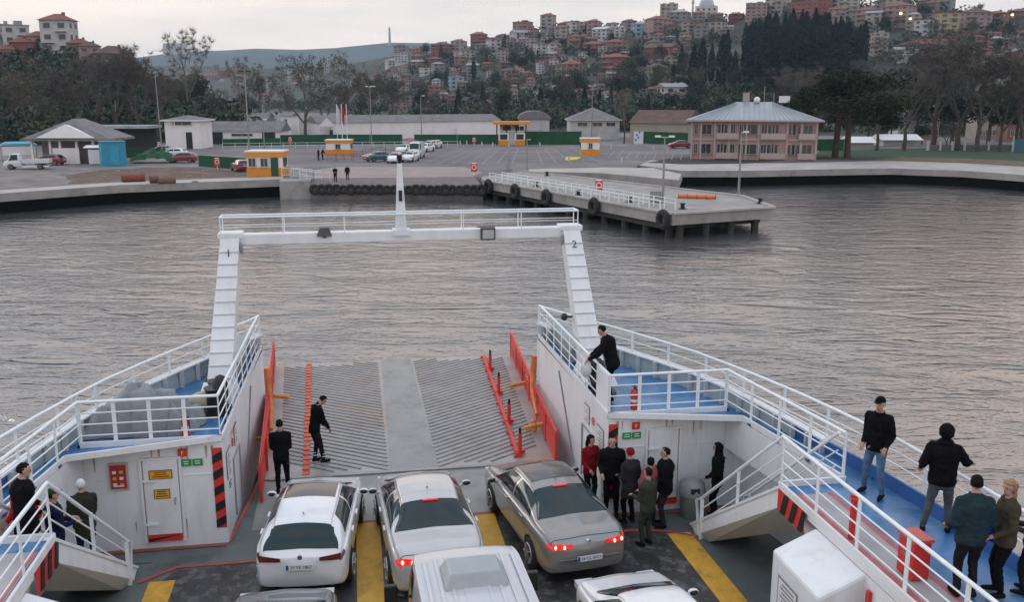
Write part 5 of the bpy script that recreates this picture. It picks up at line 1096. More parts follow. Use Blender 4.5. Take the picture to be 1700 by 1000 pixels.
# stairs from the side deck down to the car deck
for s in (-1, 1):
    T0, T1 = Vector((s * 6.03, 11.97, S)), Vector((s * 5.62, 14.42, D)); Fx = s * 1.05
    st = MB()
    for i in range(9):
        t = (i + .5) / 9; p = T0.lerp(T1, t); st.box((p.x + Fx / 2, p.y, p.z - .02), (1.0, .26, .04))
    sr = st.build('staircase', steel, ferry)
    b = MB()
    for o in (0, Fx):
        p, q = T0 + Vector((o, 0, 0)), T1 + Vector((o, 0, .12))
        if o == 0:
            a0, a1, b0, b1 = p + Vector((-s * .03, -.1, .06)), q + Vector((-s * .03, .3, -.02)), p + Vector((-s * .03, -.1, -.34)), q + Vector((-s * .03, .02, -.12))
            for dx in (0, s * .05): b.add([a0 + Vector((dx, 0, 0)), a1 + Vector((dx, 0, 0)), b1 + Vector((dx, 0, 0)), b0 + Vector((dx, 0, 0))], [(0, 1, 2, 3)])
            b.bar(a0 + Vector((s * .05, 0, 0)), a1 + Vector((s * .05, 0, 0)), .16, .05)
            b.add([b0, b1, b1 + Vector((s * .15, -.35, .02)), b0 + Vector((s * .42, .25, -.62)), b0 + Vector((s * .42, 0, -.62))], [(0, 1, 2, 3, 4)], 1)
        else: b.bar(p + Vector((0, -.12, -.1)), q + Vector((0, .2, -.1)), .05, .3)
    b.add([T0 + Vector((s * .0, -.1, -.03)), T1 + Vector((0, .2, -.08)), T1 + Vector((Fx, .2, -.08)), T0 + Vector((Fx, -.1, -.03))], [(0, 1, 2, 3)], 1)
    b.build('stringer', [white, mat('cream soffit paint', (.40, .38, .33), .5, var=.1)], sr)  # lower plate and soffit are a darker cream than the upper plate
    for o, nm in ((0, 0), (Fx, 1)):
        a, c = T0 + Vector((o, 0, 0)), T1 + Vector((o, -.1, 0)); h = MB(); up = Vector((0, 0, .95))
        h.tube([a + up, c + up * .93, c + Vector((0, .22, .75)), c + Vector((0, .05, .03))], .032, 8)
        for f in (.35, .65): h.tube([a + up * f, c + up * f + Vector((0, .02, 0))], .014, 6)
        h.bar(c + Vector((0, -.05, 0)), c + Vector((0, -.05, .9)), .03, .07); m_ = a.lerp(c, .5); h.bar(m_, m_ + up, .014, .06)
        h.build('handrail', railm, sr)
    hz = MB(); yv = Vector((0, 1, 0)); O = Vector((s * 5.985, 11.95 if s > 0 else 11.05, S - .42)); Uq = Vector((0, -1, 0)) if s > 0 else yv; hz.add([O, O + Uq * .9, O + Uq * .9 + ZU * .4, O + ZU * .4], [(0, 1, 2, 3)], 0)
    for k in range(3): O2 = O + (Vector((0, -1, 0)) if s > 0 else yv) * (.12 + .3 * k); Uv = (Vector((0, -1, 0)) if s > 0 else yv); q = [O2, O2 + Uv * .14, O2 + Uv * .26 + ZU * .4, O2 + Uv * .12 + ZU * .4]; hz.add([v - XU * s * .02 for v in q], [(0, 1, 2, 3)], 1)
    hz.build('hazard_stripe', [redp, blackp], ferry)
    b = MB(); b.add([(s * 6.3, 11.9, S - .2), (s * 6.3, 11.0, S - .2), (s * 6.3, 11.0, S - 1.4)], [(0, 1, 2)]); b.add([(s * 6.34, 11.9, S - .2), (s * 6.34, 11.0, S - .2), (s * 6.34, 11.0, S - 1.4)], [(0, 1, 2)]); b.build('bracket', white, ferry)
    # ventilation housing on the lower wall with a sloped lid
    b = MB(); y0, y1 = 9.35, 10.75; b.add([(s * 6.0, y0, D), (s * 5.28, y0, D), (s * 5.28, y1, D), (s * 6.0, y1, D), (s * 6.0, y0, 3.62), (s * 5.28, y0, 3.3), (s * 5.28, y1, 3.3), (s * 6.0, y1, 3.62)], [(0, 1, 5, 4), (1, 2, 6, 5), (2, 3, 7, 6), (4, 5, 6, 7)]); v_ = b.build('vent_housing', white, ferry, .05, fix=True)
    q = MB(); Xp = s * 5.272; yo = 10.6; q.add([(Xp, 9.9, 2.45), (Xp, 10.5, 2.45), (Xp, 10.5, 3.0), (Xp, 9.9, 3.0)], [(0, 1, 2, 3)], 0); q.add([(Xp - s * .004, 9.93, 2.48), (Xp - s * .004, 10.47, 2.48), (Xp - s * .004, 10.47, 2.97), (Xp - s * .004, 9.93, 2.97)], [(0, 1, 2, 3)], 1)
    for i in range(6): z = 2.54 + i * .07; q.add([(Xp - s * .008, 10.0, z), (Xp - s * .008, 10.4 - .05 * (i % 2), z), (Xp - s * .008, 10.4 - .05 * (i % 2), z + .028), (Xp - s * .008, 10.0, z + .028)], [(0, 1, 2, 3)], 2)
    q.build('notice', [greyink, pale, greyink], v_)
    b = MB(); b.box((s * 5.97, 9.2, 2.5), (.05, .08, 1.9)); b.build('standpipe', redp, ferry)
    for i, (y, c_) in enumerate(((8.3, 0), (6.2, 0))): b = MB(); b.box((s * 5.985, y, 2.6), (.05, .8, 1.7)); b.build('locker_door', white, ferry, .01)
# red stripes on the side deck edge
for s in (-1, 1):
    b = MB(); b.add([(s * 6.12, y, S + .006) for y in (11.6, -12.0)] + [(s * 6.72, y, S + .006) for y in (-12.0, 11.6)], [(0, 1, 2, 3)[::-s]]); b.build('deck_plate', mat('pale grey plate', (.36, .35, .36), .45, var=.15, scale=2), ferry)
    for x in (6.14, 6.70): b = MB(); b.add([(s * x, y, S + .010) for y in (11.6, -12.0)] + [(s * (x + .09), y, S + .010) for y in (-12.0, 11.6)], [(0, 1, 2, 3)[::-s]]); b.build('deck_line', mat('faded red line', (.50, .13, .13), .6, var=.3, scale=4), ferry)
# gantry over the bow
for s in (-1, 1):
    pass
gan = MB(); lt = []
for s in (-1, 1):
    B0, B1 = Vector((s * 4.42, 18.25, S)), Vector((s * 4.14, 19.6, 7.28)); n = 10
    for i in range(1):
        w0, w1, d0, d1 = .56, .44, .62, .40
        vs = [B0 + Vector((a * w0 / 2, c * d0 / 2, 0)) for a, c in ((-1, -1), (1, -1), (1, 1), (-1, 1))] + [B1 + Vector((a * w1 / 2, c * d1 / 2, 0)) for a, c in ((-1, -1), (1, -1), (1, 1), (-1, 1))]
        gan.add(vs, [(0, 3, 2, 1), (4, 5, 6, 7), (0, 1, 5, 4), (1, 2, 6, 5), (2, 3, 7, 6), (3, 0, 4, 7)])
        gan.add([B0 + Vector((a, c, z)) for z, k in ((0, 1),) for a, c in ((-.42, -.75), (.42, -.75), (.42, .4), (-.42, .4))] + [B0 + Vector((a, c, .45)) for a, c in ((-.285, -.32), (.285, -.32), (.285, .3), (-.285, .3))], [(0, 1, 5, 4), (1, 2, 6, 5), (2, 3, 7, 6), (3, 0, 4, 7)])
    lt.append((B0, B1))
gan.box((0, 19.62, 7.21), (8.3, .3, .26))
for s in (-1, 1): gan.box((s * 4.14, 19.62, 7.32), (.56, .46, .14))
gt = gan.build('gantry', white, ferry, .02)
for s, (B0, B1) in zip((-1, 1), lt):
    b = MB(); d = (B1 - B0)
    for i in range(11):
        t = .13 + i * .078; p = B0 + d * t; b.box(p + Vector((0, -(.62 + (.40 - .62) * t) / 2 - .012, 0)), (.56 - .12 * t + .0, .03, .022))
    b.build('ladder_rung', mat('pale rung', (.6, .62, .64), .5), gt)
    b = MB(); t = .90; p = B0 + d * t; y_ = p.y - .24; ang = math.atan2(d.y, d.z); M_ = Matrix.Translation((p.x, y_ - .005, p.z)) @ Matrix.Rotation(R(90) - ang, 4, 'X'); text_into(b, '1' if s < 0 else '2', .26, M_, depth=.012); b.build('number', ink, gt)
    b = MB(); b.tube([(s * 3.98, 19.42, 7.2), (s * 3.9, 19.38, 7.1), (s * 3.88, 19.36, 6.9)], .04, 8); b.build('cable', greyink, gt)
b = MB()
for y in (19.42, 19.84):
    b.tube([(-4.35, y, 7.76), (4.3, y, 7.76)], .024, 8); b.tube([(-4.35, y, 7.52), (4.3, y, 7.52)], .010, 6)
    for i in range(7): x = -4.35 + 8.65 * i / 6; b.bar((x, y, 7.25), (x, y, 7.76), .022, .022)
for x in (-4.35, 4.3): b.tube([(x, 19.42, 7.76), (x, 19.84, 7.76)], .024, 8)
b.build('gantry_rail', railm, gt)
b = MB(); b.add([(-.1 + a * w / 2, 19.62 + c * w / 2, z) for z, w in ((7.2, .28), (8.98, .11)) for a, c in ((-1, -1), (1, -1), (1, 1), (-1, 1))], [(0, 3, 2, 1), (4, 5, 6, 7), (0, 1, 5, 4), (1, 2, 6, 5), (2, 3, 7, 6), (3, 0, 4, 7)]); b.box((-.1, 19.6, 7.3), (.42, .4, .14)); b.build('mast', white, gt)
b = MB(); b.tube([(-.1, 19.6, 8.98), (-.1, 19.6, 9.04), (-.1, 19.6, 9.05), (-.1, 19.6, 9.19)], [.04, .04, .065, .065], 10); b.build('mast_light', blackp, gt); b = MB(); b.box((-.1, 19.52, 8.2), (.08, .07, .26)); b.build('mast_light', blackp, gt)
# floodlights on the beam
b = MB(); b.box((-1.95, 19.5, 7.36), (.36, .22, .2), top=(.6, .7)); b.box((-1.95, 19.5, 7.27), (.1, .1, .12)); b.build('floodlight', mat('dark floodlight housing', (.06, .065, .06), .5), gt)
b = MB(); b.box((2.02, 19.42, 7.22), (.36, .12, .3)); b.box((2.02, 19.355, 7.22), (.28, .03, .22), mat=1); b.bar((1.75, 19.42, 7.4), (2.2, 19.42, 7.4), .03, .03); b.build('floodlight', [mat('dark floodlight housing', (.06, .065, .06), .5), mat('lamp glass', (.42, .43, .42), .15)], gt)
b = MB(); b.ell((3.85, 18.9, 5.15), (.09, .09, .1)); b.bar((3.9, 18.9, 5.15), (4.1, 18.9, 5.15), .04, .04); b.build('deck_lamp', blackp, gt)
# bow ramp: plate with chevron grip bars
rm = mat('ramp plate', (.33, .33, .325), .45, metal=.15, var=.22, scale=1.1, dirt=(.36, .24, .16), dirtamt=.75, dscale=.45, bump=.1)
RZ0, RZ1, RY0, RY1 = D + .02, D + .05, 18.42, 27.35
def rz(y): return RZ0 + (RZ1 - RZ0) * (y - RY0) / (RY1 - RY0)
def rw(y): return 3.58 + (y - RY0) * .062
b = MB(); b.add([(-3.62, RY0, RZ0), (3.62, RY0, RZ0), (rw(RY1), RY1, RZ1), (-rw(RY1), RY1, RZ1), (-3.5, RY0, RZ0 - .4), (3.5, RY0, RZ0 - .4), (rw(RY1), RY1, RZ1 - .2), (-rw(RY1), RY1, RZ1 - .2)], [(0, 1, 2, 3), (4, 7, 6, 5), (0, 4, 5, 1), (1, 5, 6, 2), (2, 6, 7, 3), (3, 7, 4, 0)])
ramp = b.build('bow_ramp', rm, ferry)
b = MB(); barm = mat('grip bar steel', (.235, .225, .215), .6, metal=.1, var=.4, scale=3)
for s in (-1, 1):
    y = RY0 - .6
    while y < RY1 + 1:
        x0, x1 = .62, rw(y) - .28; k = .62
        pts = []
        for i in range(9):
            x = x0 + (x1 - x0) * i / 8; yy = y + (x - x0) * k
            if RY0 + .1 < yy < RY1 - .1: pts.append((s * x, yy, rz(yy) + .008))
        if len(pts) > 1: b.bar(pts[0], pts[-1], .06, .02)
        y += .235
b.build('grip_bar', barm, ramp)
b = MB(); b.add([(-.58, RY0, RZ0 + .012), (.60, RY0, RZ0 + .012), (.52, RY1, RZ1 + .012), (-.46, RY1, RZ1 + .012)], [(0, 1, 2, 3)]); b.build('centre_strip', paledeck, ramp)
b = MB(); b.box((0, RY0 - .02, RZ0), (6.9, .12, .06)); b.build('hinge', steel, ramp)
for i in range(26):
    pass
b = MB()
for i in range(30): t = i / 29.; y = 18.6 + 8.6 * t; b.box((-2.60 - .32 * t, y, rz(y) + .022), (.17, .2, .02))
b.build('orange_line', mat('orange red line', (.62, .10, .04), .6, var=.2, scale=6), ramp)
# low red kerb with reflector posts
gr = MB(); P0, P1 = Vector((2.66, 18.8, rz(18.8) + .06)), Vector((3.06, 27.1, rz(27.1) + .06)); gr.bar(P0, P1, .09, .1)
for k in range(12): q = P0.lerp(P1, k / 11.); gr.box(q - Vector((0, 0, .03)), (.2, .08, .05))
kr = gr.build('red_kerb', redp, ramp)
for t in (.02, .27, .55, .83): q = P0.lerp(P1, t) + Vector((.08, 0, 0)); b = MB(); b.tube([q, q + Vector((0, 0, .52))], .05, 8); b.box(q + Vector((0, 0, .03)), (.24, .16, .08)); b.tube([q + Vector((0, 0, .5)), q + Vector((0, 0, .66))], .035, 8, mat=1); b.build('reflector_post', [redp, blackp], kr)
# guard rails on the ramp edges
for s in (-1, 1):
    b = MB(); y0, y1 = 17.3 if s < 0 else 18.25, 27.2; X = lambda y: s * (rw(y) - .06 if y > 18.4 else 3.52)
    P_ = [Vector((X(y), y, rz(y))) for y in (y0, 20.5, 23.7, y1)]
    for a, c in zip(P_, P_[1:]):
        b.bar(a + Vector((0, 0, .28)), c + Vector((0, 0, .28)), .03, .5); b.bar(a + Vector((0, 0, .84)), c + Vector((0, 0, .84)), .07, .07); b.bar(a + Vector((0, 0, .66)), c + Vector((0, 0, .66)), .04, .05)
    if s < 0: b.bar(P_[0] + Vector((.0, 0, .6)), P_[-1] + Vector((0, 0, .6)), .03, .7)
    else: b.bar(P_[2] + Vector((0, 0, .55)), P_[3] + Vector((0, 0, .5)), .03, .66)
    gd = b.build('guard_rail', redp, ramp)
    for i in range(7):
        y = y0 + (y1 - y0) * i / 6; q = MB(); q.bar((X(y), y, rz(y)), (X(y), y, rz(y) + .86), .07, .07); q.build('guard_post', redp, gd)
    b = MB()
    for y, n in ((23.6, 5), (20.2, 4)):
        for k in range(n): b.ell((X(y) + s * (.22 if y > 22 else -.25), y + .14 * (k % 2), D + .15 + k * (.12 if y > 22 else .06)), (.085, .085, .07), 8, 6)
        b.bar((X(y) - s * .5, y, D + .2), (X(y) + s * .3, y, D + .35), .1, .1)
    b.build('chain_hook', hookm, ramp)
    b = MB(); b.tube([(s * 3.80, 22.1, 3.15), (s * 3.76, 22.1, 2.7), (s * 3.70, 21.9, 2.2), (s * 3.62, 20.9, 1.8)], [.10, .10, .08, .06], 8); b.build('hydraulic_arm', mat('orange hydraulic', (.66, .19, .06), .5, var=.3, scale=5), ramp)
# bow gear on the side decks
for s in (-1, 1):
    b = MB(); b.bar((s * 4.3, 18.9, S + .55), (s * 4.3, 21.4, S + .55), .5, .06); b.bar((s * 4.3, 19.3, S + .3), (s * 4.3, 21.0, S + .3), .3, .5); b.build('winch_cover', mat('grey winch', (.3, .34, .36), .5, var=.2), ferry)
    for y in (17.1, 17.55): b = MB(); b.tube([(s * 4.35, y, S), (s * 4.35, y, S + .5), (s * 4.35, y, S + .6)], [.17, .17, .22], 12); b.tube([(s * 4.35, y, S), (s * 4.35, y, S + .05)], .3, 12); b.build('mooring_bitt', blackp, ferry)
    b = MB(); b.torus((s * 4.25, 17.3, S + .42), .26, .13, 'X', 18, 8); b.build('fairlead_roller', rubber, ferry)
# canvas covered raft, extinguishers, bin, red locker, ropes
tm = mat('grey tarpaulin', (.23, .25, .27), .6, var=.25, scale=3, bump=.6, bscale=4)
b = MB(); nx, ny = 56, 28; vs = []
for j in range(ny + 1):
    for i in range(nx + 1):
        u, v = i / nx * 2 - 1, j / ny * 2 - 1; q = max(abs(u) ** 3.2, abs(v) ** 3.2)
        hgt = (1 - min(1, q ** 1.4)) * (.70 + .32 * math.exp(-((u + .05) ** 2) * 9) + .12 * math.exp(-((u - .6) ** 2) * 16))
        fold = (.17 * noise.noise(Vector((u * 2.4 + v * 1.5, v * 1.6, 1))) + .035 * noise.noise(Vector((u * 9 + v * 2, v * 4, 2)))); f2 = .04 * sin(u * 11 + v * 5 + 3 * noise.noise(Vector((u * 2, v * 2, 5)))) - .13 * max(0, .16 - abs(noise.noise(Vector((u * 2.6 + v * 1.2, v * 2.4 - u, 7))))) / .16
        vs.append((-5.62 + u * 1.05 + v * .12 + f2 * .7, 16.32 + v * .42 - u * .1 + fold * .5, S + .02 + max(0, hgt + (fold + f2) * min(1, hgt * 3))))
b.add(vs, [(j * (nx + 1) + i, j * (nx + 1) + i + 1, (j + 1) * (nx + 1) + i + 1, (j + 1) * (nx + 1) + i) for j in range(ny) for i in range(nx)], 0, True)
o = b.build('tarpaulin_bundle', tm, label='bulky gear under a grey tarpaulin on the blue side deck behind the railing', cat='covered gear'); on_ferry(o)
b = MB(); b.ell((0, 0, .28), (.3, .22, .2), 12, 8); b.ell((-.2, .1, .12), (.2, .2, .14), 10, 6); o = b.build('canvas_sack', mat('beige canvas', (.42, .36, .27), .9), label='small beige sack lying behind the grey tarpaulin bundle', cat='sack'); o.location = FM(-4.62, 17.2, S)
def extinguisher(p, label):
    e = empty('fire_extinguisher', FM(*p), label=label, cat='fire extinguisher', group='fire extinguishers'); b = MB(); b.tube([(0, 0, .0), (0, 0, .03), (0, 0, .40), (0, 0, .46), (0, 0, .48)], [.07, .08, .08, .05, .02], 14); b.build('cylinder', redp, e)
    b = MB(); b.box((0, -.02, .52), (.05, .1, .03)); b.tube([(0, 0, .46), (0, 0, .52)], .02, 8); b.tube([(0, -.05, .5), (.09, -.05, .42), (.095, -.03, .15)], .012, 6); b.build('valve', blackp, e); b = MB(); b.tube([(0, 0, .18), (0, 0, .24)], .0815, 14, caps=False); b.build('band', pale, e)
extinguisher((4.62, 15.74, S + .1), 'red fire extinguisher behind the starboard railing above the small red sign'); extinguisher((-4.72, 15.74, S + .05), 'red fire extinguisher beside the grey tarpaulin bundle')
e = empty('litter_bin', FM(5.80, 15.22, D), label='grey plastic litter bin against the white wall', cat='bin'); b = MB(); b.tube([(0, 0, 0), (0, 0, .04), (0, 0, .55)], [.2, .22, .27], 20); b.build('body', greyp, e); b = MB(); b.tube([(0, 0, .55), (0, 0, .6), (0, 0, .8), (0, 0, .88)], [.30, .3, .27, .14], 20); b.build('lid', mat('grey bin lid', (.25, .26, .26), .45), e); b = MB(); b.box((-.02, -.255, .70), (.2, .06, .12)); b.build('flap', darkm, e)
e = empty('red_locker', PZ(1514, 955, S + .01), rz=0, label='red steel fire hose locker on the starboard walkway', cat='locker'); b = MB(); b.box((0, 0, .30), (.28, .38, .58)); b.build('body', redp, e, .015); b = MB(); b.box((0, 0, .61), (.32, .42, .05)); b.build('lid', mat('faded red lid', (.55, .12, .10), .45), e); b = MB(); b.box((-.15, 0, .35), (.02, .12, .04)); b.build('latch', steel, e)
e = empty('red_standpipe', FM(6.22, 10.1, S), label='red fire main standpipe by the walkway railing', cat='pipe'); b = MB(); b.tube([(0, 0, 0), (0, 0, .75)], .05, 10); b.build('pipe', redp, e); b = MB(); b.torus((0, -.05, .72), .09, .015, 'Z', 14, 6); b.build('valve_wheel', redp, e)
b = MB(); r_ = random.Random(8); pts = [(6.35 + .12 * sin(i * .9), 12.6 + i * .06, 2.9 - i * .04 + .05 * sin(i * 1.3)) for i in range(20)]; b.tube(pts, .03, 6); o = b.build('hose', mat('pale hose', (.4, .42, .42), .6), label='pale hose bundled along the inside of the starboard stairs', cat='hose'); on_ferry(o)
# ================================================================ vehicles
def paint(name, c, metal=.0, rough=.3):
    m = mat(name, c, rough, metal=metal, var=.03, scale=1.5, coat=.9, dirt=tuple(x * .75 for x in c), dirtamt=.25, dscale=2.0); return m
car_white = paint('white car paint', (.74, .75, .76)); car_silver = paint('silver car paint', (.50, .495, .49), .2); car_grey = paint('warm grey car paint', (.25, .24, .23), .3); car_dark = paint('dark silver car paint', (.22, .23, .25), .5)
car_redp = paint('dark red car paint', (.20, .02, .03)); car_teal = paint('teal car paint', (.05, .12, .14))
glass = mat('car window glass', (.010, .028, .033), .08, var=.1, spec=.35); trimb = mat('black car trim', (.02, .02, .02), .45, var=.1); chrome = mat('bright car trim', (.6, .6, .6), .18, metal=.9, var=.03)
lamp_off = mat('dark red lamp lens', (.10, .006, .01), .15, coat=.8, var=.1); lamp_on = mat('lit red lamp lens', (.45, .01, .01), .2, emit=(1, .02, .02), estr=.45, var=.1); lamp_hot = mat('lit lamp core', (1, .6, .5), .2, emit=(1, .30, .22), estr=2.2)
tyrem = rubber; rimm = mat('alloy wheel', (.42, .42, .43), .3, metal=.8, var=.1)
def lerp_t(tab, y):
    if y <= tab[0][0]: return tab[0][1]
    for (a, p), (b_, q) in zip(tab, tab[1:]):
        if y <= b_:
            t = (y - a) / max(1e-9, b_ - a); return p + (q - p) * t
    return tab[-1][1]
def smooth_t(tab, n=3, k=.07):
    return lambda y: sum(lerp_t(tab, y + k * j) for j in (-1, -.5, 0, .5, 1)) / 5.
class Car:
    """loft of a car body: y runs from the tail (0) to the nose (L)"""
    def __init__(s, L, top, wid, belt, wtop, bot=.24, tail=.12, nose=.25):
        s.L = L; s.top = smooth_t(top); s.wid = smooth_t(wid); s.belt = smooth_t(belt); s.wt = smooth_t(wtop); s.bot = bot; s.tail = tail; s.nose = nose
    def ring(s, y):
        yc = max(0.001, min(s.L - .001, y)); zt, w, zs, wt = s.top(yc), s.wid(yc), s.belt(yc), s.wt(yc)
        e = min(1, yc / .25, (s.L - yc) / .3); zb = s.bot + .12 * (1 - e) ** 2
        zs = min(zs, zt - .03); c = max(0, min(1, (zt - zs - .06) / .22)); wt = min(w * .93, wt) if c > 0 else w * .86
        wt = w * .86 * (1 - c) + wt * c
        P_ = [(0, zb), (w * .55, zb), (w * .88, zb + .01), (w * .965, zb + .10), (w * .985, (zb * .45 + zs * .55) - .1), (w, zs - .17), (w * .975, zs - .035), (w * .93, zs + .004),
              (w * .93 + (wt - w * .93) * .06, zs + .02 * c + .004), (w * .93 + (wt - w * .93) * .5 + .02 * c, zs + (zt - zs) * .55), (wt, zt - .085 * c - .012 * (1 - c)), (wt * .93, zt - .03 * c - .005), (wt * .62, zt - .004), (0, zt + .018)]
        return P_
    def pt(s, y, t):
        """t is a ring coordinate 0 (sill centre) .. 13 (roof centre); beyond 13 the other side"""
        sg = 1
        if t > 13: t = 26 - t; sg = -1
        P_ = s.ring(y); i = int(min(12, max(0, math.floor(t)))); f = t - i
        g = lambda k: Vector((P_[max(0, min(13, k))])) if 0 <= k <= 13 else Vector((-P_[26 - k][0], P_[26 - k][1])) if k > 13 else Vector((-P_[-k][0], P_[-k][1]))
        a, b_, c, d = g(i - 1), g(i), g(i + 1), g(i + 2)
        q = .5 * ((2 * b_) + (c - a) * f + (2 * a - 5 * b_ + 4 * c - d) * f * f + (3 * b_ - a - 3 * c + d) * f ** 3)
        z = q.y; yo = y
        if y < .9: yo += s.tail * max(0, z - .50) * (1 - y / .9) ** 2
        if y > s.L - 1.0: k = (1 - (s.L - y) / 1.0) ** 2; yo -= s.nose * max(0, z - .45) * k; 
        bul = 1 - min(1, (q.x / max(.3, s.wid(y))) ** 2)
        if y < .25: yo -= .07 * bul * (1 - y / .25)
        if y > s.L - .3: yo += .10 * bul * (1 - (s.L - y) / .3)
        return Vector((sg * q.x, yo - s.L / 2, z))
    def patch(s, mb, f0, f1, t0, t1, nu=10, nv=8, off=.006, mat=0, rnd_=.0):
        """surface piece between two y-edges given as functions of v, over ring range t0..t1"""
        vs = []; 
        for j in range(nv + 1):
            v = j / nv; t = t0 + (t1 - t0) * v
            for i in range(nu + 1):
                u = i / nu; y0, y1 = (f0(v) if callable(f0) else f0), (f1(v) if callable(f1) else f1); y = y0 + (y1 - y0) * u
                p = s.pt(y, t); du = s.pt(y + .01, t) - s.pt(y - .01, t); dv = s.pt(y, min(25.99, t + .04)) - s.pt(y, max(.01, t - .04)); n = dv.cross(du)
                n = n.normalized() if n.length > 1e-9 else Vector((0, 0, 1)); c = Vector((0, y - s.L / 2, .7)); n = n if n.dot(p - c) > 0 else -n
                vs.append(p + n * off)
        mb.add(vs, [(j * (nu + 1) + i, j * (nu + 1) + i + 1, (j + 1) * (nu + 1) + i + 1, (j + 1) * (nu + 1) + i) for j in range(nv) for i in range(nu)], mat, True); return mb
    def body(s, mats, parent, wheels, r=.33, ns=110, nt=4):
        mb = MB(); ts = [i / nt for i in range(26 * nt)]
        ys = [s.L * (.5 - .5 * cos(pi * i / ns)) * .5 + s.L * i / ns * .5 for i in range(ns + 1)]; vs = [s.pt(y, t) for y in ys for t in ts]; n = len(ts)
        fs = [(i * n + j, (i + 1) * n + j, (i + 1) * n + (j + 1) % n, i * n + (j + 1) % n) for i in range(ns) for j in range(n)]
        mb.add(vs, fs, 0, True)
        for i0 in (0, ns):
            c = sum((vs[i0 * n + j] for j in range(n)), Vector()) / n; mb.add([vs[i0 * n + j] for j in range(n)] + [c], [(j, (j + 1) % n, n) for j in range(n)], 0, True)
        o = mb.build('body', mats, parent, fix=True)
        cut = MB(); 
        for y in wheels:
            for sx in (-1, 1): cut.tube([(sx * .55, y - s.L / 2, r), (sx * 1.2, y - s.L / 2, r)], r * 1.13, 28)
        co = cut.build('cutter', trimb, fix=True); m = o.modifiers.new('w', 'BOOLEAN'); m.object = co; m.operation = 'DIFFERENCE'; m.solver = 'EXACT'; m.material_mode = 'TRANSFER'
        dg = bpy.context.evaluated_depsgraph_get(); me = bpy.data.meshes.new_from_object(o.evaluated_get(dg)); o.modifiers.clear(); o.data = me; bpy.data.objects.remove(co)
        if trimb.name not in [x.name for x in me.materials if x]: me.materials.append(trimb)
        return o
def wheel(parent, x, y, r, far=False):
    e = MB(); e.tube([(x - .105, y, r), (x - .09, y, r), (x + .09, y, r), (x + .105, y, r)], [r * .9, r, r, r * .9], 24, caps=True); w = e.build('wheel', tyrem, parent)
    sgn_ = 1 if x > 0 else -1; q = MB(); q.tube([(x + sgn_ * .10, y, r), (x + sgn_ * .112, y, r)], r * .68, 24)
    q.build('rim', trimb, w); q = MB()
    for k in range(5):
        a = 2 * pi * k / 5; q.bar((x + sgn_ * .118, y, r), (x + sgn_ * .118, y + cos(a) * r * .64, r + sin(a) * r * .64), .02, .075, up=(1, 0, 0))
    q.torus((x + sgn_ * .115, y, r), r * .65, .018, 'X', 24, 6); q.ell((x + sgn_ * .12, y, r), (.02, .05, .05), 10, 6); q.build('spoke', rimm, w)
def plate_txt(parent, M, s):
    b = MB(); b.box((0, 0, 0), (.52, .012, .115)); b.box((-.235, -.008, 0), (.045, .004, .105), mat=1)
    text_into(b, s, .088, Matrix(((1, 0, 0, .02), (0, 0, -1, -.010), (0, 1, 0, 0), (0, 0, 0, 1))), 2, .001)
    o = b.build('number_plate', [pale, mat('plate blue', (.02, .08, .35), .4), ink], parent); o.matrix_local = M; return o
SED = dict(L=4.5, top=[(0, .84), (.12, 1.00), (.30, 1.06), (.85, 1.09), (1.45, 1.38), (1.75, 1.445), (2.2, 1.465), (2.6, 1.44), (2.85, 1.37), (3.45, 1.06), (3.65, 1.00), (4.1, .90), (4.35, .80), (4.5, .62)],
    wid=[(0, .70), (.08, .80), (.35, .87), (.9, .895), (3.6, .895), (4.1, .86), (4.35, .74), (4.5, .58)], belt=[(0, .80), (.3, .95), (1, .99), (2.5, .955), (3.5, .90), (4.2, .80), (4.5, .6)], wtop=[(0, .7), (.85, .66), (1.5, .56), (2.2, .585), (2.8, .57), (3.4, .66), (3.6, .7)])
def add_mirrors(c, e, mats, y, z, w):
    for sx in (-1, 1):
        b = MB(); b.ell((sx * (w + .10), y - c.L / 2, z), (.105, .065, .065), 12, 8); b.bar((sx * (w - .05), y - c.L / 2, z - .06), (sx * (w + .1), y - c.L / 2, z - .03), .05, .04); o = b.build('mirror', mats, e)
        q = MB(); q.ell((sx * (w + .10), y - c.L / 2 - .035, z), (.085, .038, .05), 10, 6); q.build('mirror_glass', glass, o)
def sides(c, e, yr, yf, yb, far=False):
    """door glass, split by the pillar at yb"""
    for sg in (0, 1):
        for a, d in ((yr, yb - .04), (yb + .04, yf)):
            b = MB(); T = lambda t: t if sg == 0 else 26 - t
            sl = (lambda v, a=a: a + (.30 * v if a == yr else 0)); sr = (lambda v, d=d: d - (.62 * v if d == yf else 0))
            c.patch(b, sl, sr, T(8.25), T(9.93), 10, 8, .004); b.build('side_window', glass, e)
def seams(c, e, ys, t0=3.6, t1=7.6):
    b = MB()
    for y in ys:
        for sg in (0, 1): T = lambda t: t if sg == 0 else 26 - t; c.patch(b, y - .005, y + .005, T(t0), T(t1), 1, 12, .003)
    b.build('door_seam', trimb, e)
def handles(c, e, ys, m):
    for y in ys:
        for sg in (0, 1): p = c.pt(y, 5.6 if sg == 0 else 20.4); b = MB(); b.box(p + Vector(((.02 if sg == 0 else -.02), 0, .02)), (.04, .2, .03)); b.build('door_handle', m, e)
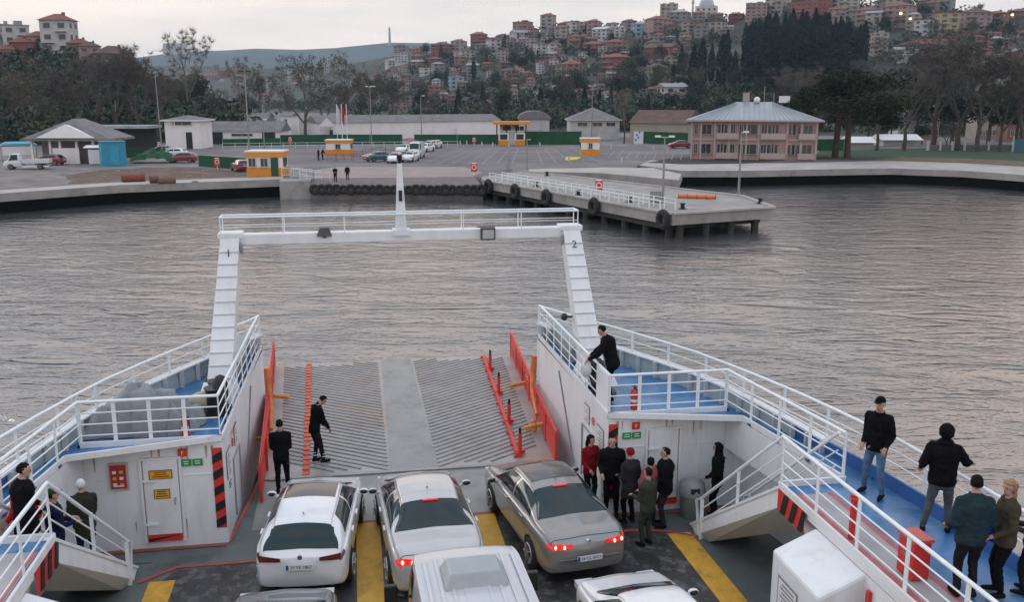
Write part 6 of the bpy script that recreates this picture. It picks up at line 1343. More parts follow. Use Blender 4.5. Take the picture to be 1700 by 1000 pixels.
def make_car(kind, label, pm, plate=None, lit=False, roofglass=False, group=None, name='parked_car', cat='car'):
    e = empty(name, (0, 0, 0), label=label, cat=cat, group=group)
    d = dict(SED)
    if kind == 'hatch':
        d.update(L=4.3, top=[(0, .86), (.06, .98), (.12, 1.06), (.42, 1.32), (.62, 1.42), (1.1, 1.455), (1.9, 1.46), (2.3, 1.42), (2.55, 1.36), (3.2, 1.05), (3.45, .99), (3.9, .89), (4.15, .78), (4.3, .6)],
                 wid=[(0, .74), (.08, .83), (.35, .885), (3.4, .895), (3.9, .86), (4.15, .74), (4.3, .56)], belt=[(0, .82), (.15, .96), (.5, 1.02), (2, .97), (3.2, .91), (4, .8), (4.3, .58)], wtop=[(0, .68), (.12, .64), (.5, .56), (1.5, .585), (2.5, .575), (3.2, .66)])
    if kind == 'large':
        d.update(L=4.78, top=[(0, .86), (.12, 1.0), (.3, 1.06), (.85, 1.10), (1.65, 1.39), (2.0, 1.45), (2.5, 1.465), (2.9, 1.43), (3.1, 1.37), (3.75, 1.05), (3.95, 1.0), (4.4, .90), (4.62, .8), (4.78, .62)],
                 wid=[(0, .72), (.08, .82), (.35, .89), (.9, .915), (3.9, .915), (4.4, .88), (4.63, .77), (4.78, .6)], belt=[(0, .82), (.3, .97), (1, 1.0), (2.7, .96), (3.8, .90), (4.5, .8), (4.78, .6)], wtop=[(0, .7), (.85, .66), (1.6, .57), (2.5, .60), (3.1, .59), (3.75, .68)])
    c = Car(**d); L = c.L; wh = {'sedan': (.92, 3.62), 'hatch': (.80, 3.42), 'large': (.98, 3.80)}[kind]
    bo = c.body([pm, trimb], e, wh)
    for y in wh:
        for sx in (-1, 1): wheel(e, sx * (.80 if kind != 'large' else .82), y - L / 2, .325)
    # glass
    yr0, yr1 = {'sedan': (.90, 1.50), 'hatch': (.14, .50), 'large': (.90, 1.70)}[kind]; yw0, yw1 = {'sedan': (2.86, 3.46), 'hatch': (2.55, 3.20), 'large': (3.1, 3.76)}[kind]
    b = MB(); c.patch(b, yr0 - .04, yr1, 9.75, 16.25, 10, 28, .005); b.build('rear_window', glass, e)
    b = MB(); c.patch(b, yw0, yw1, 10.1, 15.9, 10, 24, .005); b.build('windscreen', glass, e)
    sides(c, e, *{'sedan': (1.08, 3.30, 2.15), 'hatch': (.62, 3.05, 1.75), 'large': (1.15, 3.6, 2.35)}[kind])
    if roofglass: b = MB(); a_, b_ = {'hatch': (1.55, 2.38), 'large': (1.98, 3.0), 'sedan': (2.3, 2.8)}[kind]; c.patch(b, a_, b_, 11.2, 14.8, 8, 18, .006); b.build('roof_window', mat('roof glass', (.05, .045, .045), .12, spec=.9), e)
    seams(c, e, {'sedan': (1.25, 2.15, 3.2), 'hatch': (.95, 1.75, 2.95), 'large': (1.3, 2.35, 3.45)}[kind]); handles(c, e, {'sedan': (1.4, 2.3), 'hatch': (1.1, 1.95), 'large': (1.5, 2.55)}[kind], pm)
    add_mirrors(c, e, pm, {'sedan': 3.1, 'hatch': 2.85, 'large': 3.35}[kind], .98, c.wid(2))
    # tail
    if kind != 'hatch': b = MB(); c.patch(b, .105, .115, 8, 18, 1, 24, .004); b.build('boot_seam', trimb, e)
    zl = {'sedan': .90, 'hatch': .90, 'large': .88}[kind]
    for sx in (-1, 1):
        t0, t1 = ((5.9, 7.1) if sx > 0 else (20.1, 18.9)); b = MB(); c.patch(b, .005, .17, t0, t1, 6, 6, .010)
        # rear face portion of the cluster, sitting on the tail
        n = 8; vs = []
        for j in range(3):
            for i in range(n + 1):
                x = (c.wid(.02) - .01) - (.40 if kind != 'sedan' else .34) * i / n; zz = zl + (.065 - .03 * i / n) * (1 - j); zz -= .02 * i / n if kind == 'hatch' else 0
                yy = c.tail * max(0, zz - .5) - .07 * (1 - min(1, (x / c.wid(0)) ** 2)) - .02
                vs.append((sx * x, yy - L / 2, zz))
        b.add(vs, [((j * (n + 1) + i, j * (n + 1) + i + 1, (j + 1) * (n + 1) + i + 1, (j + 1) * (n + 1) + i)[::sx]) for j in range(2) for i in range(n)], 0, True)
        o = b.build('tail_light', lamp_on if lit else lamp_off, e)
        if lit:
            for k in (0, 1): q = MB(); q.ell((sx * (.70 - .17 * k), c.tail * .4 - .055 - .045 * k - L / 2, zl), (.028, .02, .045), 10, 6); q.build('bulb', lamp_hot, o)
    if lit: b = MB(); y = yr1 - .03; p = c.pt(y, 13); b.box(p + Vector((0, -.02, .012)), (.30, .05, .02)); b.build('brake_light', lamp_on, e)
    if kind == 'large': b = MB(); b.box((0, -L / 2 - .055, .60), (1.25, .03, .025)); b.build('chrome_strip', chrome, e); 
    b = MB(); b.tube([(0, -L / 2 + .06 , .92), (0, -L / 2 - .02, .92)], .045, 16); b.build('badge', chrome, e)
    for sx in (-1, 1): b = MB(); b.box((sx * .62, L / 2 - .22, .68), (.34, .22, .12)); b.build('headlight', mat('clear lamp', (.5, .5, .5), .1), e)
    if plate: plate_txt(e, Matrix.Translation((0, -L / 2 - .085 + (c.tail * max(0, ((.74 if kind == 'hatch' else .58)) - .5)), .74 if kind == 'hatch' else .60)), plate)
    b = MB(); b.tube([(0, -L / 2 + {'sedan': 1.95, 'hatch': .75, 'large': 2.0}[kind], 1.46), (0, -L / 2 + {'sedan': 1.75, 'hatch': .62, 'large': 1.8}[kind], 1.56)], [.012, .006], 6); b.build('aerial', trimb, e)
    return e
def put_car(e, x, y, deg, z=None): e.location = (x, y, D + .012 if z is None else z); e.rotation_euler = (0, 0, R(deg))
def car_at(e, px, py, h, L, deg, z=D):
    """stand the car so that the middle of its tail is seen at px, py at height h"""
    p = PZ(px, py, z + h); a = R(deg); f = Vector((-sin(a), cos(a), 0)); q = p + f * (L / 2); e.location = (q.x, q.y, z + .012); e.rotation_euler = (0, 0, a); return e
carA = car_at(make_car('hatch', 'white hatchback with a panoramic roof, closest to the port deck house', car_white, '34 YE 1867', roofglass=True), 497, 938, .80, 4.3, -5.0)
carB = car_at(make_car('sedan', 'silver saloon with its brake lights lit, between the white hatchback and the grey saloon', car_silver, '34 HK 205', lit=True), 733, 938, .80, 4.5, 3)
carC = car_at(make_car('large', 'warm grey large saloon with a glass roof and lit tail lights beside the standing passengers', car_grey, '34 CL 8753', lit=True, roofglass=True), 978, 922, .62, 4.6, 8)
b = MB(); b.box((-.28, -.98, 1.13), (.36, .012, .07), M=Matrix.Rotation(R(-50), 3, 'X')); b.build('window_sticker', mat('turquoise sticker', (.05, .45, .45), .5), carB)
carE = make_car('hatch', 'white hatchback behind the grey saloon, only its bonnet and roof in view', car_white, lit=True); 
carF = make_car('sedan', 'dark silver car behind the white hatchback, only its bonnet in view', car_dark)
pE = PZ(1020, 948, D + .8); a = R(5); carE.location = (pE.x + sin(a) * 1.9, pE.y - cos(a) * 1.9, D + .012); carE.rotation_euler = (0, 0, a)
pF = PZ(470, 984, D + .75); carF.location = (pF.x, pF.y - 2.1, D + .012); carF.rotation_euler = (0, 0, R(-2))
# silver van
van = empty('van', (0, 0, 0), label='silver panel van with a ribbed roof and a roof ventilator', cat='van')
L = 5.2; top = [(0, 2.30), (.08, 2.42), (.3, 2.47), (3.6, 2.47), (4.05, 2.40), (4.3, 2.22), (4.75, 1.42), (5.05, 1.10), (5.2, .75)]
vc = Car(L, top, [(0, .86), (.1, .93), (3.9, .95), (4.6, .93), (5.0, .84), (5.2, .7)], [(0, 1.25), (4, 1.25), (4.6, 1.1), (5.2, .7)], [(0, .80), (3.8, .80), (4.3, .74), (4.8, .72)], bot=.3, tail=.02, nose=.1)
vanp = paint('silver van paint', (.52, .53, .55), .1, .35)
vc.body([vanp, trimb], van, (.95, 4.2), .34)
for y in (.95, 4.2):
    for sx in (-1, 1): wheel(van, sx * .84, y - L / 2, .34)
b = MB(); vc.patch(b, 4.22, 4.74, 10.2, 15.8, 10, 20, .006); b.build('windscreen', glass, van)
for sg in (0, 1):
    b = MB(); T = lambda t: t if sg == 0 else 26 - t; vc.patch(b, 3.4, lambda v: 4.45 - .4 * v, T(8.3), T(9.8), 8, 6, .005); b.build('side_window', glass, van)
b = MB()
for k in range(-4, 5):
    if k: b.box((k * .165, -.62, 2.482), (.045, 3.3, .02))
b.build('roof_rib', vanp, van)
b = MB(); b.box((0, .42, 2.56), (.92, .74, .2), top=(.78, .66)); b.build('roof_ventilator', mat('grey vent cover', (.33, .36, .38), .45, var=.1), van, .02)
for sx in (-1, 1):
    b = MB(); b.box((sx * 1.12, 1.62, 1.62), (.2, .1, .34)); b.bar((sx * .9, 1.65, 1.55), (sx * 1.05, 1.65, 1.58), .05, .05); b.build('mirror', blackp, van, .02)
pD = PZ(767, 896, D + 2.45); a = R(1.5); van.location = (pD.x + sin(a) * 1.55, pD.y - cos(a) * 1.55, D + .012); van.rotation_euler = (0, 0, a)

for o_, s_ in ((carA, .96), (carC, .955), (carE, .94), (van, .985)): o_.scale = (s_, s_, s_)
# vehicles ashore: shared shapes, their own paint
def recolor(e, m):
    for c_ in kids(e):
        if c_.name.split('.')[0] in ('body', 'mirror', 'door_handle'): c_.material_slots[0].link = 'OBJECT'; c_.material_slots[0].material = m
    return e
gq = 'cars parked on the terminal yard'
for i, (px, py, src, m, deg, l) in enumerate(((630, 268, carC, car_teal, -60, 'dark grey car at the head of the yard queue'), (657, 270, carA, car_white, 165, 'white hatchback beside the dark grey car'), (681, 268, carA, car_white, 158, 'white hatchback in front of the white minibus'), (690, 252, carC, car_white, 150, 'white saloon behind the two front cars'),
    (707, 252, carB, car_white, 150, 'white saloon third from the head of the queue'), (713, 247, carB, car_silver, 152, 'silver saloon near the end of the queue'), (721, 246, carA, car_white, 152, 'last white hatchback of the queue'), (672, 254, carC, car_white, 155, 'white saloon with a blue windscreen behind the minibus'),
    (288, 262, carA, car_white, 80, 'white car beside the white building'), (272, 256, carC, car_silver, 85, 'silver car behind the white one beside the green netting'), (303, 270, carA, car_redp, 82, 'dark red car in front of the white building'), (400, 284, carA, car_redp, 20, 'red and white small car beside the orange booth'),
    (82, 274, carA, car_redp, 75, 'dark red car behind the white pickup'), (1130, 246, carC, car_redp, 85, 'dark red car beside the pink building'))):
    o = recolor(copy_tree(src), m); o.scale = (1, 1, 1); p = PZ(px, py, G); o.location = (p.x, p.y, G + .02); o.rotation_euler = (0, 0, R(deg)); tag(o, l, 'car', gq)
mv = recolor(copy_tree(van), paint('white van paint', (.6, .62, .64))); p = PZ(692, 262, G); mv.location = (p.x, p.y, G + .02); mv.rotation_euler = (0, 0, R(165)); tag(mv, 'white minibus standing in the yard queue of cars', 'van', 'vans on the shore')
mv = copy_tree(mv); p = PZ(158, 264, G); mv.location = (p.x, p.y, G + .02); mv.rotation_euler = (0, 0, R(95)); tag(mv, 'white van parked behind the covered stall', 'van', 'vans on the shore')
e = empty('pickup_truck', (0, 0, 0), label='white pickup truck with a long open load bed beside the hut', cat='pickup'); wv = paint('white van paint', (.6, .62, .64))
pc = Car(5.4, [(0, .5), (3.2, .5), (3.35, 1.9), (3.5, 2.05), (4.3, 2.05), (4.45, 1.95), (4.85, 1.25), (5.25, 1.05), (5.4, .7)], [(0, .85), (5, .9), (5.4, .72)], [(0, .45), (3.3, 1.1), (5, 1.0), (5.4, .6)], [(0, .75), (4.4, .72), (4.9, .75)], bot=.35, tail=0, nose=.1)
pc.body([wv, trimb], e, (1.0, 4.5), .34)
for y in (1.0, 4.5):
    for sx in (-1, 1): wheel(e, sx * .8, y - 2.7, .34)
for sg in (0, 1): b = MB(); T = lambda t: t if sg == 0 else 26 - t; pc.patch(b, 3.6, lambda v: 4.7 - .35 * v, T(8.3), T(9.8), 8, 6, .005); b.build('side_window', glass, e)
b = MB(); pc.patch(b, 4.42, 4.84, 10.2, 15.8, 8, 16, .006); b.build('windscreen', glass, e)
b = MB(); b.box((0, -1.2, .82), (1.9, 3.3, .08)); [b.box((s * .95, -1.2, 1.05), (.05, 3.3, .45)) for s in (-1, 1)]; [b.box((0, y, 1.05), (1.9, .05, .45)) for y in (-2.85, .45)]; b.build('load_bed', wv, e)
p = PZ(46, 281, G); e.location = (p.x, p.y, G + .02); e.rotation_euler = (0, 0, R(95)); e.scale = (1, 1, 1.0)
# ================================================================ people
skin = mat('skin', (.42, .25, .19), .6, var=.06); hairb = mat('black hair', (.010, .009, .009), .85, var=.3, scale=30, spec=.1); hairl = mat('light brown hair', (.30, .17, .09), .6, var=.4, scale=25)
cloth_c = {'black': (.008, .008, .010), 'blackish': (.016, .016, .018), 'jeans': (.09, .16, .26), 'greyjeans': (.085, .095, .105), 'darkblue': (.012, .03, .06), 'teal': (.022, .04, .05), 'olive': (.035, .035, .026), 'oliveb': (.06, .052, .035), 'red': (.50, .012, .02), 'darkred': (.22, .012, .018), 'charcoal': (.028, .028, .03), 'white': (.6, .6, .6), 'green': (.015, .07, .035), 'pink': (.40, .10, .14), 'khaki': (.045, .05, .04), 'shoe': (.012, .012, .013), 'navy': (.012, .018, .05)}
CM = {k: mat(k + ' cloth', v, .88, var=.35, scale=7, bump=.35, bscale=14, spec=.06) for k, v in cloth_c.items()}
eyem = mat('eye', (.02, .015, .012), .3); lipm = mat('lips', (.34, .12, .10), .5)
def person(label, pos, rz, h=1.74, top='black', legs='blackish', pose=None, hair='short', hood=None, female=False, group=None, bulk=1., long_coat=False, shoe='shoe'):
    """one continuous body grown round a posed skeleton; local +Y is where the figure faces"""
    k = h / 1.75; bulk *= 1.10; P_ = dict(lean=0., twist=0., head=(0, 0), lh=None, rh=None, lf=(-.11, 0), rf=(.11, 0), squat=0., hipx=0.); P_.update(pose or {})
    e = empty('person', pos, rz, label=label, cat='person', group=group)
    V = lambda x, y, z: Vector((x * k, y * k, z * k)); ln = P_['lean']
    hipc = V(P_['hipx'], -.02 - ln * .25, .93 - P_['squat']); up = Vector((0, sin(ln), cos(ln)))
    chest = hipc + up * .36 * k; sh = hipc + up * .50 * k; nk = hipc + up * .555 * k + V(0, .01, 0); tw = P_['twist']
    fx = Vector((cos(tw), sin(tw), 0)); hd = nk + (Vector((0, sin(ln + P_['head'][0]), cos(ln + P_['head'][0])))) * .155 * k; hp, hy = P_['head']
    sw = .185 if not female else .165
    SH = {-1: sh - fx * sw * k - up * .03 * k, 1: sh + fx * sw * k - up * .03 * k}; HP = {-1: hipc + V(-.09, 0, -.02), 1: hipc + V(.09, 0, -.02)}
    FT = {-1: V(P_['lf'][0], P_['lf'][1], .075), 1: V(P_['rf'][0], P_['rf'][1], .075)}
    segs = []  # (points, radii, tag)
    segs.append(([hipc - up * .06 * k, hipc + up * .08 * k, chest - up * .08 * k, chest + up * .06 * k, sh - up * .02 * k], [.150, .145, .150, .165, .125], 'top', (1.12, .80)))
    segs.append(([SH[-1] + up * .02 * k, sh + up * .01 * k, SH[1] + up * .02 * k], [.070, .085, .070], 'top', None))
    segs.append(([sh - up * .02 * k, nk + up * .07 * k], [.066, .056], 'skin', None))
    hands = {}
    for s in (-1, 1):
        foot = FT[s]; hip = HP[s]; d = foot - hip; L1, L2 = .43 * k, .42 * k; dist_ = min(d.length, (L1 + L2) * .998); m = hip + d.normalized() * (L1 ** 2 - L2 ** 2 + dist_ ** 2) / (2 * dist_)
        hgt = math.sqrt(max(0, L1 ** 2 - ((L1 ** 2 - L2 ** 2 + dist_ ** 2) / (2 * dist_)) ** 2)); fw = Vector((0, 1, 0)); fw = (fw - d.normalized() * fw.dot(d.normalized())).normalized(); knee = m + fw * hgt
        segs.append(([hip + V(0, 0, .05), hip - V(0, 0, .08), knee, foot + V(0, 0, .06)], [.098, .094, .066, .052], 'legs', None))
        segs.append(([foot + V(s * .0, -.04, -.03), foot + V(s * .01, .06, -.035), foot + V(s * .025, .16, -.042)], [.045, .045, .034], 'shoe', None))
        hand = P_['lh'] if s < 0 else P_['rh']
        hand = V(*hand) if hand else SH[s] + V(s * .06, .06, -.55)
        d = hand - SH[s]; L1, L2 = .29 * k, .26 * k; dist_ = max(.12, min(d.length, (L1 + L2) * .995)); hand = SH[s] + d.normalized() * dist_
        a = (L1 ** 2 - L2 ** 2 + dist_ ** 2) / (2 * dist_); hgt = math.sqrt(max(0, L1 ** 2 - a ** 2)); pole = Vector((s * .22, -.8, -.5)); dn = d.normalized(); pole = (pole - dn * pole.dot(dn)).normalized(); el_ = SH[s] + dn * a + pole * hgt
        segs.append(([SH[s], el_, hand], [.066 * bulk, .057 * bulk, .042], 'top', None)); hands[s] = (el_, hand)
    hf = Vector((sin(-hy), cos(hy), 0)); hup = Vector((0, 0, 1)); tilt = ln + hp; 
    HM = Matrix.Rotation(hy, 3, 'Z') @ Matrix.Rotation(-tilt, 3, 'X')
    mb = MB()
    for pts, rs, tg, el in segs:
        if el:
            # elliptical torso rings
            for i in range(len(pts) - 1):
                for f in (0, .25, .5, .75, 1): p = pts[i].lerp(pts[i + 1], f); r = (rs[i] + (rs[i + 1] - rs[i]) * f) * k * bulk; mb.ell(p, (r * el[0], r * el[1], r * .8), 14, 8, M=Matrix.Rotation(tw, 3, 'Z'))
        else:
            mb.tube(pts, [r * k for r in rs], 12)
            for p, r in zip(pts, rs): mb.ell(p, (r * k,) * 3, 12, 8)
    if not long_coat: mb.ell(hipc - up * .03 * k, (.178 * k * bulk / 1.1, .138 * k * bulk / 1.1, .10 * k), 16, 8, M=Matrix.Rotation(tw, 3, 'Z'))
    if long_coat: mb.tube([hipc + V(0, 0, .05), hipc + V(0, .01, -.16), hipc + V(0, .01, -.30)], [.17 * k, .185 * k, .195 * k], 16)
    hc = hd + HM @ V(0, .012, .02)
    mb.ell(hc + HM @ V(0, -.005, .03), (.076 * k, .092 * k, .092 * k), 16, 12, M=HM); mb.ell(hc + HM @ V(0, .022, -.045), (.056 * k, .066 * k, .070 * k), 14, 10, M=HM)
    mb.ell(hc + HM @ V(0, .098, -.012), (.013 * k, .022 * k, .024 * k), 8, 6, M=HM); mb.ell(hc + HM @ V(0, .075, .024), (.055 * k, .022 * k, .012 * k), 8, 6, M=HM)
    for s in (-1, 1): mb.ell(hc + HM @ V(s * .080, -.006, -.002), (.012 * k, .022 * k, .030 * k), 8, 6, M=HM)
    for s in (-1, 1):
        el_, hn = hands[s]; d = (hn - el_).normalized(); mb.tube([hn, hn + d * .05 * k, hn + d * .09 * k], [.03 * k, .038 * k, .034 * k], 8, ry=.55); mb.ell(hn + d * .05 * k, (.034 * k, .034 * k, .034 * k), 8, 6)
    o = mb.build('body', CM[top], e, fix=False); m = o.modifiers.new('r', 'REMESH'); m.mode = 'VOXEL'; m.voxel_size = .0155; sm = o.modifiers.new('s', 'SMOOTH'); sm.factor = .5; sm.iterations = 3
    dg = bpy.context.evaluated_depsgraph_get(); me = bpy.data.meshes.new_from_object(o.evaluated_get(dg)); o.modifiers.clear(); o.data = me
    nn = [0.] * (3 * len(me.vertices)); cc = nn[:]; me.vertices.foreach_get('normal', nn); me.vertices.foreach_get('co', cc)
    for i in range(len(me.vertices)):
        c = Vector(cc[3 * i:3 * i + 3])
        if (c - hc).length > .15 * k and c.z > .11 * k and min((c - hands[s][1]).length for s in (-1, 1)) > .06:
            n3 = noise.noise(Vector((c.x * 7, c.y * 7, c.z * 16 + h * 31))) * .011 + noise.noise(Vector((c.x * 17, c.y * 17, c.z * 30 + h * 17))) * .006; c += Vector(nn[3 * i:3 * i + 3]) * n3; cc[3 * i:3 * i + 3] = c
    me.vertices.foreach_set('co', cc)
    me.update(); me.materials.clear()
    ms = [CM[top], CM[legs], skin, CM[shoe], eyem, lipm]
    for x in ms: me.materials.append(x)
    zt = hipc.z + (-.34 * k if long_coat else -.11 * k)
    vco = me.vertices; idx = []
    for f in me.polygons:
        c = f.center; dh = (c - hc).length; mi = 0
        el0 = min(((c - hands[s][1]).length for s in (-1, 1)))
        if dh < .135 * k and (c - nk).dot(up) > .035 * k: mi = 2
        elif (c - nk).length < .075 * k and (c - nk).dot(up) > .03 * k: mi = 2
        elif any((c - hands[s][1]).dot((hands[s][1] - hands[s][0]).normalized()) > .012 * k and (c - hands[s][1]).length < .13 * k for s in (-1, 1)): mi = 2
        elif c.z < .085 * k: mi = 3
        elif c.z < zt and not any((c - (SH[s] + (hands[s][0] - SH[s]) * .5)).length < .18 * k or (c - hands[s][0].lerp(hands[s][1], .5)).length < .17 * k for s in (-1, 1)): mi = 1
        f.material_index = mi; f.use_smooth = True
    # features added to the same mesh: eyes, mouth, five fingers
    x = MB()
    for s in (-1, 1):
        x.ell(hc + HM @ V(s * .031, .088, .008), (.010 * k, .006 * k, .006 * k), 8, 5, mat=4, M=HM); x.ell(hc + HM @ V(s * .031, .090, .030), (.017 * k, .006 * k, .004 * k), 8, 4, mat=4, M=HM)
    x.ell(hc + HM @ V(0, .088, -.055), (.022 * k, .008 * k, .006 * k), 8, 5, mat=5, M=HM)
    for s in (-1, 1):
        el_, hn = hands[s]; d = (hn - el_).normalized(); side = d.cross(Vector((0, 0, 1)));
        side = side.normalized() if side.length > .2 else Vector((0, 1, 0)); nrm = side.cross(d).normalized()
        for i, Lf in enumerate((.066, .076, .080, .072)):
            b0 = hn + d * .082 * k + side * (i - 1.5) * .019 * k; b1 = b0 + (d * .8 - nrm * .3).normalized() * Lf * .5 * k; b2 = b1 + (d * .45 - nrm * .8).normalized() * Lf * .5 * k
            x.tube([b0 - d * .02 * k, b0, b1, b2], [.0095 * k, .0095 * k, .0085 * k, .006 * k], 6, mat=2)
        t0 = hn + d * .03 * k + side * .03 * k; t1 = t0 + (d * .6 + side * .8).normalized() * .035 * k; t2 = t1 + (d * .9 - nrm * .3).normalized() * .032 * k; x.tube([t0, t1, t2], [.012 * k, .0105 * k, .007 * k], 6, mat=2)
    bm = bmesh.new(); bm.from_mesh(me); xm = x.mesh('x'); bm2 = len(bm.verts); bm.from_mesh(xm); bm.to_mesh(me); bm.free(); bpy.data.meshes.remove(xm)
    # hair, hood or cap
    def shell(rx, ry, rz_, off, cond, m_, nm, thick=0, jit=.0):
        q = MB(); nu, nv = 26, 20; vs = []; ok = []
        for i in range(nv + 1):
            a = pi * i / nv
            for j in range(nu):
                b_ = 2 * pi * j / nu; v = Vector((sin(a) * cos(b_), sin(a) * sin(b_), cos(a))); w = 1 + jit * noise.noise(v * 3.5 + Vector((h * 9, 0, 0))) + jit * .6 * noise.noise(v * 11); vs.append(hc + HM @ Vector((v.x * rx * k * w, v.y * ry * k * w, v.z * rz_ * k * w)) + HM @ V(*off)); ok.append(cond(v))
        fs = [(i * nu + j, (i + 1) * nu + j, (i + 1) * nu + (j + 1) % nu, i * nu + (j + 1) % nu) for i in range(nv) for j in range(nu)]
        fs = [f for f in fs if all(ok[g] for g in f)]; q.add(vs, fs, 0, True); ob_ = q.build(nm, m_, e); sd_ = ob_.modifiers.new('s', 'SOLIDIFY'); sd_.thickness = .012; return ob_
    if hair in ('short', 'short_light'): shell(.082, .102, .103, (0, -.010, .026), lambda v: (v.z > .35 or (v.y < .20 and v.z > -.55)) and not (v.y > .50 and v.z < .60), hairb if hair == 'short' else hairl, 'hair', jit=.16)
    elif hair in ('long', 'long_light'):
        shell(.095, .110, .108, (0, -.012, .025), lambda v: v.z > .35 or v.y < .25, hairb if hair == 'long' else hairl, 'hair', jit=.16)
        q = MB(); q.tube([hc + HM @ V(0, -.06, .0), hc + HM @ V(0, -.075, -.1), hc + HM @ V(0, -.075, -.22), hc + HM @ V(0, -.06, -.30)], [.075 * k, .085 * k, .07 * k, .03 * k], 12, ry=.6); q.build('hair', hairb if hair == 'long' else hairl, e)
    elif hair == 'bun': shell(.090, .108, .106, (0, -.012, .028), lambda v: v.z > .35 or v.y < .25, hairb, 'hair', jit=.1); q = MB(); q.ell(hc + HM @ V(0, -.10, .06), (.04, .04, .04)); q.build('hair', hairb, e)
    if hood:
        c_, kind_ = hood
        if kind_ == 'hood': shell(.112, .128, .130, (0, -.022, .012), lambda v: v.y < .62 or v.z > .62, CM[c_], 'hood', jit=.12); q = MB(); q.ell(nk + Vector((0, -.03, .03)) * k, (.115 * k, .11 * k, .06 * k), 14, 8); q.build('collar', CM[c_], e)
        elif kind_ == 'scarf': shell(.100, .115, .118, (0, -.012, .012), lambda v: v.y < .55 or v.z > .55 or v.z < -.75, CM[c_], 'headscarf', jit=.06); q = MB(); q.tube([hc + HM @ V(0, -.03, -.06), nk + V(0, -.02, .0), sh + V(0, -.02, -.02)], [.09 * k, .10 * k, .14 * k], 14); q.build('scarf', CM[c_], e)
        elif kind_ == 'cap':
            shell(.090, .108, .104, (0, -.004, .034), lambda v: v.z > .12, CM[c_], 'cap', jit=.03); q = MB(); q.ell(hc + HM @ V(0, .105, .048), (.065 * k, .065 * k, .010 * k), 14, 6, M=HM); q.build('cap_brim', CM[c_], e)
        elif kind_ == 'beanie': shell(.092, .108, .112, (0, -.006, .030), lambda v: v.z > -.05 or (v.y < 0 and v.z > -.4), CM[c_], 'beanie', jit=.04)
    if not hood or hood[1] in ('cap', 'beanie'):
        q = MB(); q.tube([nk - up * .025 * k, nk + up * .035 * k], [.085 * k, .072 * k], 14, caps=False); o2 = q.build('collar', CM[top], e); sd_ = o2.modifiers.new('s', 'SOLIDIFY'); sd_.thickness = .014
    return e
def stand(px, py, z): p = PZ(px, py, z); return (p.x, p.y, z)
UP = S + .012; DK = D + .022
pocket = dict(lh=(-.26, .08, .92), rh=(.26, .08, .92)); front = dict(lh=(-.10, .28, 1.12), rh=(.10, .28, 1.12))
gR = 'passengers standing beside the grey saloon'; gW = 'passengers on the starboard walkway'; gL = 'passengers in the port passage'; gC = 'crew on the bow ramp'
# crew on the ramp
p1 = person('crewman seen from behind in black beside the red guard rail', stand(470, 818, DK), R(4), 1.76, 'black', 'black', dict(lh=(-.12, .26, 1.08), rh=(.14, .26, 1.06), lf=(-.1, 0), rf=(.13, .05)), group=gC)
p2 = person('crewman in dark overalls with pale ankle bands looking down by the orange line', stand(529, 768, D + .05), R(-62), 1.76, 'black', 'blackish', dict(lean=.20, head=(.6, 0), lh=(-.12, .30, .80), rh=(.12, .30, .78), lf=(-.1, -.05), rf=(.1, .08), squat=0), group=gC)
b = MB(); 
for s in (-.105, .1):
    for z in (.17, .24): b.tube([(s, -.05 if s < 0 else .09, z), (s, -.05 if s < 0 else .09, z + .025)], .064, 12, caps=False)
b.build('reflective_band', pale, p2)
# group by the saloon
person('young woman with long dark hair and a red jacket between the saloon and the wall', stand(979, 838, DK), R(200), 1.63, 'darkred', 'blackish', dict(lh=(-.12, .24, 1.0), rh=(.16, .22, 1.0), head=(.0, .5)), hair='long', female=True, group=gR)
person('tall man in a black jacket standing beside the grey saloon', stand(1014, 856, DK), R(165), 1.82, 'black', 'black', dict(lh=(-.2, .2, 1.0), rh=(.2, .2, 1.0)), group=gR, bulk=1.28)
person('woman with dark red hair in a long charcoal coat', stand(1043, 868, DK), R(20), 1.68, 'charcoal', 'black', dict(lh=(-.14, .22, 1.08), rh=(.2, .12, .95)), hair=None, hood=('darkred', 'beanie'), long_coat=True, female=True, group=gR, bulk=1.15)
person('small person in a pink jacket half hidden in the middle of the group', stand(1077, 872, DK), R(-10), 1.52, 'pink', 'blackish', pocket, hair='bun', female=True, group=gR)
person('slim person in dark khaki nearest the yellow lane line, seen from behind', stand(1072, 905, DK), R(30), 1.66, 'khaki', 'khaki', dict(lh=(-.15, .28, 1.1), rh=(.12, .28, 1.12)), group=gR, bulk=1.12)
person('man in a black padded jacket and wide dark trousers facing the group', stand(1100, 874, DK), R(75), 1.76, 'black', 'charcoal', dict(lh=(-.15, .26, 1.08), rh=(.28, -.02, .88)), group=gR, bulk=1.3)
person('hooded person in black standing alone at the foot of the starboard stairs', stand(1186, 862, DK), R(60), 1.74, 'black', 'black', dict(lh=(-.14, .2, 1.0), rh=(.18, .15, .95)), hair=None, hood=('black', 'scarf'), group=gR)
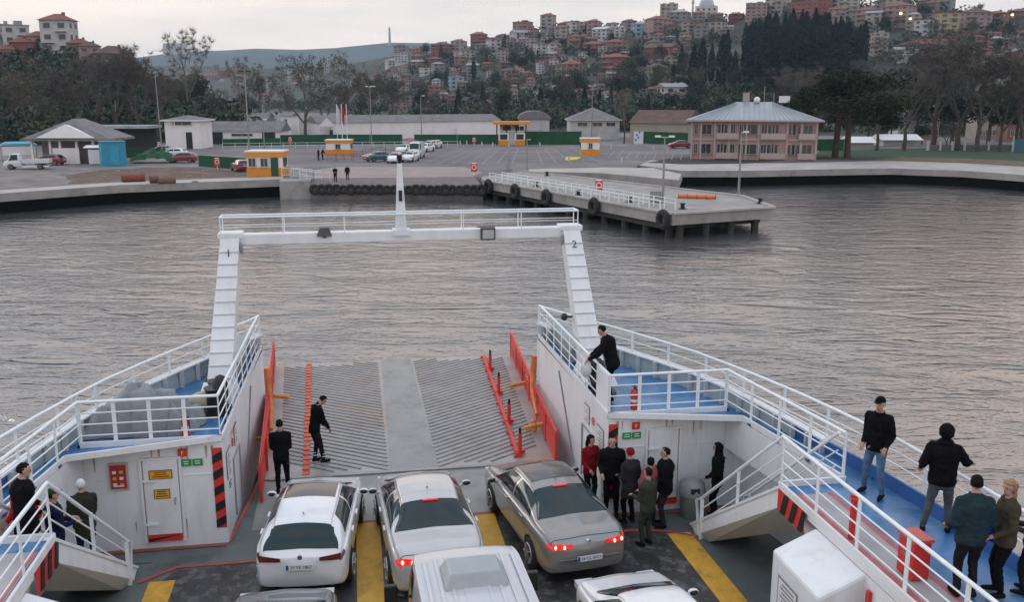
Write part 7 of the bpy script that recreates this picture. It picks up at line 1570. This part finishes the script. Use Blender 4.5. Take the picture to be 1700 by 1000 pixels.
# at the bow rail
rm_ = person('man in a black jacket leaning over the starboard bow rail', FM(4.30, 16.62, UP), R(66), 1.76, 'black', 'black', dict(lean=.26, head=(.25, 0), lh=(-.30, .40, 1.0), rh=(.10, .42, 1.0), lf=(-.1, -.08), rf=(.1, .06)), group='people on the starboard bow deck', bulk=1.25)
b = MB(); r_ = random.Random(2)
bag = MB(); bag.ell((0, 0, 0), (.13, .10, .2), 14, 10); bag.v = [(x * (1 + .25 * noise.noise(Vector((x * 9, y * 9, z * 9)))), y, z) for x, y, z in bag.v]; bag.tube([(0, 0, .15), (0, 0, .24)], [.05, .02], 8); bo_ = bag.build('plastic_bag', mat('white plastic bag', (.6, .62, .63), .4), label='white plastic bag held at the bow rail by the man in black', cat='bag')
bo_.location = rm_.matrix_basis @ Vector((.10, .52, .82)) if False else (Matrix.Translation(rm_.location) @ Matrix.Rotation(R(62), 4, 'Z')) @ Vector((-.28, .45, .78))
# starboard walkway
person('man in a black cap, black jacket and light blue jeans on the starboard walkway', stand(1450, 822, UP), R(125), 1.75, 'black', 'jeans', dict(lh=(-.2, .14, .95), rh=(.2, .14, .95), lf=(-.16, .06), rf=(.20, -.04), hipx=.02), hair='short', hood=('black', 'cap'), group=gW, bulk=1.05)
person('hooded man in a black coat and grey jeans leaning on the starboard railing', stand(1555, 884, UP), R(-38), 1.78, 'black', 'greyjeans', dict(lh=(-.32, .10, 1.0), rh=(.36, .36, 1.10), lf=(-.20, -.05), rf=(.14, .08)), hair=None, hood=('black', 'hood'), group=gW, bulk=1.15)
t_ = person('man in a teal jacket with a pale hem seen from behind on the starboard walkway', stand(1600, 990, UP), R(-12), 1.76, 'teal', 'blackish', dict(lh=(-.25, .16, 1.0), rh=(.24, .16, 1.0), head=(0, -.3)), group=gW, bulk=1.2)
b = MB(); b.tube([(0, -.02, .87), (0, -.02, .90)], .182, 18, caps=False, ry=.80); b.build('jacket_hem', mat('pale hem', (.4, .42, .44), .8), t_)
b = MB(); b.tube([(0, -.02, 1.12), (0, -.015, 1.32)], [.192, .196], 20, caps=False, ry=.80); b.build('jacket_panel', CM['darkblue'], t_)
w_ = person('woman with light curly hair, olive jacket and a blue bag on the starboard walkway', stand(1655, 988, UP), R(70), 1.68, 'oliveb', 'black', dict(lh=(-.2, .2, 1.0), rh=(.16, .22, .95), head=(0, .5)), hair='long_light', female=True, group=gW, bulk=1.08)
bag = MB(); bag.ell((0, 0, 0), (.2, .10, .15), 16, 10); bag.tube([(-.12, 0, .1), (-.05, 0, .35), (.05, 0, .35), (.12, 0, .1)], .012, 6); bb = bag.build('shoulder_bag', mat('bright blue cloth', (.01, .06, .55), .8), label='bright blue shoulder bag carried by the curly haired woman', cat='bag'); bb.location = (Matrix.Translation(w_.location) @ Matrix.Rotation(R(70), 4, 'Z')) @ Vector((.27, -.02, .80))
pe_ = PZ(1700, 985, UP); person('person in olive at the photo edge by the starboard railing', (pe_.x, pe_.y, UP), R(40), 1.5, 'oliveb', 'blackish', front, group=gW)
# port passage
def under(px, py, head, h): p = PZ(px, py, head); return (p.x, p.y, head - h)
person('person in a white knitted cap and olive coat on the lower port stairs', under(133, 800, 3.72, 1.66), R(20), 1.66, 'olive', 'darkblue', dict(lh=(-.25, .1, .95), rh=(.12, .25, 1.0)), hair=None, hood=('white', 'beanie'), group=gL, long_coat=True, bulk=1.2)
person('person in a green cap and dark navy coat on the port stairs', under(86, 815, 4.15, 1.68), R(-60), 1.68, 'navy', 'black', front, hair='short', hood=('green', 'cap'), group=gL, bulk=1.15)
person('person in a bright red hooded jacket on the port stairs', FM(-6.72, 12.75, 2.80), R(150), 1.62, 'red', 'black', dict(lh=(-.3, .25, 1.15), rh=(.2, .2, 1.0)), hair=None, hood=('red', 'hood'), group=gL, bulk=1.2)
person('dark haired man in a long black coat highest on the port stairs', FM(-6.48, 12.25, 3.12), R(-70), 1.78, 'black', 'black', dict(lh=(-.2, .2, 1.0), rh=(.2, .2, 1.0), head=(.2, .0)), long_coat=True, group=gL, bulk=1.25)
# people ashore
person('man in black waiting on the quay beside the slipway, nearer the booth', stand(557, 303, G), R(180), 1.76, 'black', 'black', front, group='men waiting ashore')
person('man in black waiting on the quay, the one nearer the mast', stand(577, 300, G), R(170), 1.74, 'blackish', 'charcoal', pocket, group='men waiting ashore')
person('first man in black by the reddish barriers', stand(529, 266, G), R(120), 1.74, 'black', 'black', front, group='men waiting ashore')
person('second man in black bending beside the reddish barriers', stand(536, 265, G), R(240), 1.74, 'blackish', 'black', dict(lean=.3, lh=(-.1, .4, .9), rh=(.1, .4, .9)), group='men waiting ashore')
settle_labels()

# ================================================================ the air between the shore and the hills
b = MB(); b.box((0, 2000, 129), (7000, 4400, 262)); hz_ = b.build('haze', [bpy.data.materials.new('evening haze')], kind='stuff')
hm = hz_.data.materials[0]; hm.use_nodes = True; t = hm.node_tree; t.nodes.clear()
o_ = N(t, 'ShaderNodeOutputMaterial'); pv = N(t, 'ShaderNodeVolumePrincipled'); pv.inputs['Color'].default_value = (.62, .82, 1, 1); pv.inputs['Density'].default_value = .00011; pv.inputs['Anisotropy'].default_value = .2
t.links.new(pv.outputs[0], o_.inputs['Volume'])
